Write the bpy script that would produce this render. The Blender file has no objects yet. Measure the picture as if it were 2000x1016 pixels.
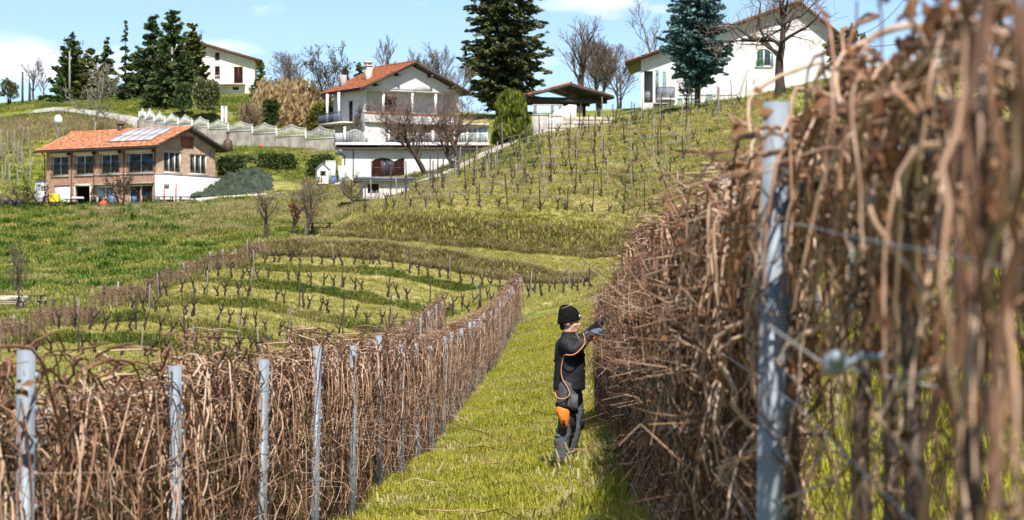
import bpy, math, random
import numpy as np
from mathutils import Matrix, Vector

scene = bpy.context.scene
COL = scene.collection
F = 5440.0                      # focal length in photo pixels (2000 px wide frame, 98 mm lens)

# ------------------------------------------------------------------ camera
cam_d = bpy.data.cameras.new('camera')
cam = bpy.data.objects.new('camera', cam_d)
COL.objects.link(cam)
cam_d.sensor_width = 36.0
cam_d.lens = F / 2000.0 * 36.0
cam_d.shift_y = 92.0 / 2000.0
cam_d.clip_start = 0.2
cam_d.clip_end = 3000.0
cam.location = (0, 0, 0)
cam.rotation_euler = (math.radians(90), 0, 0)
cam_d.dof.use_dof = True
cam_d.dof.focus_distance = 38.0
cam_d.dof.aperture_fstop = 7.5
scene.camera = cam

# ------------------------------------------------------------------ light
SUN_AZ, SUN_EL = 171.0, 52.0     # degrees clockwise from +Y (view direction), and above the horizon
world = bpy.data.worlds.new('World')
scene.world = world
world.use_nodes = True
wn, wl = world.node_tree.nodes, world.node_tree.links
wn.clear()
w_out = wn.new('ShaderNodeOutputWorld')
w_bg = wn.new('ShaderNodeBackground')
w_bg.inputs['Strength'].default_value = 0.096
sky = wn.new('ShaderNodeTexSky')
sky.sky_type = 'NISHITA'
sky.sun_disc = False
sky.sun_elevation = math.radians(SUN_EL)
sky.sun_rotation = math.radians(SUN_AZ)
sky.altitude = 300
sky.air_density = 0.75
sky.dust_density = 0.2
sky.ozone_density = 3.0
# small fair-weather clouds, the same scattering of them all round the sky
tc = wn.new('ShaderNodeTexCoord')
sep = wn.new('ShaderNodeSeparateXYZ')
wl.new(tc.outputs['Generated'], sep.inputs[0])
mp = wn.new('ShaderNodeMapping')
mp.inputs['Scale'].default_value = (26, 26, 70)
mp.inputs['Location'].default_value = (0.55, 0.2, 0.33)
wl.new(tc.outputs['Generated'], mp.inputs[0])
nz = wn.new('ShaderNodeTexNoise')
nz.inputs['Scale'].default_value = 1.0
nz.inputs['Detail'].default_value = 7
nz.inputs['Roughness'].default_value = 0.55
wl.new(mp.outputs[0], nz.inputs['Vector'])


def wmath(op, a_, b_):
    x = wn.new('ShaderNodeMath')
    x.operation = op
    for i, v in enumerate((a_, b_)):
        if isinstance(v, (int, float)):
            x.inputs[i].default_value = v
        else:
            wl.new(v, x.inputs[i])
    return x.outputs[0]


# a general scatter of faint cloud, and the three clouds in view
fac = wmath('SUBTRACT', nz.outputs['Fac'], .60)
for cx_, cz_, sx_, sz_, amp in ((-.178, .0885, .032, .0075, .34), (-.145, .0840, .03, .003, .2), (.028, .1105, .018, .004, .34), (-.098, .0925, .012, .003, .2), (.0, .062, .06, .006, .12)):
    m1 = wn.new('ShaderNodeVectorMath')
    m1.operation = 'SUBTRACT'
    wl.new(tc.outputs['Generated'], m1.inputs[0])
    ln = math.sqrt(cx_**2 + cz_**2 + 1)
    m1.inputs[1].default_value = (cx_ / ln, 1 / ln, cz_ / ln)
    m2 = wn.new('ShaderNodeVectorMath')
    m2.operation = 'MULTIPLY'
    wl.new(m1.outputs[0], m2.inputs[0])
    m2.inputs[1].default_value = (1 / sx_, 8, 1 / sz_)
    m3 = wn.new('ShaderNodeVectorMath')
    m3.operation = 'LENGTH'
    wl.new(m2.outputs[0], m3.inputs[0])
    g_ = wmath('EXPONENT', wmath('MULTIPLY', wmath('MULTIPLY', m3.outputs['Value'], m3.outputs['Value']), -.6), 0)
    fac = wmath('ADD', fac, wmath('MULTIPLY', g_, amp))
cr = wn.new('ShaderNodeMapRange')
cr.inputs[1].default_value = 0.0
cr.inputs[2].default_value = 0.26
cr.inputs[4].default_value = 0.85
wl.new(fac, cr.inputs[0])
mixc = wn.new('ShaderNodeMixRGB')
mixc.inputs['Color2'].default_value = (8.6, 8.7, 9.2, 1)
wl.new(cr.outputs[0], mixc.inputs['Fac'])
wl.new(sky.outputs[0], mixc.inputs['Color1'])
wl.new(mixc.outputs[0], w_bg.inputs['Color'])
wl.new(w_bg.outputs[0], w_out.inputs['Surface'])

sun_d = bpy.data.lights.new('sun', 'SUN')
sun_d.energy = 5.0
sun_d.angle = math.radians(0.6)
sun_d.color = (1.0, 0.94, 0.85)
sun = bpy.data.objects.new('sun', sun_d)
COL.objects.link(sun)
a, e = math.radians(SUN_AZ), math.radians(SUN_EL)
SUN_DIR = Vector((math.sin(a) * math.cos(e), math.cos(a) * math.cos(e), math.sin(e)))
sun.rotation_euler = SUN_DIR.to_track_quat('Z', 'Y').to_euler()
sun.location = SUN_DIR * 60

vs = scene.view_settings
vs.view_transform = 'Standard'
vs.look = 'None'
vs.exposure = 0.72
vs.gamma = 1.0
vs.use_curve_mapping = False
scene.cycles.max_bounces = 6
scene.cycles.diffuse_bounces = 3
scene.cycles.glossy_bounces = 2
scene.cycles.transmission_bounces = 4
scene.cycles.transparent_max_bounces = 6
scene.cycles.use_denoising = True

rng = np.random.default_rng(7)
random.seed(7)
UP = np.array([0., 0., 1.])


def W(px, py, Z):
    """Point in the place that the photo shows at pixel (px, py) at depth Z."""
    return np.array([(px - 1000.) * Z / F, Z, (600. - py) * Z / F])


# ------------------------------------------------------------------ materials
def mat(name, stops, scale=4.0, rough=0.75, bump=0.0, bscale=None, metal=0.0, spec=0.3, transl=0.0,
        attr=None, detail=4, coords='obj', rnd=0.0, stretch=None, attr_mix=0.35):
    """Principled material: colour ramp over noise (or over the attribute ATTR mixed with noise)."""
    m = bpy.data.materials.new(name)
    m.use_nodes = True
    n, l = m.node_tree.nodes, m.node_tree.links
    n.clear()
    out = n.new('ShaderNodeOutputMaterial')
    b = n.new('ShaderNodeBsdfPrincipled')
    b.inputs['Roughness'].default_value = rough
    b.inputs['Metallic'].default_value = metal
    b.inputs['Specular IOR Level'].default_value = spec
    if coords == 'world':
        g = n.new('ShaderNodeNewGeometry')
        vec = g.outputs['Position']
    else:
        t = n.new('ShaderNodeTexCoord')
        vec = t.outputs['Object']
    if stretch:
        mpn = n.new('ShaderNodeMapping')
        mpn.inputs['Scale'].default_value = stretch
        l.new(vec, mpn.inputs[0])
        vec = mpn.outputs[0]
    nt = n.new('ShaderNodeTexNoise')
    nt.inputs['Scale'].default_value = scale
    nt.inputs['Detail'].default_value = detail
    l.new(vec, nt.inputs['Vector'])
    fac = nt.outputs['Fac']
    # spread the noise over 0..1
    mr = n.new('ShaderNodeMapRange')
    mr.inputs[1].default_value = 0.28
    mr.inputs[2].default_value = 0.72
    l.new(fac, mr.inputs[0])
    fac = mr.outputs[0]
    if attr:
        at = n.new('ShaderNodeAttribute')
        at.attribute_name = attr
        mx = n.new('ShaderNodeMix')
        mx.inputs[0].default_value = attr_mix
        l.new(at.outputs['Fac'], mx.inputs[2])
        l.new(fac, mx.inputs[3])
        fac = mx.outputs[0]
    if rnd:
        oi = n.new('ShaderNodeObjectInfo')
        mx = n.new('ShaderNodeMix')
        mx.inputs[0].default_value = rnd
        l.new(fac, mx.inputs[2])
        l.new(oi.outputs['Random'], mx.inputs[3])
        fac = mx.outputs[0]
    ramp = n.new('ShaderNodeValToRGB')
    els = ramp.color_ramp.elements
    while len(els) < len(stops):
        els.new(0.5)
    for i, st in enumerate(stops):
        if len(st) == 4:
            els[i].position, c = st[0], st[1:]
        else:
            els[i].position, c = (i / max(1, len(stops) - 1)), st
        els[i].color = (*c, 1)
    l.new(fac, ramp.inputs[0])
    l.new(ramp.outputs[0], b.inputs['Base Color'])
    if bump:
        bt = n.new('ShaderNodeTexNoise')
        bt.inputs['Scale'].default_value = bscale or scale * 4
        bt.inputs['Detail'].default_value = 5
        l.new(vec, bt.inputs['Vector'])
        bp = n.new('ShaderNodeBump')
        bp.inputs['Strength'].default_value = 0.8
        bp.inputs['Distance'].default_value = bump
        l.new(bt.outputs['Fac'], bp.inputs['Height'])
        l.new(bp.outputs[0], b.inputs['Normal'])
    sh = b.outputs[0]
    if transl:
        tr = n.new('ShaderNodeBsdfTranslucent')
        l.new(ramp.outputs[0], tr.inputs['Color'])
        ms = n.new('ShaderNodeMixShader')
        ms.inputs[0].default_value = transl
        l.new(sh, ms.inputs[1])
        l.new(tr.outputs[0], ms.inputs[2])
        sh = ms.outputs[0]
    l.new(sh, out.inputs['Surface'])
    m['ramp'] = ramp.name
    return m


def mat_glass(name, col, rough=0.06):
    m = bpy.data.materials.new(name)
    m.use_nodes = True
    b = m.node_tree.nodes['Principled BSDF']
    n, l = m.node_tree.nodes, m.node_tree.links
    t = n.new('ShaderNodeTexCoord')
    nt = n.new('ShaderNodeTexNoise')
    nt.inputs['Scale'].default_value = 1.3
    l.new(t.outputs['Object'], nt.inputs['Vector'])
    r = n.new('ShaderNodeValToRGB')
    r.color_ramp.elements[0].position = .42
    r.color_ramp.elements[1].position = .62
    r.color_ramp.elements[0].color = (*[c * .35 for c in col], 1)
    r.color_ramp.elements[1].color = (*col, 1)
    l.new(nt.outputs['Fac'], r.inputs[0])
    l.new(r.outputs[0], b.inputs['Base Color'])
    b.inputs['Roughness'].default_value = rough
    b.inputs['Specular IOR Level'].default_value = 0.7
    return m


def mat_brick(name, c1, c2, mortar, scale=4.5):
    m = bpy.data.materials.new(name)
    m.use_nodes = True
    n, l = m.node_tree.nodes, m.node_tree.links
    b = n['Principled BSDF']
    b.inputs['Roughness'].default_value = 0.9
    t = n.new('ShaderNodeUVMap')
    br = n.new('ShaderNodeTexBrick')
    br.inputs['Color1'].default_value = (*c1, 1)
    br.inputs['Color2'].default_value = (*c2, 1)
    br.inputs['Mortar'].default_value = (*mortar, 1)
    br.inputs['Scale'].default_value = scale
    br.inputs['Mortar Size'].default_value = 0.02
    g = n.new('ShaderNodeTexCoord')
    mp_ = n.new('ShaderNodeMapping')
    # lay the courses on both kinds of wall: x+y along, z up
    sx = n.new('ShaderNodeSeparateXYZ')
    l.new(g.outputs['Object'], sx.inputs[0])
    ad = n.new('ShaderNodeMath')
    ad.operation = 'ADD'
    l.new(sx.outputs[0], ad.inputs[0])
    l.new(sx.outputs[1], ad.inputs[1])
    cx = n.new('ShaderNodeCombineXYZ')
    l.new(ad.outputs[0], cx.inputs[0])
    l.new(sx.outputs[2], cx.inputs[1])
    l.new(cx.outputs[0], br.inputs['Vector'])
    nt = n.new('ShaderNodeTexNoise')
    nt.inputs['Scale'].default_value = 3.0
    nt.inputs['Detail'].default_value = 8
    l.new(g.outputs['Object'], nt.inputs['Vector'])
    r = n.new('ShaderNodeValToRGB')
    r.color_ramp.elements[0].position = .3
    r.color_ramp.elements[1].position = .7
    r.color_ramp.elements[0].color = (.62, .58, .55, 1)
    r.color_ramp.elements[1].color = (1.15, 1.1, 1.05, 1)
    l.new(nt.outputs['Fac'], r.inputs[0])
    mx = n.new('ShaderNodeMixRGB')
    mx.blend_type = 'MULTIPLY'
    mx.inputs[0].default_value = 1
    l.new(br.outputs['Color'], mx.inputs[1])
    l.new(r.outputs[0], mx.inputs[2])
    l.new(mx.outputs[0], b.inputs['Base Color'])
    bp = n.new('ShaderNodeBump')
    bp.inputs['Distance'].default_value = .02
    l.new(br.outputs['Fac'], bp.inputs['Height'])
    bp.invert = True
    l.new(bp.outputs[0], b.inputs['Normal'])
    n.remove(t)
    n.remove(mp_)
    return m


MT = {}
MT['cane'] = mat('vine_cane', [(0, .025, .016, .012), (.32, .10, .05, .029), (.58, .275, .148, .085), (.84, .55, .40, .295), (1, .50, .25, .09)],
                 scale=9, rough=.65, attr='tint', attr_mix=.22, spec=.25)
MT['vinebark'] = mat('vine_bark', [(.03, .022, .017), (.085, .06, .045), (.17, .13, .10)], scale=14, rough=.95, bump=.01, stretch=(1, 1, .25))
MT['stump'] = mat('stump_bark', [(.016, .012, .011), (.05, .038, .03)], scale=8, rough=.95)
MT['dryleaf'] = mat('dry_leaf', [(.05, .02, .012), (.16, .07, .035), (.30, .15, .06)], scale=6, rough=.8, transl=.2, rnd=.3)
MT['steel'] = mat('galvanised_steel', [(.14, .17, .205), (.20, .235, .275), (.27, .305, .34)], scale=5, rough=.55, metal=.2, spec=.4, bump=.003, bscale=24, detail=8)
MT['wire'] = mat('steel_wire', [(.30, .31, .32), (.45, .46, .47)], scale=5, rough=.45, metal=.6)
MT['wood'] = mat('grey_wood', [(.10, .085, .07), (.22, .19, .165), (.34, .30, .27)], scale=6, rough=.9, bump=.01, stretch=(1, 1, .15), rnd=.35)
MT['darkwood'] = mat('dark_wood', [(.03, .023, .02), (.075, .06, .052)], scale=6, rough=.8, rnd=.3)
MT['paintwood'] = mat('stained_beam', [(.035, .027, .026), (.07, .058, .055)], scale=3, rough=.6)
MT['bark'] = mat('tree_bark', [(.05, .04, .03), (.12, .098, .075), (.20, .17, .135)], scale=5, rough=.95, bump=.03, stretch=(1, 1, .3))
MT['barkdark'] = mat('dark_bark', [(.03, .022, .018), (.075, .056, .044)], scale=5, rough=.95, bump=.02)
MT['barkpale'] = mat('pale_bark', [(.16, .145, .11), (.30, .275, .21)], scale=4, rough=.95)
MT['twig'] = mat('twig', [(.10, .078, .06), (.20, .16, .13)], scale=3, rough=.95)
MT['twigred'] = mat('reddish_twig', [(.13, .082, .058), (.26, .175, .13)], scale=3, rough=.95)
MT['pine'] = mat('conifer_needles', [(.025, .05, .02), (.07, .115, .036), (.15, .19, .055)], scale=1.2, rough=.6, attr='tint', attr_mix=.4, transl=.25)
MT['pineyel'] = mat('yellowish_needles', [(.03, .045, .008), (.075, .085, .016), (.14, .13, .03)], scale=1.2, rough=.6, attr='tint', attr_mix=.4, transl=.15)
MT['cedar'] = mat('cedar_needles', [(.018, .034, .016), (.06, .082, .032), (.17, .165, .05)], scale=.8, rough=.6, attr='tint', attr_mix=.4, transl=.15)
MT['spruce'] = mat('blue_spruce_needles', [(.03, .075, .075), (.085, .17, .165), (.21, .31, .30)], scale=1.0, rough=.55, attr='tint', attr_mix=.3, transl=.1)
MT['thuja'] = mat('bright_conifer', [(.025, .045, .008), (.10, .13, .015), (.24, .25, .03)], scale=2.0, rough=.6, attr='tint', attr_mix=.3, transl=.25)
MT['olive'] = mat('olive_leaves', [(.05, .06, .025), (.12, .13, .05), (.20, .20, .09)], scale=2.0, rough=.6, attr='tint', attr_mix=.4, transl=.2)
MT['bushy'] = mat('dark_bush_leaves', [(.018, .032, .010), (.045, .075, .016), (.10, .13, .03)], scale=2.0, rough=.6, attr='tint', attr_mix=.4, transl=.2)
MT['goldbush'] = mat('golden_bush_leaves', [(.05, .06, .008), (.13, .14, .018), (.24, .22, .03)], scale=2.0, rough=.6, attr='tint', attr_mix=.4, transl=.2)
MT['redleaf'] = mat('brown_marcescent_leaf', [(.12, .05, .025), (.28, .12, .06), (.42, .20, .11)], scale=3, rough=.8, attr='tint', transl=.2)
MT['reed'] = mat('reed', [(.20, .13, .055), (.36, .25, .12), (.48, .36, .20)], scale=1.0, rough=.85, attr='tint', transl=.25)
MT['drystem'] = mat('dry_stems', [(.12, .08, .05), (.28, .20, .12), (.40, .31, .2)], scale=1.0, rough=.9, attr='tint')
MT['white'] = mat('white_render', [(.47, .46, .455), (.60, .595, .59), (.66, .655, .65)], scale=.5, rough=.9, bump=.004, bscale=20, detail=8)
MT['cream'] = mat('cream_render', [(.62, .57, .49), (.72, .68, .60), (.77, .73, .66)], scale=.8, rough=.9, detail=8)
MT['plaster'] = mat('old_plaster', [(.48, .43, .37), (.62, .58, .52), (.70, .67, .62)], scale=1.0, rough=.95, detail=8)
MT['whitepaint'] = mat('white_paint', [(.72, .72, .72), (.82, .82, .82)], scale=3, rough=.5)
MT['fencepaint'] = mat('weathered_white_paint', [(.42, .43, .40), (.54, .55, .52)], scale=2, rough=.7)
MT['winframe'] = mat('window_frame_paint', [(.66, .64, .60), (.76, .74, .71)], scale=3, rough=.5)
MT['brick'] = mat_brick('brick_wall', (.45, .25, .175), (.58, .37, .27), (.56, .46, .39))
MT['bricksunlit'] = mat_brick('sunlit_brick_gable', (.62, .40, .26), (.74, .53, .37), (.68, .58, .48))  # paler, yellower brick; the gable's sunlit brightness is put into its colour
MT['tile'] = mat('terracotta_tile', [(.14, .055, .035), (.42, .155, .07), (.52, .22, .11), (.68, .46, .33)], scale=4.0, rough=.9, detail=6, stretch=(1, 1, 1))
MT['tilered'] = mat('red_roof_tile', [(.20, .065, .035), (.30, .095, .045), (.36, .13, .065)], scale=3.0, rough=.9, detail=6)
MT['fascia'] = mat('dark_fascia', [(.03, .026, .025), (.06, .052, .05)], scale=3, rough=.6)
MT['greyroof'] = mat('grey_roof_sheet', [(.10, .115, .135), (.17, .185, .205)], scale=2, rough=.7)
MT['copper'] = mat('gutter_brown', [(.07, .045, .035), (.11, .07, .05)], scale=3, rough=.5)
MT['glass'] = mat_glass('window_glass', (.055, .085, .125))
MT['glassdark'] = mat_glass('dark_glass', (.022, .026, .026))
MT['glasspale'] = mat_glass('curtained_glass', (.42, .52, .58), .25)
MT['shutgreen'] = mat('green_shutter', [(.13, .26, .18), (.19, .34, .25)], scale=3, rough=.6)
MT['shutbrown'] = mat('brown_shutter', [(.075, .028, .022), (.13, .05, .038)], scale=3, rough=.6)
MT['redshut'] = mat('red_board', [(.28, .085, .045), (.36, .12, .065)], scale=3, rough=.7)
MT['blackiron'] = mat('dark_iron', [(.018, .018, .02), (.04, .04, .045)], scale=4, rough=.5, metal=.3)
MT['bluegrey'] = mat('blue_grey_railing', [(.08, .10, .14), (.13, .155, .2)], scale=4, rough=.5)
MT['solar'] = mat('solar_panel', [(.40, .385, .40), (.52, .50, .51)], scale=1.5, rough=.35, spec=.5)
MT['concrete'] = mat('concrete', [(.28, .26, .23), (.40, .375, .34), (.48, .45, .41)], scale=1.2, rough=.95, detail=8, bump=.01)
MT['concretedark'] = mat('weathered_concrete', [(.12, .11, .095), (.20, .185, .16), (.28, .26, .22)], scale=1.0, rough=.95, detail=8)
MT['stone'] = mat('tan_stone', [(.28, .235, .18), (.42, .37, .30), (.54, .50, .43)], scale=1.2, rough=.95, detail=8, bump=.02, rnd=.3)
MT['tank'] = mat('tank_paint', [(.48, .48, .49), (.66, .66, .66), (.72, .72, .72)], scale=1.2, rough=.5)
MT['netting'] = mat('green_netting', [(.012, .019, .012), (.03, .044, .028), (.07, .09, .058)], scale=2, rough=.9, bump=.05, bscale=5)
MT['orange'] = mat('orange_plastic', [(.58, .15, .015), (.68, .20, .028)], scale=6, rough=.45)
MT['yellow'] = mat('yellow_plastic', [(.70, .50, .01), (.80, .60, .02)], scale=4, rough=.45)
MT['blue'] = mat('blue_plastic', [(.05, .10, .19), (.10, .18, .30)], scale=4, rough=.5)
MT['redpaint'] = mat('red_paint', [(.45, .06, .03), (.55, .10, .06)], scale=4, rough=.55)
MT['brickred'] = mat('brick_oven', [(.22, .09, .06), (.38, .19, .13)], scale=6, rough=.9)
MT['jacket'] = mat('black_softshell', [(.007, .007, .009), (.017, .017, .021)], scale=9, rough=.7, bump=.05, bscale=5.5, spec=.3)
MT['hat'] = mat('black_knit', [(.004, .004, .005), (.010, .010, .011)], scale=30, rough=.95, bump=.004, bscale=90, spec=.1)
MT['trouser'] = mat('grey_work_trousers', [(.06, .063, .074), (.10, .106, .12)], scale=7, rough=.9, bump=.05, bscale=6.5)
MT['kneepad'] = mat('black_cordura', [(.008, .008, .010), (.016, .016, .018)], scale=7, rough=.9)
MT['glovegrey'] = mat('blue_grey_glove', [(.06, .085, .13), (.12, .16, .22)], scale=14, rough=.8)
MT['gloveblack'] = mat('black_glove', [(.008, .009, .011), (.025, .027, .032)], scale=20, rough=.75)
MT['skin'] = mat('skin', [(.46, .235, .165), (.58, .32, .235)], scale=12, rough=.55)
MT['hair'] = mat('dark_hair', [(.012, .008, .006), (.025, .018, .013)], scale=20, rough=.6)
MT['eyewhite'] = mat('eye', [(.6, .58, .56), (.7, .68, .66)], scale=3, rough=.2)
MT['boot'] = mat('brown_boot', [(.02, .013, .010), (.05, .033, .025)], scale=8, rough=.7)
MT['cable'] = mat('orange_cable', [(.50, .22, .09), (.62, .30, .14)], scale=8, rough=.5)
# grasses: per-instance random plus position noise
MT['grass'] = mat('meadow_grass_blade', [(.14, .175, .016), (.32, .335, .034), (.48, .445, .07), (.58, .49, .15)], scale=.55, rough=.6, coords='world', rnd=.5, transl=.45, spec=.2)
MT['turf'] = mat('terrace_grass_blade', [(.13, .135, .025), (.30, .285, .06), (.44, .39, .12), (.56, .47, .24)], scale=.22, rough=.7, coords='world', rnd=.55, transl=.4, spec=.2)
MT['rank'] = mat('rank_grass_blade', [(.06, .115, .018), (.15, .21, .034), (.34, .33, .085), (.55, .46, .25)], scale=.2, rough=.7, coords='world', rnd=.4, transl=.35, spec=.2)
MT['lush'] = mat('deep_green_grass_blade', [(.04, .085, .012), (.10, .185, .025), (.20, .29, .045)], scale=.3, rough=.6, coords='world', rnd=.5, transl=.35, spec=.2)
MT['straw'] = mat('dry_grass_blade', [(.16, .135, .045), (.32, .28, .11), (.46, .40, .20), (.58, .50, .33)], scale=.5, rough=.8, coords='world', rnd=.55, transl=.42, spec=.2)
# ------------------------------------------------------------------ mesh collecting
def mat4(loc=(0, 0, 0), rz=0.0, rot=None, s=1.0):
    m = np.eye(4)
    if rot is not None:
        m[:3, :3] = np.array(rot)
    else:
        c, sn = math.cos(rz), math.sin(rz)
        m[:3, :3] = [[c, -sn, 0], [sn, c, 0], [0, 0, 1]]
    m[:3, :3] *= s
    m[:3, 3] = loc
    return m


def rz90(k):
    c, s = [(1, 0), (0, 1), (-1, 0), (0, -1)][k % 4]
    return [[c, -s, 0], [s, c, 0], [0, 0, 1]]


class MB:
    def __init__(self):
        self.v, self.t, self.q, self.tm, self.qm, self.c = [], [], [], [], [], []
        self.n = 0

    def add(self, verts, quads=None, tris=None, mi=0, tint=0.5, M=None):
        verts = np.asarray(verts, float).reshape(-1, 3)
        if M is not None:
            verts = verts @ M[:3, :3].T + M[:3, 3]
        k = len(verts)
        self.v.append(verts)
        tt = np.asarray(tint, float)
        self.c.append(np.full(k, float(tt)) if tt.ndim == 0 else tt.reshape(-1))
        if quads is not None and len(quads):
            q = np.asarray(quads, np.int64).reshape(-1, 4) + self.n
            self.q.append(q)
            self.qm.append(np.full(len(q), mi, np.int32))
        if tris is not None and len(tris):
            t = np.asarray(tris, np.int64).reshape(-1, 3) + self.n
            self.t.append(t)
            self.tm.append(np.full(len(t), mi, np.int32))
        self.n += k
        return self

    def box(self, x0, y0, z0, x1, y1, z1, mi=0, M=None, tint=0.5):
        v = [(x0, y0, z0), (x1, y0, z0), (x1, y1, z0), (x0, y1, z0), (x0, y0, z1), (x1, y0, z1), (x1, y1, z1), (x0, y1, z1)]
        q = [(0, 3, 2, 1), (4, 5, 6, 7), (0, 1, 5, 4), (1, 2, 6, 5), (2, 3, 7, 6), (3, 0, 4, 7)]
        return self.add(v, q, None, mi, tint, M)

    def bar(self, p0, p1, w, h=None, mi=0, M=None, up=(0, 0, 1), tint=0.5):
        h = w if h is None else h
        p0, p1 = np.asarray(p0, float), np.asarray(p1, float)
        d = p1 - p0
        L = np.linalg.norm(d)
        d = d / max(L, 1e-9)
        u = np.asarray(up, float)
        if abs(d @ u) > .98:
            u = np.array([0., 1., 0.])
        s = np.cross(d, u)
        s /= np.linalg.norm(s)
        u = np.cross(s, d)
        v = []
        for p in (p0, p1):
            for a_, b_ in ((-1, -1), (1, -1), (1, 1), (-1, 1)):
                v.append(p + s * a_ * w / 2 + u * b_ * h / 2)
        q = [(3, 2, 1, 0), (4, 5, 6, 7), (0, 1, 5, 4), (1, 2, 6, 5), (2, 3, 7, 6), (3, 0, 4, 7)]
        return self.add(v, q, None, mi, tint, M)

    def tubes(self, P, R, sides=5, mi=0, M=None, tint=0.5, caps=False):
        """P (N,S,3), R (N,S): N tubes of S rings each."""
        P = np.asarray(P, float)
        if P.ndim == 2:
            P = P[None]
        N, S, _ = P.shape
        R = np.broadcast_to(np.asarray(R, float), (N, S))
        T = np.empty_like(P)
        T[:, 1:-1] = P[:, 2:] - P[:, :-2]
        T[:, 0] = P[:, 1] - P[:, 0]
        T[:, -1] = P[:, -1] - P[:, -2]
        T /= np.linalg.norm(T, axis=2, keepdims=True) + 1e-9
        ref = np.array([.31, .17, .05])
        m = P[:, -1] - P[:, 0]
        m /= np.linalg.norm(m, axis=1, keepdims=True) + 1e-9
        alt = np.where((np.abs(m[:, 2:3]) > .6), np.array([[.8, .6, 0.]]), np.array([[0., 0.12, 1.]]))
        A = np.cross(T, alt[:, None, :] + ref * .2)
        A /= np.linalg.norm(A, axis=2, keepdims=True) + 1e-9
        B = np.cross(T, A)
        an = np.linspace(0, 2 * np.pi, sides, endpoint=False)
        V = P[:, :, None, :] + R[:, :, None, None] * (A[:, :, None, :] * np.cos(an)[None, None, :, None] + B[:, :, None, :] * np.sin(an)[None, None, :, None])
        V = V.reshape(-1, 3)
        i = np.arange(sides)
        j = (i + 1) % sides
        ring = np.stack([i, j, j + sides, i + sides], 1)
        base = (np.arange(N)[:, None] * S + np.arange(S - 1)[None, :]).reshape(-1) * sides
        q = (base[:, None, None] + ring[None]).reshape(-1, 4)
        tt = np.asarray(tint, float)
        if tt.ndim == 1 and len(tt) == N:
            tt = np.repeat(tt, S * sides)
        tr = None
        if caps:
            tr = []
            for b_ in range(N):
                for r_ in (0, S - 1):
                    o = (b_ * S + r_) * sides
                    for k in range(1, sides - 1):
                        tr.append((o, o + k, o + k + 1) if r_ else (o, o + k + 1, o + k))
        return self.add(V, q, tr, mi, tt, M)

    def ball(self, c, r, mi=0, M=None, seg=12, rings=8, tint=0.5):
        r = np.broadcast_to(np.asarray(r, float), (3,))
        v, q, t = [], [], []
        for i in range(1, rings):
            th = math.pi * i / rings
            for k in range(seg):
                ph = 2 * math.pi * k / seg
                v.append((c[0] + r[0] * math.sin(th) * math.cos(ph), c[1] + r[1] * math.sin(th) * math.sin(ph), c[2] + r[2] * math.cos(th)))
        top, bot = len(v), len(v) + 1
        v += [(c[0], c[1], c[2] + r[2]), (c[0], c[1], c[2] - r[2])]
        for i in range(rings - 2):
            for k in range(seg):
                a_, b_ = i * seg + k, i * seg + (k + 1) % seg
                q.append((a_, a_ + seg, b_ + seg, b_))
        for k in range(seg):
            t.append((top, k, (k + 1) % seg))
            t.append((bot, (rings - 2) * seg + (k + 1) % seg, (rings - 2) * seg + k))
        return self.add(v, q, t, mi, tint, M)

    def loft(self, rings, mi=0, M=None, cap=True, tint=0.5):
        """rings: list of equal-length point lists."""
        S, n = len(rings), len(rings[0])
        v = np.array(rings, float).reshape(-1, 3)
        q, t = [], []
        for s in range(S - 1):
            for k in range(n):
                a_, b_ = s * n + k, s * n + (k + 1) % n
                q.append((a_, b_, b_ + n, a_ + n))
        if cap:
            for k in range(1, n - 1):
                t.append((0, k + 1, k))
                o = (S - 1) * n
                t.append((o, o + k, o + k + 1))
        return self.add(v, q, t, mi, tint, M)

    def prism(self, poly, y0, y1, mi=0, M=None, axis='y', tint=0.5):
        """poly: list of (a,z) points; extruded from y0 to y1 along the axis."""
        n = len(poly)
        if axis == 'y':
            v = [(a_, y0, z_) for a_, z_ in poly] + [(a_, y1, z_) for a_, z_ in poly]
        else:
            v = [(y0, a_, z_) for a_, z_ in poly] + [(y1, a_, z_) for a_, z_ in poly]
        q = [(k, (k + 1) % n, (k + 1) % n + n, k + n) for k in range(n)]
        t = []
        for k in range(1, n - 1):
            t.append((0, k + 1, k))
            t.append((n, n + k, n + k + 1))
        return self.add(v, q, t, mi, tint, M)

    def build(self, name, mats, parent=None, smooth=False, link=True, **props):
        me = bpy.data.meshes.new(name)
        if self.n:
            V = np.concatenate(self.v)
            q = np.concatenate(self.q) if self.q else np.zeros((0, 4), np.int64)
            t = np.concatenate(self.t) if self.t else np.zeros((0, 3), np.int64)
            mi = np.concatenate([x for x in self.qm] + [x for x in self.tm])
            loops = np.concatenate([q.reshape(-1), t.reshape(-1)]).astype(np.int32)
            starts = np.concatenate([np.arange(len(q)) * 4, len(q) * 4 + np.arange(len(t)) * 3]).astype(np.int32)
            me.vertices.add(len(V))
            me.vertices.foreach_set('co', V.astype(np.float32).reshape(-1))
            me.loops.add(len(loops))
            me.loops.foreach_set('vertex_index', loops)
            me.polygons.add(len(starts))
            me.polygons.foreach_set('loop_start', starts)
            me.polygons.foreach_set('material_index', mi)
            if smooth:
                me.polygons.foreach_set('use_smooth', np.ones(len(starts), bool))
            at = me.attributes.new('tint', 'FLOAT', 'POINT')
            at.data.foreach_set('value', np.concatenate(self.c).astype(np.float32))
            me.update(calc_edges=True)
        for m in (mats if isinstance(mats, (list, tuple)) else [mats]):
            me.materials.append(MT[m] if isinstance(m, str) else m)
        o = bpy.data.objects.new(name, me)
        if link:
            COL.objects.link(o)
        if parent is not None:
            o.parent = parent
        for k, val in props.items():
            o[k] = val
        return o


def obj_from(name, mesh, parent=None, **props):
    o = bpy.data.objects.new(name, mesh)
    COL.objects.link(o)
    if parent is not None:
        o.parent = parent
    for k, val in props.items():
        o[k] = val
    return o


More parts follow.
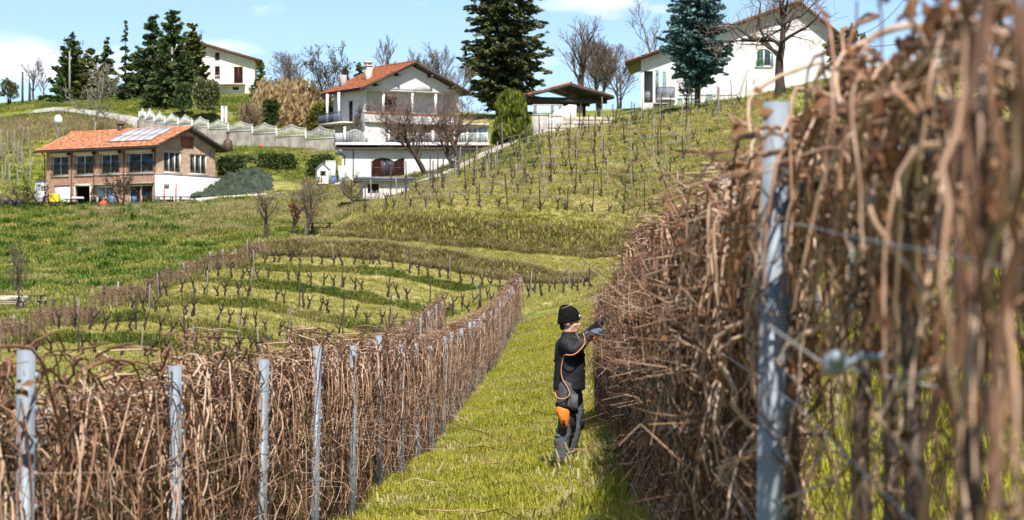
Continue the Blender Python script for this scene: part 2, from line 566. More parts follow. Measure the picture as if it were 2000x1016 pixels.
def thing(name, label, cat, loc=(0, 0, 0), rz=0.0, group=None, s=1.0):
    o = bpy.data.objects.new(name, None)
    o.empty_display_size = .3
    COL.objects.link(o)
    o.location = tuple(loc)
    o.rotation_euler = (0, 0, rz)
    o.scale = (s, s, s)
    o['label'], o['category'] = label, cat
    if group:
        o['group'] = group
    return o


def tag(o, label, cat, group=None):
    o['label'], o['category'] = label, cat
    if group:
        o['group'] = group
    return o


def children_of(o, kids):
    return kids.get(o.name, [])


def dup(root, kids, loc, rz=0.0, s=(1, 1, 1), label=None, rx=0.0, ry=0.0):
    """A copy of a thing with copies of its parts; KIDS is the list of its parts."""
    r = root.copy()
    COL.objects.link(r)
    r.location, r.rotation_euler, r.scale = tuple(loc), (rx, ry, rz), s
    if label:
        r['label'] = label
    for k in kids:
        c = k.copy()
        COL.objects.link(c)
        c.parent = r
    return r


# ------------------------------------------------------------------ terrain
SLOPE = 100.0 / F               # direction of the vine rows: dx/dy
NZ = np.array([-10, 3, 10, 14, 20, 32, 42, 60, 77, 100, 130.])
NEAR = [
    (-60, [-5.5, -5.5, -5.5, -5.5, -5.5, -5.5, -5.5, -5.3, -5, -3.6, -3]),
    (-20, [-3.3, -3.3, -3.3, -3.3, -3.3, -3.3, -3.3, -3.3, -3.1, -2.7, -2.2]),
    (-8, [-2.8, -2.8, -2.9, -2.9, -3.0, -3.05, -3.1, -3.1, -2.8, -2.25, -1.8]),
    (-4.48, [-2.3, -2.3, -2.35, -2.4, -2.5, -2.6, -2.65, -2.6, -2.3, -1.45, -1.0]),
    (-1.98, [-1.85, -1.85, -1.9, -1.95, -2.0, -2.05, -2.25, -1.98, -1.77, -.75, -.3]),
    (0, [-1.65, -1.65, -1.6, -1.6, -1.7, -1.88, -1.85, -1.65, -1.3, -.15, .2]),
    (.51, [-1.5, -1.5, -1.25, -1.2, -1.35, -1.68, -1.75, -1.55, -1.2, .05, .35]),
    (3.01, [-.1, -.1, -.1, -.1, -.1, -.25, -.3, 0, .4, 1.3, 1.8]),
    (6, [1.2, 1.2, 1.2, 1.2, 1.2, 1.1, 1.1, 1.4, 1.8, 2.7, 3.2]),
    (12, [3.2, 3.2, 3.2, 3.2, 3.2, 3.2, 3.3, 3.6, 4.2, 5.4, 6]),
    (40, [9.5] * 11),
    (90, [16] * 11),
]
RINGS = [
    (118, [(-400, 712), (32, 693), (209, 695), (300, 701), (450, 712), (600, 712), (750, 695), (850, 668), (950, 630), (1000, 612), (1060, 592), (1150, 585), (1300, 540), (1500, 470), (1750, 390), (2400, 200)]),
    (128, [(-400, 672), (0, 657), (62, 654), (125, 645), (200, 646), (262, 647), (330, 659), (390, 674), (450, 686), (600, 694), (750, 678), (850, 660), (950, 622), (1000, 604), (1060, 588), (1150, 581), (1300, 530), (1500, 450), (1750, 360), (2400, 160)]),
    (140, [(-400, 640), (0, 625), (150, 616), (262, 607), (322, 614), (375, 617), (410, 625), (457, 636), (520, 649), (570, 664), (620, 674), (750, 662), (850, 648), (950, 614), (1000, 597), (1060, 583), (1150, 576), (1300, 520), (1500, 425), (1750, 320), (2400, 140)]),
    (153, [(-400, 615), (0, 603), (150, 600), (285, 588), (375, 573), (435, 578), (505, 585), (555, 592), (612, 605), (680, 622), (752, 636), (850, 632), (950, 602), (1000, 590), (1060, 578), (1150, 570), (1300, 505), (1500, 400), (1750, 285), (2400, 100)]),
    (166, [(-400, 590), (0, 585), (150, 580), (300, 565), (415, 541), (507, 545), (587, 552), (640, 560), (712, 571), (785, 585), (857, 599), (890, 606), (950, 588), (1000, 578), (1060, 570), (1150, 563), (1300, 490), (1500, 375), (1750, 250), (2400, 60)]),
    (180, [(-400, 565), (0, 560), (150, 553), (300, 535), (400, 522), (480, 513), (525, 514), (617, 516), (675, 517), (750, 522), (837, 540), (887, 551), (952, 561), (1000, 564), (1060, 562), (1150, 555), (1300, 470), (1500, 340), (1750, 210), (2400, 150)]),
    (186.5, [(-400, 553), (0, 548), (150, 540), (300, 519), (400, 505), (480, 500), (520, 499), (620, 501), (700, 504), (800, 514), (900, 531), (1000, 548), (1100, 558), (1150, 553), (1300, 462), (1500, 330), (1750, 195), (2400, 145)]),
    (188, [(-400, 550), (0, 545), (150, 537), (300, 515), (400, 500), (450, 493), (500, 484), (540, 477), (620, 478), (700, 479), (800, 488), (900, 503), (1000, 520), (1100, 540), (1150, 543), (1300, 460), (1500, 328), (1750, 190), (2400, 140)]),
    (197.5, [(-400, 530), (0, 526), (150, 516), (300, 492), (450, 475), (520, 468), (640, 463), (750, 468), (900, 482), (1000, 490), (1100, 499), (1200, 503), (1300, 450), (1500, 312), (1750, 178), (2400, 135)]),
    (200, [(-400, 525), (0, 521), (150, 511), (300, 485), (450, 467), (560, 460), (620, 459), (660, 450), (690, 437), (720, 428), (800, 421), (900, 428), (1000, 437), (1130, 450), (1230, 462), (1300, 430), (1500, 305), (1750, 174), (2400, 130)]),
    (225, [(-400, 460), (0, 455), (150, 445), (300, 430), (450, 413), (600, 420), (680, 397), (760, 385), (800, 372), (860, 352), (950, 335), (1050, 325), (1240, 315), (1450, 270), (1750, 155), (2400, 120)]),
    (246, [(-400, 412), (0, 406), (300, 403), (400, 399), (450, 390), (520, 383), (600, 376), (660, 366), (760, 358), (850, 342), (900, 322), (940, 304), (1050, 272), (1240, 243), (1450, 207), (1750, 132), (2400, 110)]),
    (262, [(-400, 385), (0, 375), (60, 392), (300, 390), (405, 385), (430, 345), (520, 330), (560, 335), (600, 345), (640, 350), (700, 345), (850, 330), (920, 300), (1050, 262), (1240, 232), (1450, 202), (1750, 128), (2400, 110)]),
    (276, [(-400, 330), (0, 320), (150, 312), (300, 300), (405, 300), (440, 296), (520, 295), (660, 292), (800, 287), (960, 278), (1050, 250), (1240, 222), (1450, 196), (1750, 128), (2400, 110)]),
    (295.5, [(-400, 255), (0, 246), (110, 236), (240, 243), (275, 262), (400, 268), (500, 274), (650, 278), (850, 260), (1000, 234), (1240, 214), (1450, 188), (1750, 128), (2400, 115)]),
    (300, [(-400, 240), (0, 232), (110, 218), (275, 231), (400, 228), (500, 228), (650, 232), (850, 240), (1000, 228), (1240, 212), (1450, 186), (1750, 128), (2400, 115)]),
    (325, [(-400, 215), (0, 206), (100, 196), (200, 190), (300, 186), (400, 186), (500, 190), (650, 205), (850, 220), (1000, 225), (1250, 215), (1450, 186), (1750, 130), (2400, 115)]),
    (360, [(-400, 220), (0, 212), (300, 192), (500, 190), (650, 210), (1000, 232), (1250, 225), (1450, 200), (1750, 145), (2400, 120)]),
    (420, [(-400, 290), (0, 285), (500, 270), (1000, 300), (1450, 280), (1750, 240), (2400, 100)]),
    (760, [(-400, 560), (1000, 560), (2400, 500)]),
]
BANKROWS = {128: (20, 560), 140: (90, 720), 153: (240, 800), 166: (380, 940), 180: (430, 960)}


def _ring_table(px):
    zs, Zn = [], []
    for Z, pl in RINGS:
        xs, ys = zip(*pl)
        z = (600 - np.interp(px, xs, ys)) * Z / F
        if Z in BANKROWS:                       # a little turf bank on the downhill side of each vine row
            a_, b_ = BANKROWS[Z]
            w = np.clip((px - a_) / 60, 0, 1) * np.clip((b_ - px) / 60, 0, 1)
            zs.append(z - .06 - .52 * w)
            Zn.append(Z - 1.7)
        zs.append(z)
        Zn.append(Z)
    return np.array(Zn), np.array(zs)


def _pchip(Zn, Zs, y):
    """Monotone cubic through columns of Zs (K,N) at nodes Zn, evaluated at y (N)."""
    K, N = Zs.shape
    h = np.diff(Zn)[:, None]
    d = np.diff(Zs, axis=0) / h
    m = np.zeros_like(Zs)
    w1 = 2 * h[1:] + h[:-1]
    w2 = h[1:] + 2 * h[:-1]
    same = d[1:] * d[:-1] > 0
    with np.errstate(divide='ignore', invalid='ignore'):
        hm = (w1 + w2) / (w1 / d[:-1] + w2 / d[1:])
    m[1:-1] = np.where(same, hm, 0)
    m[0], m[-1] = d[0], d[-1]
    yc = np.clip(y, Zn[0], Zn[-1])
    i = np.clip(np.searchsorted(Zn, yc, side='right') - 1, 0, K - 2)
    n = np.arange(N)
    hh = Zn[i + 1] - Zn[i]
    t = (yc - Zn[i]) / hh
    y0, y1, m0, m1 = Zs[i, n], Zs[i + 1, n], m[i, n], m[i + 1, n]
    return (2 * t**3 - 3 * t**2 + 1) * y0 + (t**3 - 2 * t**2 + t) * hh * m0 + (-2 * t**3 + 3 * t**2) * y1 + (t**3 - t**2) * hh * m1


_ph = rng.uniform(0, 6.28, 12)


def bumps(x, y):
    return (.05 * np.sin(x * 1.3 + _ph[0]) * np.sin(y * .9 + _ph[1]) + .035 * np.sin(x * 2.9 + y * 1.1 + _ph[2]) * np.sin(y * 2.3 + _ph[3])
            + .02 * np.sin(x * 5.1 - y * 2.2 + _ph[4]) * np.sin(y * 4.7 + x + _ph[5]))


def height(x, y):
    x = np.atleast_1d(np.asarray(x, float))
    y = np.atleast_1d(np.asarray(y, float))
    x, y = np.broadcast_arrays(x, y)
    sh = x.shape
    x, y = x.reshape(-1), y.reshape(-1)
    s = x - SLOPE * y
    S = np.array([r[0] for r in NEAR], float)
    T = np.array([np.interp(y, NZ, r[1]) for r in NEAR])
    k = np.clip(np.searchsorted(S, np.clip(s, S[0], S[-1]), side='right') - 1, 0, len(S) - 2)
    n = np.arange(len(x))
    t = np.clip((np.clip(s, S[0], S[-1]) - S[k]) / (S[k + 1] - S[k]), 0, 1)
    zn = T[k, n] * (1 - t) + T[k + 1, n] * t
    yy = np.maximum(y, 100.)
    px = 1000 + F * x / yy
    zf = np.empty_like(zn)
    for a_ in range(0, len(x), 40000):
        Zn, Zs = _ring_table(px[a_:a_ + 40000])
        zf[a_:a_ + 40000] = _pchip(Zn, Zs, yy[a_:a_ + 40000])
    w = np.clip((y - 98) / 20, 0, 1)
    w = w * w * (3 - 2 * w)
    amp = np.where(y < 100, 1.0, 1.8)
    z = zn * (1 - w) + zf * w + bumps(x, y) * amp * np.clip((340 - y) / 60, 0, 1)
    return z.reshape(sh)


def hz(x, y):
    return float(height(x, y)[0])


def G(px, Z, dz=0.0):
    """Ground point under pixel column px at depth Z."""
    x = (px - 1000.) * Z / F
    return np.array([x, Z, hz(x, Z) + dz])


def row_x(s, y):
    """x of a vine row with lateral offset s; the rows bend a little to the right at their far end."""
    y = np.asarray(y, float)
    return SLOPE * y + s + np.where(y > 70, .012 * (y - 70), 0)


# ground sheet
tt = np.linspace(-1, 1, 361)
uu = .26 * tt + 1.1 * tt**7
yy = np.concatenate([np.arange(-10, 100, .5), np.arange(100, 206, .34), np.arange(206, 310, 1.0), np.arange(310, 440, 5), np.linspace(440, 760, 20)])
UU, YY = np.meshgrid(uu, yy)
XX = UU * (YY + 40)
ZZ = height(XX, YY)
nr, nc = XX.shape
idx = np.arange(nr * nc).reshape(nr, nc)
quads = np.stack([idx[:-1, :-1], idx[:-1, 1:], idx[1:, 1:], idx[1:, :-1]], -1).reshape(-1, 4)
gm = MB()
gm.add(np.stack([XX, YY, ZZ], -1).reshape(-1, 3), quads)
PXg = 1000 + F * XX / np.maximum(YY, 5)


def ground_material():
    m = bpy.data.materials.new('ground_soil_and_turf')
    m.use_nodes = True
    n, l = m.node_tree.nodes, m.node_tree.links
    b = n['Principled BSDF']
    b.inputs['Roughness'].default_value = .95
    b.inputs['Specular IOR Level'].default_value = .1
    g = n.new('ShaderNodeNewGeometry')

    def noise(sc, lo, hi, det=6):
        t = n.new('ShaderNodeTexNoise')
        t.inputs['Scale'].default_value = sc
        t.inputs['Detail'].default_value = det
        l.new(g.outputs['Position'], t.inputs['Vector'])
        r = n.new('ShaderNodeMapRange')
        r.inputs[1].default_value, r.inputs[2].default_value = lo, hi
        l.new(t.outputs['Fac'], r.inputs[0])
        return r.outputs[0]

    def ramp(fac, stops):
        r = n.new('ShaderNodeValToRGB')
        while len(r.color_ramp.elements) < len(stops):
            r.color_ramp.elements.new(.5)
        for i, (p, c) in enumerate(stops):
            r.color_ramp.elements[i].position = p
            r.color_ramp.elements[i].color = (*c, 1)
        l.new(fac, r.inputs[0])
        return r.outputs[0]

    def mix(fac, c1, c2):
        x = n.new('ShaderNodeMixRGB')
        l.new(fac, x.inputs[0])
        l.new(c1, x.inputs[1])
        l.new(c2, x.inputs[2])
        return x.outputs[0]

    def attr(nm):
        x = n.new('ShaderNodeAttribute')
        x.attribute_name = nm
        return x.outputs['Fac']
    green = ramp(noise(1.1, .3, .7), [(0, (.07, .095, .014)), (.5, (.17, .19, .028)), (1, (.28, .265, .06))])
    straw = ramp(noise(1.6, .3, .7), [(0, (.17, .14, .05)), (.5, (.33, .285, .11)), (1, (.46, .40, .20))])
    patch = noise(.22, .52, .66)
    c = mix(patch, green, straw)
    c = mix(attr('dry'), c, straw)
    soil = ramp(noise(3, .3, .7), [(0, (.06, .042, .03)), (1, (.17, .125, .09))])
    c = mix(attr('soil'), c, soil)
    l.new(c, b.inputs['Base Color'])
    bp = n.new('ShaderNodeBump')
    bp.inputs['Distance'].default_value = .08
    bp.inputs['Strength'].default_value = .7
    l.new(noise(6, .2, .8), bp.inputs['Height'])
    l.new(bp.outputs[0], b.inputs['Normal'])
    return m


ground = gm.build('ground', ground_material(), smooth=True, kind='structure')
# slope of the ground -> dry turf on the banks
gy = np.gradient(ZZ, axis=0) / np.gradient(YY, axis=0)
dry = np.maximum(.45 * np.clip((gy - .22) / .25, 0, 1) * (YY > 184) * (YY < 203), .5 * np.clip((YY - 104) / 10, 0, 1) * (YY < 255))
rw = np.zeros_like(XX)
for s_ in (-1.98, .51, 3.01, -4.48):
    rw = np.maximum(rw, np.exp(-((XX - row_x(s_, YY)) / .3)**2) * (YY < 108))
for nm, arr in (('dry', dry), ('soil', rw * .8)):
    at = ground.data.attributes.new(nm, 'FLOAT', 'POINT')
    at.data.foreach_set('value', arr.astype(np.float32).reshape(-1))


def strip(name, pts, widths, m, dz=.07, **props):
    """A path laid on the ground: pts [(x,y)], widths per point."""
    p = np.array(pts, float)
    n = len(p)
    d = np.gradient(p, axis=0)
    d /= np.linalg.norm(d, axis=1, keepdims=True)
    nn = np.stack([-d[:, 1], d[:, 0]], 1)
    K = 5
    V = []
    for k in range(K):
        f = (k / (K - 1) - .5)
        q = p + nn * (np.array(widths)[:, None] * f)
        V.append(np.column_stack([q, height(q[:, 0], q[:, 1]) + dz - abs(f) * .04]))
    V = np.array(V)                              # K,n,3
    ix = np.arange(K * n).reshape(K, n)
    qd = np.stack([ix[:-1, :-1], ix[:-1, 1:], ix[1:, 1:], ix[1:, :-1]], -1).reshape(-1, 4)
    return MB().add(V.reshape(-1, 3), qd).build(name, m, smooth=True, **props)


def ipts(px_Z, n=60):
    a_ = np.array(px_Z, float)
    t = np.linspace(0, len(a_) - 1, n)
    px = np.interp(t, np.arange(len(a_)), a_[:, 0])
    Z = np.interp(t, np.arange(len(a_)), a_[:, 1])
    return np.column_stack([(px - 1000) * Z / F, Z])


MT['dirtpath'] = mat('pale_dirt_path', [(.30, .25, .19), (.44, .39, .31), (.52, .47, .38)], scale=1.1, rough=1, coords='world', bump=.03)
MT['asphalt'] = mat('pale_road', [(.30, .29, .27), (.42, .41, .38)], scale=.8, rough=1, coords='world')
strip('dirt_path', ipts([(828, 231), (880, 236), (940, 244), (1000, 253), (1048, 262)]), np.full(60, 3.0), 'dirtpath', dz=.16, kind='structure')
strip('road', ipts([(60, 303), (110, 302), (190, 301), (275, 298), (330, 296)]), np.full(60, 3.4), 'asphalt', kind='structure')
# ------------------------------------------------------------------ building kit
def facade(mb, Wd, H, ops, M, gable=None, depth=.2, mi=0, zb=-1.2):
    """A wall in the plane y=0 (outside is -y) with rectangular openings (x0,z0,x1,z1)."""
    xs = sorted({0., Wd} | {o[0] for o in ops} | {o[2] for o in ops})
    zs = sorted({zb, H} | {o[1] for o in ops} | {o[3] for o in ops})
    for i in range(len(xs) - 1):
        for k in range(len(zs) - 1):
            cx, cz = (xs[i] + xs[i + 1]) / 2, (zs[k] + zs[k + 1]) / 2
            if any(o[0] < cx < o[2] and o[1] < cz < o[3] for o in ops):
                continue
            mb.add([(xs[i], 0, zs[k]), (xs[i + 1], 0, zs[k]), (xs[i + 1], 0, zs[k + 1]), (xs[i], 0, zs[k + 1])], [(0, 1, 2, 3)], None, mi, .5, M)
    for x0, z0, x1, z1 in [o[:4] for o in ops]:
        c = [(x0, z0), (x1, z0), (x1, z1), (x0, z1)]
        for k in range(4):
            (a0, b0), (a1, b1) = c[k], c[(k + 1) % 4]
            if k == 2 and z1 >= H - 1e-6:
                continue
            mb.add([(a0, 0, b0), (a1, 0, b1), (a1, depth, b1), (a0, depth, b0)], [(0, 1, 2, 3)], None, mi, .5, M)
    if gable:
        pts = [(0, 0, H), (Wd, 0, H)] + [(x, 0, z) for x, z in reversed(gable)]
        tr = [(0, k, k + 1) for k in range(1, len(pts) - 1)]
        mb.add(pts, None, tr, mi, .5, M)


def side_matrix(side, Wd, D):
    return {'front': mat4((0, 0, 0), rot=rz90(0)), 'right': mat4((Wd, 0, 0), rot=rz90(1)),
            'back': mat4((Wd, D, 0), rot=rz90(2)), 'left': mat4((0, D, 0), rot=rz90(3))}[side]


def window(root, M, x0, z0, x1, z1, cols=2, frame='winframe', glass='glass', rec=.12, fw=.09, rows=1, name='window', sill=None, label=None):
    f = MB()
    for x in (x0 + fw / 2, x1 - fw / 2):
        f.box(x - fw / 2, rec - .03, z0, x + fw / 2, rec + .05, z1, M=M)
    for z in (z0 + fw / 2, z1 - fw / 2):
        f.box(x0 + fw, rec - .03, z - fw / 2, x1 - fw, rec + .05, z + fw / 2, M=M)
    for k in range(1, cols):
        x = x0 + (x1 - x0) * k / cols
        f.box(x - fw * .55, rec - .032, z0 + fw, x + fw * .55, rec + .048, z1 - fw, M=M)
    for k in range(1, rows):
        z = z0 + (z1 - z0) * k / rows
        f.box(x0 + fw, rec - .028, z - fw * .4, x1 - fw, rec + .044, z + fw * .4, M=M)
    w = f.build(name, frame, root)
    if label:
        w['label'] = label
    for k in range(cols):
        a_, b_ = x0 + (x1 - x0) * k / cols, x0 + (x1 - x0) * (k + 1) / cols
        g = MB()
        g.box(a_ + fw * .5, rec + .005, z0 + fw * .9, b_ - fw * .5, rec + .02, z1 - fw * .9, M=M)
        g.build('pane', glass, w)
    if sill:
        s = MB()
        s.box(x0 - .12, -.1, z0 - .08, x1 + .12, rec, z0 - .002, M=M)
        s.build('sill', sill, w)
    return w


def shutter(root, M, x0, z0, x1, z1, m='shutgreen', y=-.05):
    s = MB()
    s.box(x0, y - .03, z0, x0 + .07, y + .03, z1, M=M)
    s.box(x1 - .07, y - .03, z0, x1, y + .03, z1, M=M)
    for z in (z0, (z0 + z1) / 2 - .035, z1 - .07):
        s.box(x0 + .07, y - .028, z, x1 - .07, y + .028, z + .07, M=M)
    n = int((z1 - z0) / .09)
    for k in range(n):
        z = z0 + .07 + (z1 - z0 - .14) * (k + .5) / n
        s.bar((x0 + .07, y, z), (x1 - .07, y, z), .05, .012, M=M, up=(0, .6, .8))
    return s.build('shutter', m, root)


def railing(root, M, x0, x1, z0, h, m='bluegrey', y=-.06, step=.13, name='railing', t=.03):
    r = MB()
    r.box(x0, y - t, z0 + h - .05, x1, y + t, z0 + h, M=M)
    r.box(x0, y - t, z0, x1, y + t, z0 + .04, M=M)
    n = max(2, int((x1 - x0) / step))
    for k in range(n + 1):
        x = x0 + (x1 - x0) * k / n
        r.box(x - .012, y - .012, z0 + .04, x + .012, y + .012, z0 + h - .05, M=M)
    return r.build(name, m, root)


def tile_slope(mb, a0, a1, c0, z0, c1, z1, axis, pitch=.24, rows=None, amp=.045):
    """Rows of pan tiles on one roof slope; a along the ridge, c across it (c0 eave, c1 ridge)."""
    L = math.hypot(c1 - c0, z1 - z0)
    rows = rows or max(3, int(L / .42))
    n = int((a1 - a0) / pitch * 4)
    aa = np.linspace(a0, a1, n + 1)
    nrm = np.array([-(z1 - z0), (c1 - c0)]) / L
    if nrm[1] < 0:
        nrm = -nrm
    wob = rng.normal(0, .012, (rows, n + 1))
    V, Q = [], []
    for r in range(rows):
        for e_ in (0, 1):
            f = (r + e_) / rows
            lift = .035 if e_ == 0 else .0
            off = amp * (np.abs(np.sin(np.pi * (aa - a0) / pitch))) + lift + .02 + wob[r]
            cc = c0 + (c1 - c0) * f + nrm[0] * off
            zz = z0 + (z1 - z0) * f + nrm[1] * off
            V.append(np.column_stack([aa, cc, zz]) if axis == 'x' else np.column_stack([cc, aa, zz]))
        o = r * 2 * (n + 1)
        i = np.arange(n)
        Q.append(np.stack([o + i, o + i + 1, o + i + 1 + n + 1, o + i + n + 1], 1))
    mb.add(np.concatenate(V), np.concatenate(Q))


def gable_roof(root, Wd, D, H, Hp, axis='x', over=.7, side=.6, th=.2, tile='tile', fascia='fascia', ridge=.5, dz=0.0):
    """Two slopes. axis = direction of the ridge; over = eaves overhang, side = verge overhang."""
    Lr, Cw = (Wd, D) if axis == 'x' else (D, Wd)
    rc = Cw * ridge
    sl0, sl1 = (Hp - H) / rc, (Hp - H) / (Cw - rc)
    e0 = (-over, H - sl0 * over + dz)
    e1 = (Cw + over, H - sl1 * over + dz)
    rp = (rc, Hp + dz)
    slab = MB()
    ax = 'x' if axis == 'x' else 'y'
    # prism(axis='x') takes (y,z) polygons; prism(axis='y') takes (x,z)
    slab.prism([e0, rp, (rp[0], rp[1] + th), (e0[0], e0[1] + th)], -side, Lr + side, axis=ax)
    slab.prism([(rp[0] + .002, rp[1]), e1, (e1[0], e1[1] + th), (rp[0] + .002, rp[1] + th)], -side, Lr + side, axis=ax)
    slab.build('roof_slab', fascia, root)
    t = MB()
    tile_slope(t, -side - .03, Lr + side + .03, e0[0] - .06, e0[1] + th, rp[0], rp[1] + th, axis)
    tile_slope(t, -side - .03, Lr + side + .03, e1[0] + .06, e1[1] + th, rp[0], rp[1] + th, axis)
    rf = t.build('roof_tiles', tile, root)
    rf['kind'] = 'stuff'
    rg = MB()
    n = int((Lr + 2 * side) / .4)
    for k in range(n):
        a0 = -side + (Lr + 2 * side) * k / n
        p0, p1 = (a0, rp[0], rp[1] + th + .05), (a0 + (Lr + 2 * side) / n + .04, rp[0], rp[1] + th + .07)
        if axis == 'y':
            p0, p1 = (p0[1], p0[0], p0[2]), (p1[1], p1[0], p1[2])
        rg.tubes(np.array([p0, p1]), np.array([.13, .11]), 6)
    rg.build('ridge_tiles', tile, root)['kind'] = 'stuff'
    return e0, rp, e1


def corner_root(name, label, cat, corner, rz, Wd, which='right', group=None):
    """Root of a house whose front-right (or front-left) corner stands at CORNER."""
    loc = np.array(corner, float)
    if which == 'right':
        loc = loc - np.array([math.cos(rz) * Wd, math.sin(rz) * Wd, 0])
    return thing(name, label, cat, loc, rz, group)


I4 = np.eye(4)

# ------------------------------------------------------------------ brick farmhouse
FZ = 248.0
fW, fD, fH, fHp = 13.5, 7.95, 5.42, 7.0
frz = math.radians(-35)
farm = corner_root('farmhouse', 'brick farmhouse with orange tiled roof and tall white framed windows', 'house', W(305, 402, FZ), frz, fW)
kx = fW / 243.0
Mf, Mr, Mb_, Ml = (side_matrix(s, fW, fD) for s in ('front', 'right', 'back', 'left'))


def fx(px):
    return (px - 62) * kx


def fz(py):
    return (402 - py) * .0456


f_up = [(75, 111), (128, 167), (185, 224), (244, 298)]
ops = [(fx(a_), fz(337), fx(b_), fz(297)) for a_, b_ in f_up]
lo = [(79, 115, 356), (127, 160, 359), (174, 213, 360), (246, 297, 360)]
ops += [(fx(a_), 0.02, fx(b_), fz(c_)) for a_, b_, c_ in lo]
gx = lambda px: (px - 305) * fD / 100.0
g_ops = [(gx(318), fz(336), gx(347), fz(294)), (gx(362), fz(336), gx(391), fz(296))]
wall = MB()
facade(wall, fW, fH, ops, Mf)

facade(wall, fW, fH, [], Mb_)
facade(wall, fD, fH, [], Ml, gable=[(fD / 2, fHp)])
wall.box(.05, .05, 2.72, fW - .05, fD - .05, 2.85)                      # floor between the storeys
wall.build('wall', 'brick', farm)
wall = MB()
facade(wall, fD, fH, g_ops, Mr, gable=[(fD / 2, fHp)])
wall.build('gable_wall', 'bricksunlit', farm)
gable_roof(farm, fW, fD, fH, fHp, 'x', over=.75, side=.75, th=.16)
for k, (a_, b_) in enumerate(f_up):
    w_ = window(farm, Mf, fx(a_), fz(337), fx(b_), fz(297), 2, 'winframe', 'glass', sill='concrete')
    railing(farm, Mf, fx(a_) - .1, fx(b_) + .1, fz(337) + .02, .95, 'blackiron', y=-.05, step=.16, t=.018)
    lin = MB()
    lin.box(fx(a_) - .25, -.045, fz(297) + .02, fx(b_) + .25, .1, fz(297) + .32, M=Mf)
    lin.build('lintel', 'plaster', farm)
    lp = MB()
    lp.box(fx(b_) + .1, -.28, fz(297) + .02, fx(b_) + .3, -.05, fz(297) + .26, M=Mf)
    lp.build('wall_lamp', 'blackiron', farm)
# ground floor: white door, open dark doorway, pale curtained door, dark glazed door
d = MB()
d.box(fx(79) + .02, .1, .03, fx(115) - .02, .16, fz(356) - .02, M=Mf)
for k in range(1, 4):
    x = fx(79) + (fx(115) - fx(79)) * k / 4
    d.box(x - .015, .085, .05, x + .015, .1, fz(356) - .05, M=Mf)
d.build('door', 'whitepaint', farm, label='white boarded door at the left end of the brick front')
fr = MB()
fr.box(fx(127) - .12, -.04, .02, fx(127), .1, fz(359), M=Mf)
fr.box(fx(160), -.04, .02, fx(160) + .12, .1, fz(359), M=Mf)
fr.box(fx(127) - .12, -.041, fz(359), fx(160) + .12, .1, fz(359) + .2, M=Mf)
fr.build('door_frame', 'plaster', farm)
window(farm, Mf, fx(174), .02, fx(213), fz(360), 2, 'winframe', 'glasspale', name='glazed_door', fw=.1)
window(farm, Mf, fx(246), .02, fx(297), fz(360), 2, 'winframe', 'glassdark', name='glazed_door', fw=.1)
for a_, b_, c_ in lo[2:]:
    aw = MB()
    aw.box(fx(a_) - .3, -.5, fz(c_) + .08, fx(b_) + .2, -.002, fz(c_) + .16, M=Mf)
    aw.build('door_hood', 'concrete', farm)
belt = MB()
belt.box(fx(126), -.05, fz(339), fW, -.002, fz(336.9), M=Mf)
belt.build('string_course', 'concrete', farm)
for px in (120, 174 - 4, 236, 303):
    p_ = MB()
    p_.tubes(np.array([(fx(px), -.09, 0.), (fx(px), -.09, fH - .4)]), .05, 6, M=Mf)
    p_.build('downpipe', 'copper', farm)
p_ = MB()
p_.tubes(np.array([(-.12, -.09, 0.), (-.12, -.09, fH - .5), (-.1, -.6, fH - .25)]), .06, 6)
p_.build('downpipe', 'fascia', farm)
gt = MB()
gt.tubes(np.array([(-.8, -.85, fH - .24), (fW + .8, -.85, fH - .24)]), .09, 6)
gt.build('gutter', 'fascia', farm)
window(farm, Mr, *g_ops[0], 3, 'winframe', 'glassdark', sill='concrete')
window(farm, Mr, *g_ops[1], 3, 'winframe', 'glassdark', sill='concrete')
rb = MB()
rb.box(gx(346), -.05, fz(285), gx(367), -.002, fz(264), M=Mr)
rb.box(gx(345), -.07, fz(264), gx(368), -.002, fz(262.5), M=Mr)
rb.tubes(np.array([(gx(356.5), -.06, fz(274.5)), (gx(356.5), -.09, fz(274.5))]), np.array([.28, .26]), 14, M=Mr, caps=True)
rb.build('loft_hatch', 'redshut', farm)
ch = MB()
ch.box(5.3, fD / 2 - .2, fHp - .2, 5.7, fD / 2 + .2, fHp + .75)
ch.box(5.22, fD / 2 - .28, fHp + .75, 5.78, fD / 2 + .28, fHp + .85)
ch.build('chimney', 'copper', farm)
# solar array on the front slope
sl = (fHp - fH) / (fD / 2)
an = math.atan(sl)
R_s = np.array([[1, 0, 0], [0, math.cos(an), -math.sin(an)], [0, math.sin(an), math.cos(an)]])
for r in range(2):
    for c_ in range(5):
        s_ = MB()
        s_.box(0, 0, 0, 1.02, 1.68, .04)
        s_.box(.03, .03, .04, .99, 1.65, .046)
        o = s_.build('solar_panel', 'solar', farm)
        o.location = (7.1 + c_ * 1.05, .45 + r * 1.72 * math.cos(an), fH + (.45 + r * 1.72 * math.cos(an)) * sl + .34)
        o.rotation_euler = (an, 0, 0)
# white terrace wall below the gable, wall at the left, white kerb wall
Rm = farm.matrix_basis
frot = mat4(tuple(farm.location), frz)


def on_farm(x, y, z=0):
    return (frot @ np.array([x, y, z, 1.]))[:3]


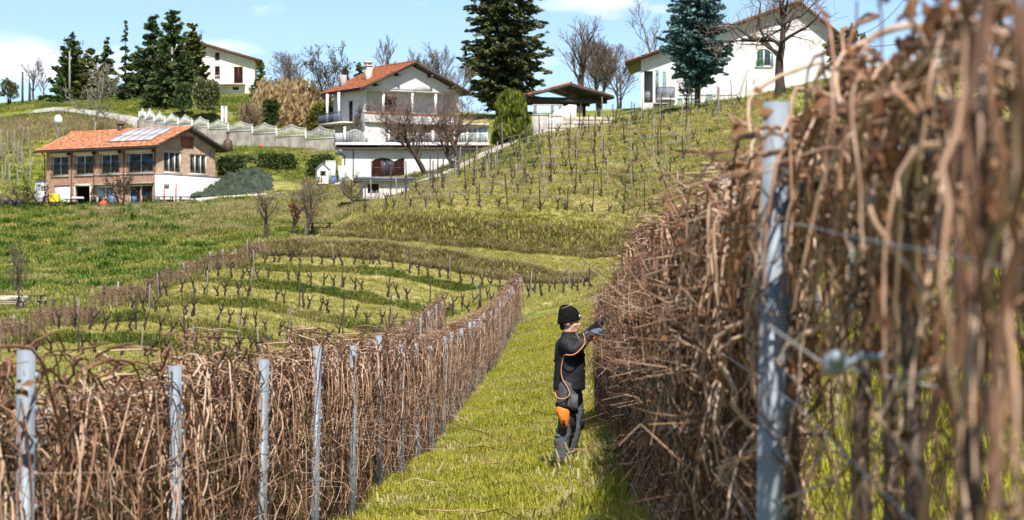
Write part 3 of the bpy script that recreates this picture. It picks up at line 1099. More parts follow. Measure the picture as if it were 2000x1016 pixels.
tw = thing('terrace_wall', 'tall white rendered terrace wall below the gable of the brick farmhouse', 'wall', on_farm(fW + .32, -.25), frz + math.pi / 2)
m_ = MB()
m_.box(0, 0, -1.2, 8.9, .3, 2.82)
m_.build('wall', 'white', tw)
m_ = MB()
m_.box(-.04, -.04, 2.82, 8.95, .34, 2.88)
m_.build('coping', 'concrete', tw)
wl_ = MB()
wl_.prism([(-2.0, -1), (0, -1), (0, 2.72), (-2.0, 2.6)], 0, .28)
o = wl_.build('side_wall', 'white')
o.location, o.rotation_euler = tuple(on_farm(-.05, .6)), (0, 0, frz)
tag(o, 'short white wall joined to the left end of the brick farmhouse', 'wall')
lw = MB()
p0, p1 = W(375, 401, 248), W(560, 386, 246)
lw.bar(p0 + (0, 0, -.4), p1 + (0, 0, -.5), .3, 2.0)
tag(lw.build('low_wall', 'white'), 'long low white wall below the green netting', 'wall')

# netting draped over a sloping bank beside the farmhouse
nb = MB()
gxs, gzs = 90, 44
V = []
for i in range(gzs):
    for k in range(gxs):
        u, v = k / (gxs - 1), i / (gzs - 1)
        px = 372 + u * 178
        Z = 248 + v * 9
        crest = np.interp(px, [372, 400, 440, 480, 510, 530, 550], [383, 366, 344, 333, 333, 350, 382]) + 1.6 * math.sin(px * .21) + 1.1 * math.sin(px * .53)
        y = 384.5 + (crest - 384.5) * math.sin(v * math.pi / 2)
        p = W(px, y, Z)
        p[2] += .17 * math.sin(u * 44 + 9 * math.sin(v * 7 + u * 4)) * (.3 + v) + .12 * math.sin(v * 22 + u * 17) + rng.normal(0, .04)
        V.append(p)
ix = np.arange(gxs * gzs).reshape(gzs, gxs)
nb.add(V, np.stack([ix[:-1, :-1], ix[:-1, 1:], ix[1:, 1:], ix[1:, :-1]], -1).reshape(-1, 4))
o = nb.build('netting', 'netting', smooth=True)
sm = o.modifiers.new('thickness', 'SOLIDIFY')
sm.thickness = .12
tag(o, 'dark green netting draped over the bank beside the brick farmhouse', 'netting')

# ------------------------------------------------------------------ white garage / cellar with tiled lean-to roof
gZ = 256.0
kk = gZ / F
gar = thing('garage', 'low white outbuilding with thin tiled roof and arched brown shutters', 'outbuilding', W(668, 346, gZ), math.radians(3))
gW, gH = (958 - 668) * kk, (346 - 291) * kk
X = lambda px: (px - 668) * kk
Zr = lambda py: (346 - py) * kk
o_ = (X(725), .02, X(790), Zr(308))
w_ = MB()
facade(w_, gW, gH, [o_], I4, zb=-2.0)
facade(w_, 5, gH, [], side_matrix('right', gW, 5), zb=-2)
facade(w_, 5, gH, [], side_matrix('left', gW, 5), zb=-2)
facade(w_, gW, gH, [], side_matrix('back', gW, 5), zb=-2)
# curved heads of the two arches, filling the top of the opening
for a_, b_ in ((725, 770), (770, 790)):
    xs = np.linspace(X(a_), X(b_), 9)
    top = Zr(308) + .004
    hs = [top - .34 * abs((x - (X(a_) + X(b_)) / 2) / ((X(b_) - X(a_)) / 2))**2 if a_ == 725 else top - .34 * (1 - (x - X(a_)) / (X(b_) - X(a_)))**1.6 for x in xs]
    for k in range(8):
        w_.add([(xs[k], .03, hs[k]), (xs[k + 1], .03, hs[k + 1]), (xs[k + 1], .03, top), (xs[k], .03, top)], [(0, 1, 2, 3)])
w_.build('wall', 'white', gar)
shutter(gar, I4, X(726), .03, X(745), Zr(310), 'shutbrown', y=.1)
window(gar, I4, X(745) + .02, .03, X(767), Zr(309), 2, 'shutbrown', 'glass', rec=.14, name='glazed_door')
shutter(gar, I4, X(768), .03, X(789.5), Zr(310), 'shutbrown', y=.1)
rs = MB()
rs.prism([(-.55, gH - .05), (4.6, gH + .5), (4.6, gH + .65), (-.55, gH + .1)], -.6, gW + .3, axis='x')
rs.build('roof_slab', 'fascia', gar)
t_ = MB()
tile_slope(t_, -.6, gW + .3, -.6, gH + .11, 4.6, gH + .65, 'x', rows=8)
t_.build('roof_tiles', 'tile', gar)['kind'] = 'stuff'
t_ = MB()
t_.tubes(np.array([(-.62, -.6, gH - .02), (gW + .3, -.6, gH - .02)]), .075, 6)
t_.build('gutter', 'fascia', gar)
t_ = MB()
t_.tubes(np.array([(-.5, -.6, gH - .05), (-.1, -.1, gH - .4), (.25, -.07, gH - .7), (.25, -.07, 0)]), .05, 6)
t_.build('downpipe', 'fascia', gar)
t_ = MB()
t_.tubes(np.array([(X(690), -.07, gH - .1), (X(690), -.07, 0)]), .045, 6)
t_.build('downpipe', 'fascia', gar)
# low parapet and white railing of the terrace above it
tr = thing('terrace_balustrade', 'thin white railing on the terrace above the white outbuilding roof', 'railing', W(655, 289, 262), 0)
k2 = 262 / F
m_ = MB()
m_.box(0, 0, -.7, 300 * k2, .3, .52)
m_.build('parapet', 'white', tr)
for k, (a_, b_) in enumerate(((0, 14), (20, 56), (62, 100), (106, 142), (146, 186), (190, 230), (236, 296))):
    n = 12
    m_ = MB()
    for q in range(n + 1):
        x = (a_ + (b_ - a_) * q / n) * k2
        hgt = .52 + .85 + (.35 * (1 - abs(q / n * 2 - 1)**1.4) if k in (1, 2) else 0)
        m_.box(x - .012, .1, .52, x + .012, .13, hgt)
        if q:
            m_.bar((px_, .115, ph_), (x, .115, hgt), .05)
        px_, ph_ = x, hgt
    m_.build('railing_panel', 'whitepaint', tr)
for a_ in (16, 58, 102, 188):
    m_ = MB()
    m_.box(a_ * k2, .0, .52, (a_ + 4.5) * k2, .24, 1.75 if a_ < 90 else 1.4)
    m_.ball(((a_ + 2.2) * k2, .12, (1.75 if a_ < 90 else 1.4) + .12), .15)
    m_.build('pillar', 'whitepaint', tr)

# ------------------------------------------------------------------ small shed below it
sZ = 222.0
ks = sZ / F
shed = thing('tool_shed', 'small plaster shed with flat grey roof and open dark doorway', 'shed', W(709, 396, sZ), math.radians(8))
sW, sH = 92 * ks, 42 * ks
so = (9 * ks, 1.3 - .9, 31 * ks, 38 * ks)
w_ = MB()
facade(w_, sW, sH, [(9 * ks, .02, 31 * ks, 37 * ks)], I4, depth=.15, zb=-1.5)
facade(w_, 3, sH, [], side_matrix('right', sW, 3), zb=-1.5)
facade(w_, 3, sH, [], side_matrix('left', sW, 3), zb=-1.5)
facade(w_, sW, sH, [], side_matrix('back', sW, 3), zb=-1.5)
w_.build('wall', 'plaster', shed)
m_ = MB()
m_.box(-.5, -.45, sH, sW + .3, 3.3, sH + .1)
m_.box(-.5, -.47, sH + .1, sW + .3, -.3, sH + .34)
m_.box(-.52, -.3, sH + .1, -.35, 3.3, sH + .34)
m_.box(sW + .12, -.3, sH + .1, sW + .32, 3.3, sH + .34)
m_.build('roof', 'greyroof', shed)
m_ = MB()
m_.box(9 * ks + .05, .3, .02, 31 * ks, .36, 23 * ks)
m_.build('half_door', 'plaster', shed)
m_ = MB()
for k in range(7):
    a_ = 14 * ks + k * .13
    m_.bar((a_, -.25, -.1), (a_ + .15 + rng.normal(0, .05), -.1, .95 + rng.normal(0, .08)), .08, .025)
tag(m_.build('board_pile', 'wood'), 'grey weathered boards leaning at the open shed doorway', 'boards')
bpd = COL.objects['board_pile']
bpd.location, bpd.rotation_euler = shed.location, shed.rotation_euler

# ------------------------------------------------------------------ two storey white house in the middle
cZ = 275.0
kc = cZ / F
crz = math.radians(30)
cc = math.cos(crz)
house = thing('white_house', 'white two storey house with red tiled gable roof and columned loggia', 'house', W(712, 291, cZ), crz)
hx = lambda px: (px - 712) * kc / cc
hzz = lambda py: (291 - py) * kc
cW, cD = hx(893), 6.9
H0 = hzz(172)
Hp = hzz(124)
w_ = MB()
# gable above the loggia, parapet band, ground floor with the wide dark opening
w_.add([(0, 0, H0), (cW, 0, H0), (cW / 2, 0, Hp)], None, [(0, 1, 2)])
w_.add([(0, .3, H0), (cW, .3, H0), (cW / 2, .3, Hp)], None, [(0, 1, 2)])
w_.box(0, .001, H0 - .22, cW, .3, H0)
lo_ops = [(hx(752), -1.2, cW - .5, hzz(239))]
facade(w_, cW, hzz(218), lo_ops, I4, depth=1.2, zb=-1.2)
w_.box(0, 1.3, hzz(236), cW, 1.45, hzz(235))
# wall set back behind the columns
M_l = mat4((0, 1.7, 0))
l_ops = [(hx(717), hzz(216), hx(729), hzz(188)), (hx(763), hzz(215), hx(787), hzz(189))]
facade(w_, cW, H0, l_ops, M_l, zb=hzz(238))
w_.box(0, .3, hzz(238), cW, 1.7, hzz(236.2))
w_.box(0, .3, H0 - .1, cW, 1.7, H0)
facade(w_, cD, H0, [(3.4, hzz(236), 4.3, hzz(193))], side_matrix('left', cW, cD), zb=-1.2)
facade(w_, cD, H0, [], side_matrix('right', cW, cD), zb=-1.2)
facade(w_, cW, H0, [], side_matrix('back', cW, cD), gable=[(cW / 2, Hp)], zb=-1.2)
w_.build('wall', 'white', house)
dk = MB()
dk.box(hx(752), 3.5, -1.2, cW - .5, 3.6, hzz(239))
dk.build('garage_wall', 'plaster', house)
window(house, M_l, *l_ops[0], 1, 'redshut', 'glass', rec=.06)
window(house, M_l, *l_ops[1], 1, 'copper', 'glassdark', rec=.06, sill='redshut')
m_ = MB()
m_.box(hx(761), 1.6, hzz(189) + .02, hx(789), 1.699, hzz(185))
m_.build('lintel', 'redshut', house)
m_ = MB()
m_.box(hx(716), 1.6, hzz(188) + .02, hx(730), 1.699, hzz(184))
m_.build('lintel', 'redshut', house)
window(house, side_matrix('left', cW, cD), 3.4, hzz(236), 4.3, hzz(193), 1, 'copper', 'glassdark', name='door')
for px in (714, 749, 805, 850, 893):
    m_ = MB()
    m_.box(hx(px) - .11, .06, hzz(218), hx(px) + .11, .28, H0 - .22)
    m_.box(hx(px) - .16, .02, hzz(218), hx(px) + .16, .32, hzz(216.6))
    m_.build('column', 'whitepaint', house)
for y in (2.6, 5.2):
    m_ = MB()
    m_.box(-1.6, y, hzz(236), -1.4, y + .2, H0 - .3)
    m_.build('column', 'whitepaint', house)
m_ = MB()
m_.box(-1.75, 1.5, hzz(240), -.002, cD, hzz(236.5))
m_.build('balcony_slab', 'plaster', house)
railing(house, mat4((-1.7, cD, 0), rot=rz90(3)), 0, 5.3, hzz(236.4), 1.0, 'bluegrey', y=0)
m_ = MB()
m_.box(-.015, -.05, hzz(221.5), cW + .02, -.002, hzz(217.5))
m_.build('brick_band', 'brickred', house)
m_ = MB()
m_.box(0, -.3, hzz(240), cW + 1, .0 - .002, hzz(238.5))
m_.build('canopy_edge', 'fascia', house)
m_ = MB()
m_.prism([(cW * .28, H0 + .01), (cW * .72, H0 + .01), (cW * .5, H0 + .95)], -.06, -.002)
m_.build('pediment', 'white', house)
gable_roof(house, cW, cD, H0 + .1, Hp + .12, 'y', over=.95, side=1.0, th=.22, tile='tilered', fascia='paintwood')
for s_ in (-1, 1):
    for f_ in (.35, .8):
        b_ = MB()
        x = cW / 2 + s_ * cW / 2 * f_
        z = Hp - (Hp - H0) * f_
        b_.box(x - .12, -.95, z - .28, x + .12, .0, z - .02)
        b_.build('rafter_end', 'paintwood', house)
m_ = MB()
m_.box(1.4, 2.2, H0 + .6, 2.0, 2.8, H0 + 2.4)
m_.box(1.3, 2.1, H0 + 2.4, 2.1, 2.9, H0 + 2.5)
for q in ((1.4, 2.2), (1.85, 2.2), (1.4, 2.65), (1.85, 2.65)):
    m_.box(q[0], q[1], H0 + 2.5, q[0] + .15, q[1] + .15, H0 + 2.75)
m_.box(1.3, 2.1, H0 + 2.75, 2.1, 2.9, H0 + 2.85)
m_.build('chimney', 'plaster', house)
m_ = MB()
m_.box(.2, 5.4, H0 + .3, .75, 6.0, H0 + 1.7)
m_.build('chimney', 'concrete', house)
# glazed porch to the right of it, behind the trimmed conifer
po = thing('glazed_porch', 'pale glazed porch with white posts between pruned trees and round conifer', 'porch', W(893, 282, 268), 0)
kp = 268 / F
window(po, I4, 0, 0, 60 * kp, 36 * kp, 3, 'whitepaint', 'glasspale', rec=0, fw=.14)
m_ = MB()
m_.box(-.3, -.5, 36 * kp + .01, 62 * kp, 3, 36 * kp + .2)
m_.box(0, .2, -1, 60 * kp, 2.5, 36 * kp)
m_.build('roof', 'plaster', po)

# ------------------------------------------------------------------ cream house on the skyline at the left
lZ = 345.0
kl = lZ / F
lrz = math.radians(3)
lh = thing('cream_house', 'cream house with brown shutters and balcony behind the dark conifers', 'house', W(290, 188, lZ + 3), lrz)
lx = lambda px: (px - 290) * kl / math.cos(lrz)
lz = lambda py: (188 - py) * kl
lW, lD = lx(498), 9
lHe, lHp = lz(117), lz(84)
l_ops = [(lx(420.5), lz(116), lx(429), lz(102)), (lx(420), lz(154), lx(430), lz(128)), (lx(457.5), lz(162), lx(475), lz(129)), (lx(455), lz(175), lx(467), lz(169))]
w_ = MB()
rgx = lx(385) / lW
facade(w_, lW, lHe, l_ops[1:], I4, gable=None, zb=-2)
# gable with the little upper window left open as a dark recess
xg = lW * rgx
w_.add([(0, 0, lHe), (lW, 0, lHe), (xg, 0, lHp)], None, [(0, 1, 2)])
facade(w_, lD, lHe, [], side_matrix('right', lW, lD), zb=-2)
facade(w_, lD, lHe, [], side_matrix('left', lW, lD), zb=-2)
facade(w_, lW, lHe, [], side_matrix('back', lW, lD), gable=[(xg, lHp)], zb=-2)
w_.build('wall', 'cream', lh)
window(lh, mat4((0, -.12, 0)), l_ops[0][0], l_ops[0][1], l_ops[0][2], l_ops[0][3], 1, 'copper', 'glassdark', rec=.06)
shutter(lh, I4, l_ops[1][0], l_ops[1][1], l_ops[1][2], l_ops[1][3], 'shutbrown', y=.05)
xm = (l_ops[2][0] + l_ops[2][2]) / 2
shutter(lh, I4, l_ops[2][0], l_ops[2][1], xm, l_ops[2][3], 'shutbrown', y=.05)
shutter(lh, I4, xm, l_ops[2][1], l_ops[2][2], l_ops[2][3], 'shutbrown', y=.05)
window(lh, I4, *l_ops[3], 2, 'copper', 'glassdark', rec=.08)
gable_roof(lh, lW, lD, lHe, lHp, 'y', over=.9, side=.9, th=.22, tile='tilered', fascia='copper', ridge=rgx)
m_ = MB()
m_.box(lx(405), -1.1, lz(166), lx(480), -.002, lz(164))
m_.build('balcony_slab', 'concrete', lh)
railing(lh, mat4((0, -1.05, 0)), lx(405), lx(457), lz(164), 1.05, 'whitepaint', y=0, step=.2)
m_ = MB()
m_.box(lx(395), 2, lHp - .8, lx(401), 2.5, lHp + .6)
m_.build('chimney', 'plaster', lh)
m_ = MB()
m_.tubes(np.array([(lx(392), 2, lHp - .2), (lx(392), 2, lHp + 2.0)]), .03, 4)
m_.bar((lx(392) - .3, 2, lHp + 1.8), (lx(392) + .5, 2, lHp + 1.8), .03)
m_.bar((lx(392) - .2, 2, lHp + 1.55), (lx(392) + .35, 2, lHp + 1.55), .03)
m_.build('aerial', 'blackiron', lh)

# ------------------------------------------------------------------ big white house on the right
rZ = 280.0
rrz = math.radians(-5)
kr = rZ / F
rW = (1625 - 1252) * kr / math.cos(rrz)
rc_ = W(1252, 222, rZ + 5)
rh = thing('villa', 'large white villa with orange tiled gable roof and green shutters', 'house', rc_, rrz)


def rx_(px):
    """facade x of pixel column px (the wall comes nearer to the right)."""
    t_ = (px - 1000.) / F
    c, s = math.cos(rrz), math.sin(rrz)
    return (t_ * rc_[1] - rc_[0]) / (c - t_ * s)


def rz_(px, py):
    x = rx_(px)
    Zd = rc_[1] + x * math.sin(rrz)
    return (600 - py) * Zd / F - rc_[2]


rW = rx_(1628)
He_l = rz_(1254, 117)
Hp_r = rz_(1560, 8)
He_r = rz_(1628, 62)
rD = 11.0
rgx = rx_(1560)
ops = [(rx_(1258), rz_(1258, 201), rx_(1275), rz_(1258, 139)),
       (rx_(1280), rz_(1280, 186), rx_(1287), rz_(1280, 137)), (rx_(1294), rz_(1294, 186), rx_(1301), rz_(1294, 140)),
       (rx_(1283), rz_(1283, 226), rx_(1302), rz_(1283, 203)),
       (rx_(1334), rz_(1334, 222), rx_(1348), rz_(1334, 192)),
       (rx_(1393), rz_(1393, 206), rx_(1398), rz_(1393, 184)),
       (rx_(1476), rz_(1476, 131), rx_(1507), rz_(1476, 96))]
w_ = MB()
lowH = He_l - .02
ow = ops[-1]
facade(w_, rW, lowH, [o for o in ops if o[3] < lowH] + ([(ow[0], ow[1], ow[2], lowH)] if ow[1] < lowH else []), I4, zb=-2.5)
# gable wall above the eaves line, built round the arched window
pts = [(0, lowH), (ow[0] - .0, lowH), (ow[0], ow[1]), (ow[0], ow[3])]


def roofz(x):
    return lowH + .02 + (Hp_r - lowH) * x / rgx if x <= rgx else Hp_r + (He_r - Hp_r) * (x - rgx) / (rW - rgx)


cuts = sorted({0., ow[0], ow[2], rgx, rW})
for a_, b_ in zip(cuts[:-1], cuts[1:]):
    segs = [(max(lowH, -9), None)]
    if a_ >= ow[0] - 1e-6 and b_ <= ow[2] + 1e-6:
        if ow[1] > lowH:
            w_.add([(a_, 0, lowH), (b_, 0, lowH), (b_, 0, ow[1]), (a_, 0, ow[1])], [(0, 1, 2, 3)])
        w_.add([(a_, 0, ow[3]), (b_, 0, ow[3]), (b_, 0, roofz(b_)), (a_, 0, roofz(a_))], [(0, 1, 2, 3)])
    else:
        w_.add([(a_, 0, lowH), (b_, 0, lowH), (b_, 0, roofz(b_)), (a_, 0, roofz(a_))], [(0, 1, 2, 3)])
n = 10                                              # arched head of the big window
for k in range(n):
    a_, b_ = ow[0] + (ow[2] - ow[0]) * k / n, ow[0] + (ow[2] - ow[0]) * (k + 1) / n
    cxm, hw = (ow[0] + ow[2]) / 2, (ow[2] - ow[0]) / 2
    ya = ow[3] + .003 - .42 * abs((a_ - cxm) / hw)**2.2
    yb = ow[3] + .003 - .42 * abs((b_ - cxm) / hw)**2.2
    w_.add([(a_, .02, ya), (b_, .02, yb), (b_, .02, ow[3] + .003), (a_, .02, ow[3] + .003)], [(0, 1, 2, 3)])
facade(w_, rD, He_l, [], side_matrix('left', rW, rD), zb=-2.5)
facade(w_, rD, He_r, [], side_matrix('right', rW, rD), zb=-2.5)
w_.box(ops[0][0], 1.5, ops[0][1] - .2, ops[0][2], 1.6, ops[0][3] + .2)
w_.build('wall', 'white', rh)
lg = MB()
lg.box(rx_(1325), -.05, rz_(1345, 187), rx_(1440), -.002, rz_(1345, 185.5))
lg.build('string_course', 'concrete', rh)
window(rh, I4, *ow, 2, 'whitepaint', 'glass', rec=.12, fw=.13, sill='concrete')
shutter(rh, I4, ow[2] - .02, ow[1], ow[2] + .18, ow[3] - .25, 'shutgreen', y=-.06)
shutter(rh, I4, ow[0] + .1, ow[1], ow[0] + .8, ow[3] - .2, 'shutgreen', y=.08)
for o in ops[1:3]:
    shutter(rh, I4, *o, 'shutgreen', y=.04)
window(rh, I4, *ops[3], 3, 'whitepaint', 'glassdark', name='glazed_door')
window(rh, I4, *ops[4], 2, 'whitepaint', 'glasspale')
shutter(rh, I4, ops[4][2] + .03, ops[4][1], ops[4][2] + .55, ops[4][3], 'shutgreen')
shutter(rh, I4, ops[4][0] - .6, ops[4][1], ops[4][0] - .03, ops[4][3], 'shutgreen')
window(rh, I4, *ops[5], 1, 'whitepaint', 'glasspale')
shutter(rh, I4, ops[5][0] - .75, ops[5][1], ops[5][0] - .02, ops[5][3], 'shutgreen')
railing(rh, I4, ops[0][0], ops[0][2], ops[0][1], 1.1, 'bluegrey', y=.05)
bal = MB()
zb_ = rz_(1283, 197)
nb_ = 12
x0b, x1b = rx_(1281), rx_(1319)
arc = [(x0b + (x1b - x0b) * k / nb_, -.15 - 1.1 * math.sin(math.pi * k / nb_)**.6) for k in range(nb_ + 1)]
for k in range(nb_):
    (xa, ya), (xb, yb) = arc[k], arc[k + 1]
    bal.add([(xa, ya, zb_), (xb, yb, zb_), (xb, -.002, zb_), (xa, -.002, zb_), (xa, ya, zb_ + .22), (xb, yb, zb_ + .22), (xb, -.002, zb_ + .22), (xa, -.002, zb_ + .22)],
            [(0, 3, 2, 1), (4, 5, 6, 7), (0, 1, 5, 4)])
bal.build('balcony_slab', 'white', rh)
br = MB()
for k in range(nb_):
    (xa, ya), (xb, yb) = arc[k], arc[k + 1]
    for q in range(4):
        f_ = q / 4
        x, y = xa + (xb - xa) * f_, ya + (yb - ya) * f_
        br.box(x - .015, y - .015, zb_ + .22, x + .015, y + .015, zb_ + 1.3)
    br.bar((xa, ya, zb_ + 1.3), (xb, yb, zb_ + 1.3), .06)
br.build('balcony_railing', 'bluegrey', rh)
bd = MB()
bd.box(rx_(1276), -1.3, rz_(1276, 205), rx_(1306), -.002, rz_(1276, 203))
bd.build('porch_canopy', 'concrete', rh)
# asymmetric roof
sl = MB()
side = 1.1
pr = [(-1.6, roofz(0) - (Hp_r - lowH) / rgx * 1.6), (rgx, Hp_r + .02), (rgx, Hp_r + .26), (-1.6, roofz(0) - (Hp_r - lowH) / rgx * 1.6 + .24)]
sl.prism(pr, -side, rD + .6)
pr2 = [(rgx + .002, Hp_r + .02), (rW + 1.2, He_r - 1.0), (rW + 1.2, He_r - .76), (rgx + .002, Hp_r + .26)]
sl.prism(pr2, -side, rD + .6)
sl.build('roof_slab', 'copper', rh)
t_ = MB()
tile_slope(t_, -side - .03, rD + .6, -1.65, pr[3][1], rgx, Hp_r + .26, 'y', rows=40)
tile_slope(t_, -side - .03, rD + .6, rW + 1.25, He_r - .76, rgx, Hp_r + .26, 'y', rows=14)
t_.build('roof_tiles', 'tile', rh)['kind'] = 'stuff'

# ------------------------------------------------------------------ open timber gazebo
zZ = 268.0
kz = zZ / F
gz_ = thing('gazebo', 'open dark timber gazebo with trussed gable and orange tiled roof', 'gazebo', W(1042, 226, zZ), math.radians(16))
zx = lambda px: (px - 1042) * kz / math.cos(math.radians(16))
zz_ = lambda py: (226 - py) * kz
zW, zD, zH, zHp = zx(1180), 6.0, zz_(187), zz_(168)
for px, y in ((1046, .2), (1128, 5.6), (1150, 5.6), (1112, 5.6), (1172, .2), (1176, 5.6), (1046, 5.6)):
    m_ = MB()
    m_.box(zx(px) - .13, y - .13, -1, zx(px) + .13, y + .13, zH)
    m_.build('post', 'paintwood', gz_)
m_ = MB()
m_.box(-.4, .05, zH - .62, zW + .4, .35, zH - .1)
m_.build('tie_beam', 'paintwood', gz_)
m_ = MB()
m_.box(-.4, 5.6, zH - .5, zW + .4, 5.8, zH)
for x in (0.1, zW - .1):
    m_.box(x - .1, .36, zH - .4, x + .1, 5.59, zH - .1)
m_.build('plate_beam', 'paintwood', gz_)
m_ = MB()
m_.bar((zW / 2, .2, zH), (zW / 2, .2, zHp), .18)
m_.build('king_post', 'paintwood', gz_)
for s_ in (-1, 1):
    m_ = MB()
    m_.bar((zW / 2 + s_ * .1, .2, zH + .1), (zW / 2 + s_ * zW * .2, .2, zH + (zHp - zH) * .6), .14)
    m_.build('strut', 'paintwood', gz_)
gable_roof(gz_, zW, zD, zH, zHp, 'y', over=.8, side=.9, th=.26, tile='tile', fascia='paintwood')

# stepped tan stone wall, white railing, concrete block beside the gazebo
stw = thing('stone_wall', 'tan stepped stone wall under the timber gazebo', 'stone wall', W(1068, 262, 262), math.radians(4))
k3 = 262 / F
for r, (a_, b_, n) in enumerate(((-2, 90, 5), (0, 120, 6), (2, 135, 7), (6, 135, 6), (14, 140, 6))):
    z0 = r * .42 - .3
    xs = np.linspace(a_ * k3, b_ * k3, n + 1)
    for k in range(n):
        m_ = MB()
        j = rng.normal(0, .04, 8)
        x0, x1 = xs[k] + .02, xs[k + 1] - .02
        y0 = r * .5 + j[0]
        m_.loft([[(x0, y0, z0), (x1, y0 + j[1], z0), (x1, y0 + .9, z0), (x0, y0 + .9, z0)],
                 [(x0 - .02, y0 - .03, z0 + .2), (x1 + .02, y0 + j[1] - .03, z0 + .2), (x1, y0 + .9, z0 + .2), (x0, y0 + .9, z0 + .2)],
                 [(x0 + .05, y0 + .05, z0 + .4 + j[2] * .3), (x1 - .05, y0 + j[1] + .05, z0 + .4 + j[3] * .3), (x1, y0 + .9, z0 + .4), (x0, y0 + .9, z0 + .4)]])
        m_.build('stone', 'stone', stw)
cb = MB()
cb.box(0, 0, -1, 1.3, 1.3, 1.75)
cb.box(-.05, -.05, 1.75, 1.35, 1.35, 1.85)
o = cb.build('concrete_block', 'concrete')
o.location = tuple(W(1041, 262, 260))
tag(o, 'grey concrete block beside the bright green conifer', 'block')
wr = thing('white_railing', 'white metal railing with close bars in front of the gazebo', 'railing', W(1040, 230, 263), math.radians(4))
railing(wr, I4, 0, 60 * k3, 0, 1.25, 'whitepaint', y=0, step=.11)
m_ = MB()
m_.box(0, -.02, -.9, 60 * k3, .1, -.01)
m_.build('kerb', 'white', wr)
sp = MB()
sp.prism([(0, -.6), (2.6, -.6), (2.6, 1.1), (1.9, 1.15), (0, .15)], 0, 1.4)
o = sp.build('stair_side', 'cream')
o.location = tuple(W(1072, 228, 264))
tag(o, 'sloping cream stair wall between white railing and gazebo post', 'stair wall')

# ------------------------------------------------------------------ scalloped white fence on its stepped wall
fpx = [272, 284, 301, 322, 348, 375, 407, 446, 493, 540, 597, 653]
fbot = [227, 234, 237, 241, 244, 247, 250, 253, 257, 262, 267, 272]
ftop = [204, 211, 212, 218, 221, 224, 228, 234, 237, 240, 243, 247]
fence = thing('scalloped_fence', 'white fence of scalloped lattice panels stepping down beside the lawn', 'fence', W(272, 240, 295))
fwall = thing('fence_wall', 'stepped grey concrete wall carrying the white scalloped fence', 'wall', W(272, 262, 295))
fo, wo = np.array(fence.location), np.array(fwall.location)
for k in range(len(fpx) - 1):
    Za, Zb = np.interp([fpx[k], fpx[k + 1]], [272, 653], [295.3, 274])
    yb, yt = fbot[k + 1], ftop[k + 1]
    A = W(fpx[k], yb, Za)
    B = W(fpx[k + 1], yb, Zb)
    B[2] = A[2] = (A[2] + B[2]) / 2
    hgt = (yb - yt) * (Za + Zb) / 2 / F
    A, B = A - fo, B - fo
    m_ = MB()
    n = 20
    prev = None
    for q in range(n + 1):
        f_ = q / n
        p = A + (B - A) * f_
        top = hgt * (.6 + .4 * (1 - abs(2 * f_ - 1))**2.0)
        m_.bar(p + (0, 0, .1), p + (0, 0, top), .06, .03)
        if prev is not None:
            m_.bar(prev, p + (0, 0, top), .07, .09)
        prev = p + np.array([0, 0, top])
    m_.bar(A + (0, 0, .08), B + (0, 0, .08), .07, .1)
    for q in range(1, 5):
        m_.bar(A + (0, 0, .08 + hgt * .12 * q), B + (0, 0, .08 + hgt * .12 * q), .025, .03)
    m_.build('panel', 'fencepaint', fence)
    m_ = MB()
    m_.bar(A + (0, 0, -.1), A + (0, 0, hgt * .72), .13)
    m_.build('post', 'whitepaint', fence)
    A, B = A + fo - wo, B + fo - wo
    m_ = MB()
    d_ = np.array([-.25, .3, 0])
    m_.add([A + (0, 0, -3.5), B + (0, 0, -3.5), B, A, A + d_ + (0, 0, -3.5), B + d_ + (0, 0, -3.5), B + d_, A + d_],
           [(0, 1, 2, 3), (3, 2, 6, 7), (1, 5, 6, 2), (0, 3, 7, 4), (4, 7, 6, 5)])
    m_.build('wall_section', 'concretedark', fwall)
    m_ = MB()
    q_ = (A + B) / 2
    m_.bar(A + (.02, -.06, -3.5), A + (.02, -.06, -.02), .16, .1)
    m_.build('wall_pier', 'concretedark', fwall)
# ------------------------------------------------------------------ trees
def norm(a_):
    a_ = np.asarray(a_, float)
    return a_ / (np.linalg.norm(a_, axis=-1, keepdims=True) + 1e-9)


def limb(r, p, d, L, S, wig, lift):
    """One wandering limb of S points starting at p in direction d."""
    pts = [np.array(p, float)]
    d = norm(d)
    for _ in range(S - 1):
        d = norm(d + r.normal(0, wig, 3) + np.array([0, 0, lift]))
        pts.append(pts[-1] + d * L / (S - 1))
    return np.array(pts)


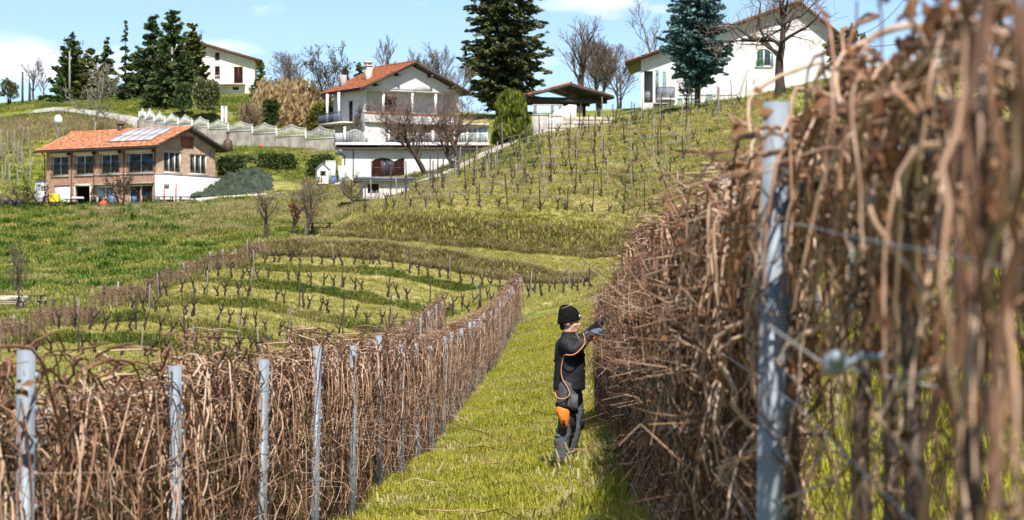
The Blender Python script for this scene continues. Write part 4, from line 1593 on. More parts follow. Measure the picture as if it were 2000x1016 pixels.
def bare_limbs(seed, H, trunk=.3, r0=.15, spread=.6, levels=3, kids=(8, 7, 7), lift=.06, wig=.12, lean=(0, 0), up=.9, taper=.6, forks=1, len0=.62):
    """Limbs of a leafless tree: {level: (paths, radii)}."""
    r = np.random.default_rng(seed)
    S = [9, 8, 6, 5, 4]
    out = {i: ([], []) for i in range(levels + 1)}
    stems = []
    for f in range(forks):
        dd = np.array([lean[0], lean[1], 1.]) + (r.normal(0, .35, 3) * (1, 1, 0) if forks > 1 else 0)
        P = limb(r, (0, 0, -.3), dd, H * (.75 if forks > 1 else .82), S[0], wig * .5, .04)
        R = r0 * (1 - np.linspace(0, 1, S[0]) * .82) * (1 if forks == 1 else .75)
        R[0] *= 1.35
        out[0][0].append(P)
        out[0][1].append(R)
        stems.append((P, R))
    cur = stems
    for lv in range(1, levels + 1):
        nxt = []
        for P, R in cur:
            n = kids[min(lv - 1, len(kids) - 1)]
            n = max(1, int(n * r.uniform(.75, 1.25)))
            lo = trunk if lv == 1 else .2
            for k in range(n):
                t = lo + (1 - lo) * ((k + r.uniform(.1, .9)) / n)
                i = min(int(t * (len(P) - 1)), len(P) - 2)
                f = t * (len(P) - 1) - i
                p = P[i] * (1 - f) + P[i + 1] * f
                ax = norm(P[i + 1] - P[i])
                side = norm(np.cross(ax, r.normal(0, 1, 3)))
                d = ax * (1 - spread) + side * spread + np.array([0, 0, up * .25])
                plen = np.linalg.norm(P[-1] - P[0])
                L = plen * (len0 if lv == 1 else .55) * (1.15 - .6 * t) * r.uniform(.75, 1.2)
                rad = max(R[i] * taper * r.uniform(.7, 1), .006)
                Q = limb(r, p, d, L, S[lv], wig, lift)
                q = rad * (1 - np.linspace(0, 1, S[lv]) * .72)
                out[lv][0].append(Q)
                out[lv][1].append(q)
                nxt.append((Q, q))
        cur = nxt
    return out


def bare_tree(label, px, Z, top, seed, name='bare_tree', bark='bark', twig='twig', group=None, base=None, z0=None, rmin=.012, leaf=None, **kw):
    p = G(px, Z) if base is None else np.array(base, float)
    if z0 is not None:
        p[2] = z0
    H = (600 - top) * Z / F - p[2]
    t = thing(name, label, 'tree', p, 0, group)
    L = bare_limbs(seed, H, **kw)
    hi = max(P[:, 2].max() for lv in L for P in L[lv][0])
    sc = H / hi
    tr, br = MB(), MB()
    for lv in L:
        if not L[lv][0]:
            continue
        PP, RR = np.array(L[lv][0]) * sc, np.maximum(np.array(L[lv][1]), rmin * (1 if lv > 1 else 1.5))
        (tr if lv == 0 else br).tubes(PP, RR, 7 if lv == 0 else (5 if lv == 1 else 3), mi=0 if lv < 2 else 1, tint=.5)
    tr.build('trunk', bark, t, smooth=True)
    br.build('branches', [bark, twig], t, smooth=True)
    if leaf:
        lv = max(k for k in L if L[k][0])
        P = np.array(L[lv][0]).reshape(-1, 3) * sc
        r = np.random.default_rng(seed + 5)
        P = P[r.random(len(P)) < leaf[1]]
        if len(leaf) > 2:
            P = P[(P[:, 2] < H * leaf[2])]
        m = MB()
        leaf_quads(m, P + r.normal(0, .08, P.shape), r, leaf[3] if len(leaf) > 3 else .2)
        m.build('leaves', leaf[0], t)['kind'] = 'stuff'
    return t


def leaf_quads(m, P, r, size, dirs=None, elong=1.0, mi=0, tint=None):
    """One small folded-flat leaf or leaf clump at every point of P."""
    N = len(P)
    a_ = norm(r.normal(0, 1, (N, 3))) if dirs is None else norm(dirs + r.normal(0, .35, (N, 3)))
    b_ = norm(np.cross(a_, r.normal(0, 1, (N, 3))))
    s = size * r.uniform(.6, 1.35, (N, 1))
    V = np.stack([P - a_ * s * .5 * elong, P + b_ * s * .32, P + a_ * s * .6 * elong, P - b_ * s * .32], 1).reshape(-1, 3)
    q = np.arange(N * 4).reshape(N, 4)
    tt = np.repeat(r.random(N), 4) if tint is None else np.repeat(tint, 4)
    m.add(V, q, None, mi, tt)


def conifer(label, px, Z, top, halfw, seed, name='conifer', needles='pine', bark='barkdark', z0=None, bottom=.06, whorls=None, nb=9, droop=.25, spike=.42, gappy=.0, shape=1.0, up=.0, trunk_r=.16, group=None, dens=1.0, flat=1.0, curve=0.0):
    p = G(px, Z)
    if z0 is not None:
        p[2] = z0
    H = (600 - top) * Z / F - p[2]
    Rm = halfw * 1.22 * Z / F
    r = np.random.default_rng(seed)
    t = thing(name, label, 'tree', p, 0, group)
    tr = MB()
    zz = np.linspace(-.3, H * .98, 9)
    tr.tubes(np.column_stack([r.normal(0, .03, 9), r.normal(0, .03, 9), zz]), trunk_r * (1.05 - np.linspace(0, 1, 9)), 7)
    tr.build('trunk', bark, t, smooth=True)
    whorls = whorls or int(H * 2.4)
    br, fo = MB(), MB()
    for w in range(whorls):
        f = (w + r.uniform(-.7, .7)) / whorls                 # 0 bottom 1 top
        z = H * (bottom + (1 - bottom) * max(f, 0))
        R = Rm * (max(1 - f, 0) ** shape) * (1 - curve * max(0, .25 - f) * 2) + .12
        n = max(3, int(nb * (.45 + .55 * (1 - f))))
        az0 = r.uniform(0, 6.28)
        for k in range(n):
            if r.random() < gappy:
                continue
            az = az0 + 6.28 * k / n + r.normal(0, .2)
            L = R * r.uniform(.55, 1.14)
            zb = z + r.normal(0, .16)
            dr = droop + r.normal(0, .12)
            S = 6
            u = np.linspace(0, 1, S)
            rise = up * L * u - dr * L * u**2 + (.12 * L * u**4)
            P = np.column_stack([np.cos(az) * L * u, np.sin(az) * L * u, zb + rise])
            br.tubes(P, .035 * (1.1 - u), 3)
            ns = max(6, int(L / spike * 11 * dens))
            uu_ = r.uniform(.18, 1.02, ns)
            C = np.column_stack([np.interp(uu_, u, P[:, i]) for i in range(3)])
            wdt = L * .22 * (1.15 - uu_)
            tang = np.array([-math.sin(az), math.cos(az), 0])
            side = r.uniform(-1, 1, ns)
            C = C + tang * (side * wdt)[:, None] + r.normal(0, .05, (ns, 3))
            C[:, 2] -= np.abs(r.normal(0, .08, ns)) * flat
            D = np.array([math.cos(az), math.sin(az), up * .5 - .1 - droop * .3]) + tang * (side * .9)[:, None]
            leaf_quads(fo, C, r, spike * 1.1, D, 1.1)
    br.build('branches', bark, t)
    fo.build('foliage', needles, t)['kind'] = 'stuff'
    return t


def bush(label, px, Z, top, halfw, seed, leaves='bushy', name='bush', size=.2, n=2600, lumps=14, z0=None, kind='bush', upw=0.0, elong=1.0, shell=.6, cone=0.0, bottom=0.0):
    p = G(px, Z)
    if z0 is not None:
        p[2] = z0
    H = (600 - top) * Z / F - p[2]
    R = halfw * Z / F
    r = np.random.default_rng(seed)
    t = thing(name, label, kind, p)
    # clumps spread over an uneven crown, leaves through the volume of each clump
    k = np.arange(lumps)
    cz = r.uniform(.12 + bottom, .82, lumps)
    az = k * 2.4 + r.normal(0, .4, lumps)
    prof = np.sqrt(np.clip(1 - (2 * cz - .9)**2 * .8, 0, 1)) if not cone else (1 - cone * cz**1.5)
    rr = R * .62 * prof * r.uniform(.6, 1.05, lumps)
    C = np.column_stack([np.cos(az) * rr, np.sin(az) * rr, cz * H])
    cr_ = R * r.uniform(.32, .52, lumps) * (1 if not cone else (1.1 - .55 * cz))
    per = n // lumps
    m, st = MB(), MB()
    for i in range(lumps):
        d = norm(r.normal(0, 1, (per, 3)))
        P = C[i] + d * (cr_[i] * (shell + (1 - shell) * r.random((per, 1))))
        P[:, 2] = np.minimum(P[:, 2] + 0, H * 1.02 - r.random(per) * .05 * H)
        P[:, 2] = np.maximum(P[:, 2], .02 + r.random(per) * .1)
        dd = d * (1 - upw) + np.array([0, 0, upw * 2])
        leaf_quads(m, P, r, size, dd, elong)
        st.tubes(np.array([(0, 0, -.2), C[i] * (.4, .4, .5), C[i]]), np.array([.06, .035, .015]), 4)
    st.build('stems', 'barkdark', t)
    m.build('foliage', leaves, t)['kind'] = 'stuff'
    return t


# conifers at the left of the skyline
conifer('low dark bushy conifer at the left end of the conifer group', 118, 312, 145, 24, 11, needles='pine', nb=8, spike=.5, shape=.7)
conifer('dark pointed conifer with bare twigs round its tip, left of the group', 141, 318, 64, 36, 12, needles='pine', nb=8, droop=-.12, up=.25, spike=.5, shape=.85)
conifer('yellowish loose conifer second in height at the left of the group', 178, 316, 88, 28, 13, needles='pineyel', nb=7, droop=-.15, up=.35, spike=.5, gappy=.2)
conifer('slim dark conifer between the yellowish and the sparse one', 209, 320, 70, 24, 14, needles='pine', nb=8, droop=.3, spike=.42, gappy=.1)
conifer('sparse conifer with separate level branches beside the white tank', 245, 315, 43, 25, 15, needles='pine', nb=6, droop=.25, spike=.4, gappy=.38, whorls=22)
conifer('tall broad dark conifer behind the white tank', 297, 318, 24, 36, 16, needles='pine', nb=10, droop=.1, spike=.5, up=.1, shape=.75)
conifer('tallest dark conifer of the group, behind the utility pole', 338, 322, 18, 38, 17, needles='pine', nb=10, droop=-.05, up=.2, spike=.5, shape=.7)
conifer('yellow green conifer leaning against the cream house', 377, 330, 46, 27, 18, needles='pineyel', nb=10, droop=-.05, up=.3, spike=.45, shape=.6)
conifer('dense dark conifer filling the gap in front of the tallest ones', 322, 306, 78, 34, 19, needles='pine', nb=9, droop=.15, spike=.5, shape=.65, bottom=.02)
conifer('bushy dark conifer low behind the sparse one', 268, 322, 100, 30, 20, needles='pine', nb=9, droop=.1, spike=.5, shape=.6, bottom=.02)
conifer('little dark fir at the right corner of the cream house', 509, 318, 118, 15, 21, needles='pine', nb=8, droop=.2, spike=.4, shape=.8)
conifer('low dark fir tip above the bare trees, left of the villa roof', 674, 322, 126, 13, 22, needles='pineyel', nb=8, droop=-.1, up=.3, spike=.45)
conifer('second fir tip above the bare trees, nearer the villa roof', 702, 320, 117, 13, 23, needles='pine', nb=8, droop=-.1, up=.3, spike=.45)
# the big cedar, the blue spruce and others
conifer('very tall dark cedar reaching out of the picture behind the round conifer', 988, 300, -210, 74, 31, needles='cedar', nb=13, droop=.18, spike=.5, shape=.34, bottom=.04, trunk_r=.55, z0=W(985, 222, 300)[2], whorls=74, gappy=.1, dens=.52, curve=.7)
conifer('blue green spruce with bare lower trunk in front of the white villa', 1362, 262, -75, 68, 32, name='blue_spruce', needles='spruce', nb=13, droop=.18, spike=.34, shape=.45, bottom=.17, trunk_r=.3, whorls=44, dens=.8, up=.12, curve=1.4)
bush('bright green round trimmed conifer at the head of the dirt path', 998, 256, 168, 44, 41, leaves='thuja', size=.42, n=7000, lumps=34, kind='conifer', name='round_conifer', upw=.75, elong=1.5, cone=.55, z0=W(998, 288, 256)[2])
bush('yellow green dome shaped bush behind the end of the white fence', 628, 284, 198, 33, 42, leaves='goldbush', size=.22, n=5200, lumps=30, upw=.1, z0=W(628, 262, 284)[2])
bush('dark green clipped bush behind the middle of the white fence', 527, 292, 190, 22, 43, leaves='bushy', size=.24, n=2600, lumps=18, z0=W(527, 245, 292)[2])
bush('round dark evergreen at the foot of the utility pole', 357, 300, 158, 22, 44, leaves='pine', size=.3, n=2400, lumps=16, z0=W(357, 216, 300)[2], upw=.4)
bush('big rounded olive green bush below the cream house', 405, 298, 148, 31, 45, leaves='olive', size=.24, n=4600, lumps=26, z0=W(405, 214, 298)[2], upw=.4, elong=1.3)
bush('low dark shrubs at the left end of the pale road', 92, 318, 188, 26, 46, leaves='bushy', size=.26, n=1400, lumps=12)
bush('small yellowish tree by the dark post at the left edge', 18, 318, 152, 20, 47, leaves='olive', size=.26, n=1200, lumps=12, bottom=.25)
bush('low bush between white tank and pole', 300, 306, 172, 26, 48, leaves='bushy', size=.26, n=1600, lumps=14)
bush('leafy tangle of dark shrubs beside the plaster shed', 712, 218, 392, 26, 49, leaves='bushy', size=.2, n=1700, lumps=16)
bush('dark evergreen shrub left of the plaster shed', 678, 216, 398, 20, 50, leaves='bushy', size=.22, n=1500, lumps=14)
bush('olive green bush in front of the garage of the white house', 792, 266, 244, 19, 51, leaves='olive', size=.2, n=1400, lumps=12)
bush('green shrub behind the netting bank, under the fence wall', 470, 268, 306, 34, 52, leaves='olive', size=.24, n=2600, lumps=26)
bush('dark clipped hedge left half below the lawn', 450, 262, 306, 36, 53, leaves='bushy', size=.24, n=2600, lumps=26, name='hedge')
bush('dark clipped hedge right half below the lawn', 540, 263, 302, 48, 54, leaves='bushy', size=.24, n=3200, lumps=30, name='hedge')
bush('ivy covered bank corner beside the white outbuilding', 628, 262, 303, 34, 55, leaves='bushy', size=.24, n=2400, lumps=24, name='hedge')

# skyline and garden trees without leaves
B = dict(rmin=.016)
bare_tree('thin bare tree against the sky at the left edge', 66, 322, 112, 61, twig='twig', r0=.16, spread=.5, kids=(10, 7, 6), **B)
bare_tree('second thin bare tree left of the conifers', 88, 330, 138, 62, r0=.12, spread=.5, kids=(8, 6, 4), **B)
bare_tree('pale bare tree on the slope above the brick farmhouse', 183, 284, 118, 63, bark='barkpale', twig='barkpale', r0=.15, trunk=.28, spread=.6, kids=(16, 7, 6), lift=.02, up=.5, rmin=.03, len0=.55)
bare_tree('bare twiggy crown behind the pointed conifer', 148, 326, 62, 64, r0=.14, spread=.4, kids=(10, 7, 6), **B)
bare_tree('wide grey bare tree right of the cream house', 588, 310, 96, 65, r0=.24, spread=.6, kids=(11, 8, 8), trunk=.2, forks=2, **B)
bare_tree('bare tree with dark ivy clumps in its crown', 640, 300, 80, 66, bark='barkdark', r0=.2, spread=.5, kids=(11, 8, 7), trunk=.25, forks=2, leaf=('bushy', .22), **B)
bare_tree('slim bare poplar behind the chimney of the white house', 752, 335, 66, 67, r0=.2, spread=.35, kids=(14, 8, 7), up=1.5, **B)
bare_tree('rounded bare tree behind the right slope of the white house roof', 868, 335, 82, 68, r0=.24, spread=.45, kids=(12, 10, 8), up=1.2, forks=3, **B)
bare_tree('thick lopped tree with brown trunk behind the gazebo', 1134, 300, 26, 69, bark='barkdark', r0=.5, trunk=.35, spread=.5, kids=(12, 8, 7), up=1.0, z0=W(1134, 222, 300)[2], **B)
bare_tree('grey bare tree right of the gazebo', 1168, 312, 68, 70, bark='bark', r0=.3, spread=.5, kids=(14, 10, 8), up=1.0, forks=3, z0=W(1168, 224, 312)[2], **B)
bare_tree('bare tree between gazebo and villa', 1212, 322, 84, 71, r0=.25, spread=.55, kids=(11, 8, 8), forks=2, z0=W(1212, 226, 322)[2], **B)
bare_tree('open bare tree behind the left eave of the villa', 1292, 312, -6, 72, r0=.3, spread=.55, kids=(12, 7, 6), trunk=.2, lean=(-.12, 0), z0=W(1292, 212, 312)[2], **B)
bare_tree('large gnarled bare tree against the gable of the villa', 1526, 247, -75, 73, bark='barkdark', twig='twigred', r0=.5, trunk=.38, spread=.72, kids=(15, 8, 7), up=.35, lift=.04, wig=.24, rmin=.018, z0=W(1523, 186, 247)[2], len0=.85, lean=(.06, 0))
bare_tree('slim young tree in front of the villa, left of the blue spruce', 1341, 264, 150, 74, bark='barkdark', r0=.12, spread=.5, kids=(10, 6, 4), leaf=('pine', .4), **B)
bare_tree('dark pruned tree with crooked trunk left of the dirt path', 838, 242, 168, 75, bark='barkdark', twig='twigred', r0=.3, trunk=.3, spread=.55, kids=(12, 8, 7), wig=.2, forks=2, lean=(-.4, 0), rmin=.013, len0=.8)
bare_tree('dark pruned tree leaning left with spreading reddish twigs', 893, 241, 160, 76, bark='barkdark', twig='twigred', r0=.34, trunk=.3, spread=.6, kids=(12, 8, 7), wig=.2, forks=2, lean=(-.45, 0), rmin=.013, len0=.85)
bare_tree('bare fruit tree in front of the white house corner', 712, 276, 205, 77, bark='barkdark', r0=.16, spread=.6, kids=(11, 7, 6), forks=2, **B)
bare_tree('bare multi stemmed shrub behind the white fence', 490, 286, 196, 78, twig='drystem', r0=.08, spread=.5, kids=(12, 8, 6), forks=5, trunk=.1, z0=W(490, 262, 286)[2], rmin=.016)
bare_tree('bare tree with spreading dark limbs left of the plaster shed', 688, 214, 332, 79, bark='barkdark', r0=.14, trunk=.35, spread=.7, kids=(12, 7, 4), up=.3, z0=W(688, 412, 214)[2], rmin=.014)
bare_tree('bare tree with brown leaves low in its crown, on the meadow edge', 594, 199, 332, 80, bark='bark', twig='twig', r0=.2, trunk=.2, spread=.58, kids=(10, 7, 6), up=1.1, leaf=('redleaf', .22, .45, .2), rmin=.009, forks=2)
bare_tree('small rust leaved tree beside the bare one on the meadow edge', 570, 200, 372, 81, bark='barkdark', twig='twigred', r0=.13, trunk=.25, spread=.5, kids=(8, 5, 5), up=.8, leaf=('redleaf', .4, .75, .2), rmin=.009)
bare_tree('bare tree with lopped dark trunk at the top of the meadow', 519, 196, 352, 82, bark='barkdark', twig='twig', r0=.2, trunk=.4, spread=.6, kids=(9, 6, 5), rmin=.009, z0=W(519, 470, 196)[2])
bare_tree('young bare tree between benches at the foot of the meadow', 40, 150, 470, 83, bark='bark', r0=.07, trunk=.25, spread=.45, kids=(17, 7, 6), up=.9, rmin=.007, len0=.5)
for k, (px, Z, top, sd) in enumerate(((66, 244.5, 350, 84), (235, 244, 335, 85))):
    lab = ('gnarled dark vine tree in front of the white farmhouse door', 'gnarled vine tree with tangled crown in front of the dark farmhouse doors')[k]
    bare_tree(lab, px + (12 if k == 0 else 0), Z, top, sd, bark='barkdark', twig='barkdark', r0=.17, trunk=.5, spread=.85, kids=(9, 6, 4), up=-.1, lift=-.03, wig=.25, forks=2, rmin=.02, len0=.55)
bare_tree('leaning bent dark trunk beside the short white wall', 46, 244, 362, 86, bark='barkdark', twig='barkdark', r0=.11, trunk=.5, spread=.6, kids=(7, 4, 3), lean=(-.5, 0), wig=.2, rmin=.016)
# pine at the right, in front of the villa's right corner
pn = bare_tree('small pine with tufted branches at the right corner of the villa', 1642, 236, 52, 87, name='pine_tree', bark='bark', r0=.16, trunk=.25, spread=.6, kids=(12, 8, 7), leaf=('olive', .8, 2.0, .34), rmin=.016)
yu = thing('yucca', 'spiky grey green yucca at the foot of the gnarled tree', 'plant', G(1604, 226))
m_ = MB()
r_ = np.random.default_rng(5)
for _ in range(90):
    d_ = norm(r_.normal(0, 1, 3) + (0, 0, .5))
    b_ = np.array([0, 0, .9])
    m_.tubes(np.array([b_, b_ + d_ * .5 + (0, 0, .05), b_ + d_ * .95 - (0, 0, .08)]), np.array([.035, .03, .004]), 3)
m_.build('leaf_rosette', 'spruce', yu)
m_ = MB()
m_.tubes(np.array([(0, 0, -.2), (0, 0, .5), (0, 0, .95)]), np.array([.1, .09, .09]), 6)
m_.build('stem', 'bark', yu)

# reeds and dry scrub between the cream house and the white house
r_ = np.random.default_rng(99)
m_ = MB()
N = 1900
px = np.concatenate([r_.uniform(500, 640, N - 500), r_.uniform(560, 660, 500)])
Zq = r_.uniform(297.5, 308, N)
hgt = r_.uniform(1.2, 3.3, N) * np.interp(px, [500, 520, 600, 630, 660], [.6, 1, 1, .7, .4])
xx = (px - 1000) * Zq / F
zg = height(xx, Zq)
A = np.column_stack([xx, Zq, zg])
dv = np.column_stack([r_.normal(0, .16, N), r_.normal(0, .1, N), np.ones(N)])
P = np.stack([A, A + dv * hgt[:, None] * .55, A + dv * hgt[:, None] + np.column_stack([r_.normal(0, .2, N), np.zeros(N), np.zeros(N)])], 1)
m_.tubes(P, np.array([[.02, .018, .01]]) * np.ones((N, 1)), 3, tint=r_.random(N))
leaf_quads(m_, P[:, 2], r_, .42, np.array([.2, 0, 1.]), 1.3)
leaf_quads(m_, P[:, 1] + r_.normal(0, .15, (N, 3)), r_, .5, np.array([.3, 0, .8]), 1.4)
o = m_.build('reeds', 'reed', kind='stuff')
o['label'] = 'tall golden dry reeds between the cream house and the white house'
m_ = MB()
N = 2600
px = np.concatenate([r_.uniform(420, 520, N // 2), r_.uniform(-10, 270, N // 2)])
Zq = np.concatenate([r_.uniform(287, 293, N // 2), r_.uniform(285, 296, N // 2)])
xx = (px - 1000) * Zq / F
A = np.column_stack([xx, Zq, height(xx, Zq)])
dv = np.column_stack([r_.normal(0, .35, N), r_.normal(0, .3, N), np.ones(N)])
hgt = r_.uniform(.5, 1.9, N)[:, None]
P = np.stack([A, A + dv * hgt * .5, A + dv * hgt + r_.normal(0, .15, (N, 3))], 1)
m_.tubes(P, np.array([[.022, .016, .008]]) * np.ones((N, 1)), 3, tint=r_.random(N))
o = m_.build('dry_scrub', 'drystem', kind='stuff')
o['label'] = 'brown dry scrub along the road bank and behind the fence'

# ------------------------------------------------------------------ vines of the trellised rows
def vine_canes(r, n, length=1.0, lo=1.25, hi=1.68, thick=(.0035, .0068), S=21, droop=.25, wide=.5, wave=.055, yd=.0):
    y0 = r.uniform(-.58, .58, n)
    P = np.zeros((n, S, 3))
    P[:, 0] = np.column_stack([r.normal(0, .05, n), y0, r.uniform(lo, hi, n)])
    v = np.column_stack([r.normal(0, wide, n), r.normal(0, .55, n), r.uniform(-.5, .6, n)])
    v = norm(v)
    L = r.uniform(.8, 2.1, n) * length
    dr = droop * r.choice([.18, .6, 1.0, 1.5], n, p=[.1, .3, .36, .24])
    zig = norm(r.normal(0, 1, (n, 3)))
    for k in range(1, S):
        v[:, 2] -= dr * r.uniform(.4, 1.5, n)
        v[:, 0] -= .55 * P[:, k - 1, 0]
        v[:, 1] *= 1 - yd
        v += r.normal(0, .34, (n, 3)) * (1, 1.15, 1)
        v = norm(v)
        P[:, k] = P[:, k - 1] + v * (L / (S - 1))[:, None] + zig * (.014 if k % 2 else -.014)
    P[:, :, 2] = np.where(P[:, :, 2] < .06, .06 + r.uniform(0, .06, (n, S)), P[:, :, 2])
    P = squeeze(P, .15)
    u = np.linspace(0, 1, S)[None]
    for ax, am, lo_, hi_ in ((1, .05, 1.2, 3.6), (0, wave, 1.4, 3.8), (0, wave * .45, 4, 7)):     # the S-bends and kinks of old canes
        P[:, :, ax] += r.uniform(.15, 1, n)[:, None] * am * u**.5 * np.sin(6.28 * u * r.uniform(lo_, hi_, n)[:, None] + r.uniform(0, 6.28, n)[:, None])
    R = r.uniform(*thick, n)[:, None] * np.linspace(1.05, .55, S)[None]
    return P, R


def squeeze(P, w, zc=1.56, zr=.33):
    """The wires hold the canes in a thin sheet and at a common height."""
    P[:, :, 0] = w * np.tanh(P[:, :, 0] / w)
    z = P[:, :, 2]
    P[:, :, 2] = np.where(z > zc, zc + zr * np.tanh((z - zc) / zr), z)
    return P


def top_canes(r, n, thick=(.005, .0085), S=12, topl=1.0):
    P = np.zeros((n, S, 3))
    P[:, 0] = np.column_stack([r.normal(0, .08, n), r.uniform(-.6, .6, n), r.uniform(1.5, 1.68, n)])
    s = np.where(r.random(n) < .5, -1, 1)
    v = norm(np.column_stack([r.normal(0, .3, n), s * r.uniform(.3, 1, n), r.uniform(-.1, .7, n)]))
    L = r.uniform(.7, 1.6, n) * topl
    for k in range(1, S):
        v[:, 2] -= r.uniform(.08, .32, n)
        v[:, 0] -= .35 * P[:, k - 1, 0]
        v += r.normal(0, .17, (n, 3))
        v = norm(v)
        P[:, k] = P[:, k - 1] + v * (L / (S - 1))[:, None]
    P = squeeze(P, .22, 1.55, .36)
    R = r.uniform(*thick, n)[:, None] * np.linspace(1.05, .5, S)[None]
    return P, R


def upright_canes(r, n, S=10):
    P = np.zeros((n, S, 3))
    P[:, 0] = np.column_stack([r.normal(0, .1, n), r.uniform(-.58, .58, n), r.uniform(.05, .4, n)])
    v = norm(np.column_stack([r.normal(0, .12, n), r.normal(0, .18, n), np.ones(n)]))
    L = r.uniform(.7, 1.6, n)
    for k in range(1, S):
        v += r.normal(0, .16, (n, 3))
        v[:, 2] = np.abs(v[:, 2]) + .15
        v[:, 0] -= .4 * P[:, k - 1, 0]
        v = norm(v)
        P[:, k] = P[:, k - 1] + v * (L / (S - 1))[:, None]
    R = r.uniform(.003, .0055, n)[:, None] * np.linspace(1.05, .6, S)[None]
    return P, R


def make_vine(seed, name, label, n_hang, n_top, n_up, n_single, group, thick=1.0, leaves=10, length=1.0, wide=.5, wave=.055, yd=.0, droop=.25, topl=1.0):
    """A grapevine: trunk, cordon, single canes one can follow, and the finer tangle."""
    r = np.random.default_rng(seed)
    t = thing(name, label, 'grapevine', (0, 0, 0), 0, group)
    m = MB()
    z = np.linspace(-.1, 1.5, 9)
    tp = np.column_stack([np.cumsum(r.normal(0, .018, 9)), np.cumsum(r.normal(0, .03, 9)), z])
    tp[0, :2] = 0
    m.tubes(tp, np.linspace(.034, .02, 9) * r.uniform(.85, 1.25, 9), 7, caps=True)
    m.build('trunk', 'vinebark', t, smooth=True)
    m = MB()
    yy_ = np.linspace(-.55, .55, 9)
    m.tubes(np.column_stack([r.normal(0, .02, 9), yy_, 1.5 + np.cumsum(r.normal(0, .012, 9))]), r.uniform(.011, .019, 9), 6)
    m.build('cordon', 'vinebark', t, smooth=True)
    P, R = vine_canes(r, n_single // 2, length, thick=(.0045 * thick, .007 * thick), wide=wide, wave=wave, yd=yd, droop=droop)
    P2, R2 = top_canes(r, n_single - n_single // 2, thick=(.0045 * thick, .0075 * thick), topl=topl)
    for PP, RR in list(zip(P, R)) + list(zip(P2, R2)):
        m = MB()
        m.tubes(PP, RR, 5, tint=r.uniform(.3, 1.0))
        m.build('cane', 'cane', t, smooth=True)
    m = MB()
    P, R = vine_canes(r, n_hang, length, wide=wide, wave=wave, yd=yd, droop=droop)
    m.tubes(P, R * thick, 4, tint=np.clip(r.beta(.75, 1.0, n_hang), 0, .93))
    # spurs and tendrils breaking from the canes
    k = r.integers(2, 16, n_hang)
    b = P[np.arange(n_hang), k]
    d = norm(r.normal(0, 1, (n_hang, 3)) + (0, 0, .3))
    q = np.stack([b, b + d * .1, b + d * .2 + r.normal(0, .05, (n_hang, 3)), b + d * .3 + r.normal(0, .09, (n_hang, 3))], 1)
    m.tubes(q, np.array([[.003, .0025, .002, .0015]]) * thick * np.ones((n_hang, 1)), 3, tint=r.random(n_hang))
    if n_top:
        P, R = top_canes(r, n_top, topl=topl)
        m.tubes(P, R * thick, 4, tint=r.uniform(.35, 1, n_top))
    if n_up:
        P, R = upright_canes(r, n_up)
        m.tubes(P, R * thick, 3, tint=r.random(n_up) * .7)
    m.build('cane_tangle', 'cane', t, smooth=True)['kind'] = 'stuff'
    if leaves:
        m = MB()
        P = np.column_stack([r.normal(0, .1, leaves), r.uniform(-.55, .55, leaves), r.uniform(1.1, 1.75, leaves)])
        for p in P:
            cl = p + r.normal(0, .022, (9, 3))
            leaf_quads(m, cl, r, .042)
        m.build('dry_leaves', 'dryleaf', t)['kind'] = 'stuff'
    return t


def kids_of(t):
    return [o for o in list(t.children)]


ORD = ['first', 'second', 'third', 'fourth', 'fifth', 'sixth', 'seventh', 'eighth', 'ninth', 'tenth', 'eleventh', 'twelfth']
bpy.context.view_layer.update()


def remove_thing(t, kids):
    for k in kids:
        bpy.data.objects.remove(k)
    bpy.data.objects.remove(t)


DENSE = [make_vine(200 + i, 'grapevine', 'x', 66, 20, 8, 8, 'g', leaves=5) for i in range(6)]
FULL = [make_vine(240 + i, 'grapevine', 'x', 150, 10, 14, 6, 'g', leaves=10, wide=.42, wave=.085, yd=.3, droop=.42) for i in range(6)]
OPEN = [make_vine(220 + i, 'grapevine', 'x', 11, 30, 2, 6, 'g', leaves=24, thick=1.0, wave=.12, topl=.6) for i in range(4)]
MID = [make_vine(250 + i, 'grapevine', 'x', 34, 17, 5, 11, 'g', leaves=14) for i in range(4)]
SPARSE = [make_vine(260 + i, 'grapevine', 'x', 12, 8, 2, 0, 'g', leaves=4) for i in range(3)]
LIGHT = [make_vine(230 + i, 'grapevine', 'x', 46, 8, 8, 0, 'g', leaves=0, thick=1.15) for i in range(4)]
SETS = {'sparse': [(t, kids_of(t)) for t in SPARSE], 'mid': [(t, kids_of(t)) for t in MID], 'dense': [(t, kids_of(t)) for t in DENSE], 'open': [(t, kids_of(t)) for t in OPEN],
        'light': [(t, kids_of(t)) for t in LIGHT], 'full': [(t, kids_of(t)) for t in FULL]}
rv = np.random.default_rng(31)


def place_vine(setname, x, y, z, rz, sc, label, group, flip=None):
    t, kids = SETS[setname][rv.integers(len(SETS[setname]))]
    o = dup(t, kids, (x, y, z), rz + (math.pi if rv.random() < .5 else 0), sc, label)
    o['group'] = group
    return o


def make_post(h, label, loc, group, w=.066):
    """Galvanised steel vineyard post: a folded C section with hooks and a clip."""
    t = thing('steel_post', label, 'post', loc, rv.normal(0, .12), group)
    return t


# prototype post: C-profile with notched flanges
pp = MB()
a_ = .033
prof = [(-a_, -.022), (a_, -.022), (a_, .022), (a_ - .012, .022), (a_ - .012, -.014), (-a_ + .012, -.014), (-a_ + .012, .022), (-a_, .022)]
rings = [[(x, y, z) for x, y in prof] for z in (-.5, 1.74)]
pp.loft(rings)
post_mesh = pp.build('profile', 'steel', None, link=False).data
pp = MB()
for k in range(12):
    z = .25 + k * .125
    for s_ in (-1, 1):
        pp.box(s_ * .033 - .004, -.006, z, s_ * .033 + .008 * s_ + .004, .012, z + .03)
hook_mesh = pp.build('wire_hooks', 'steel', None, link=False).data


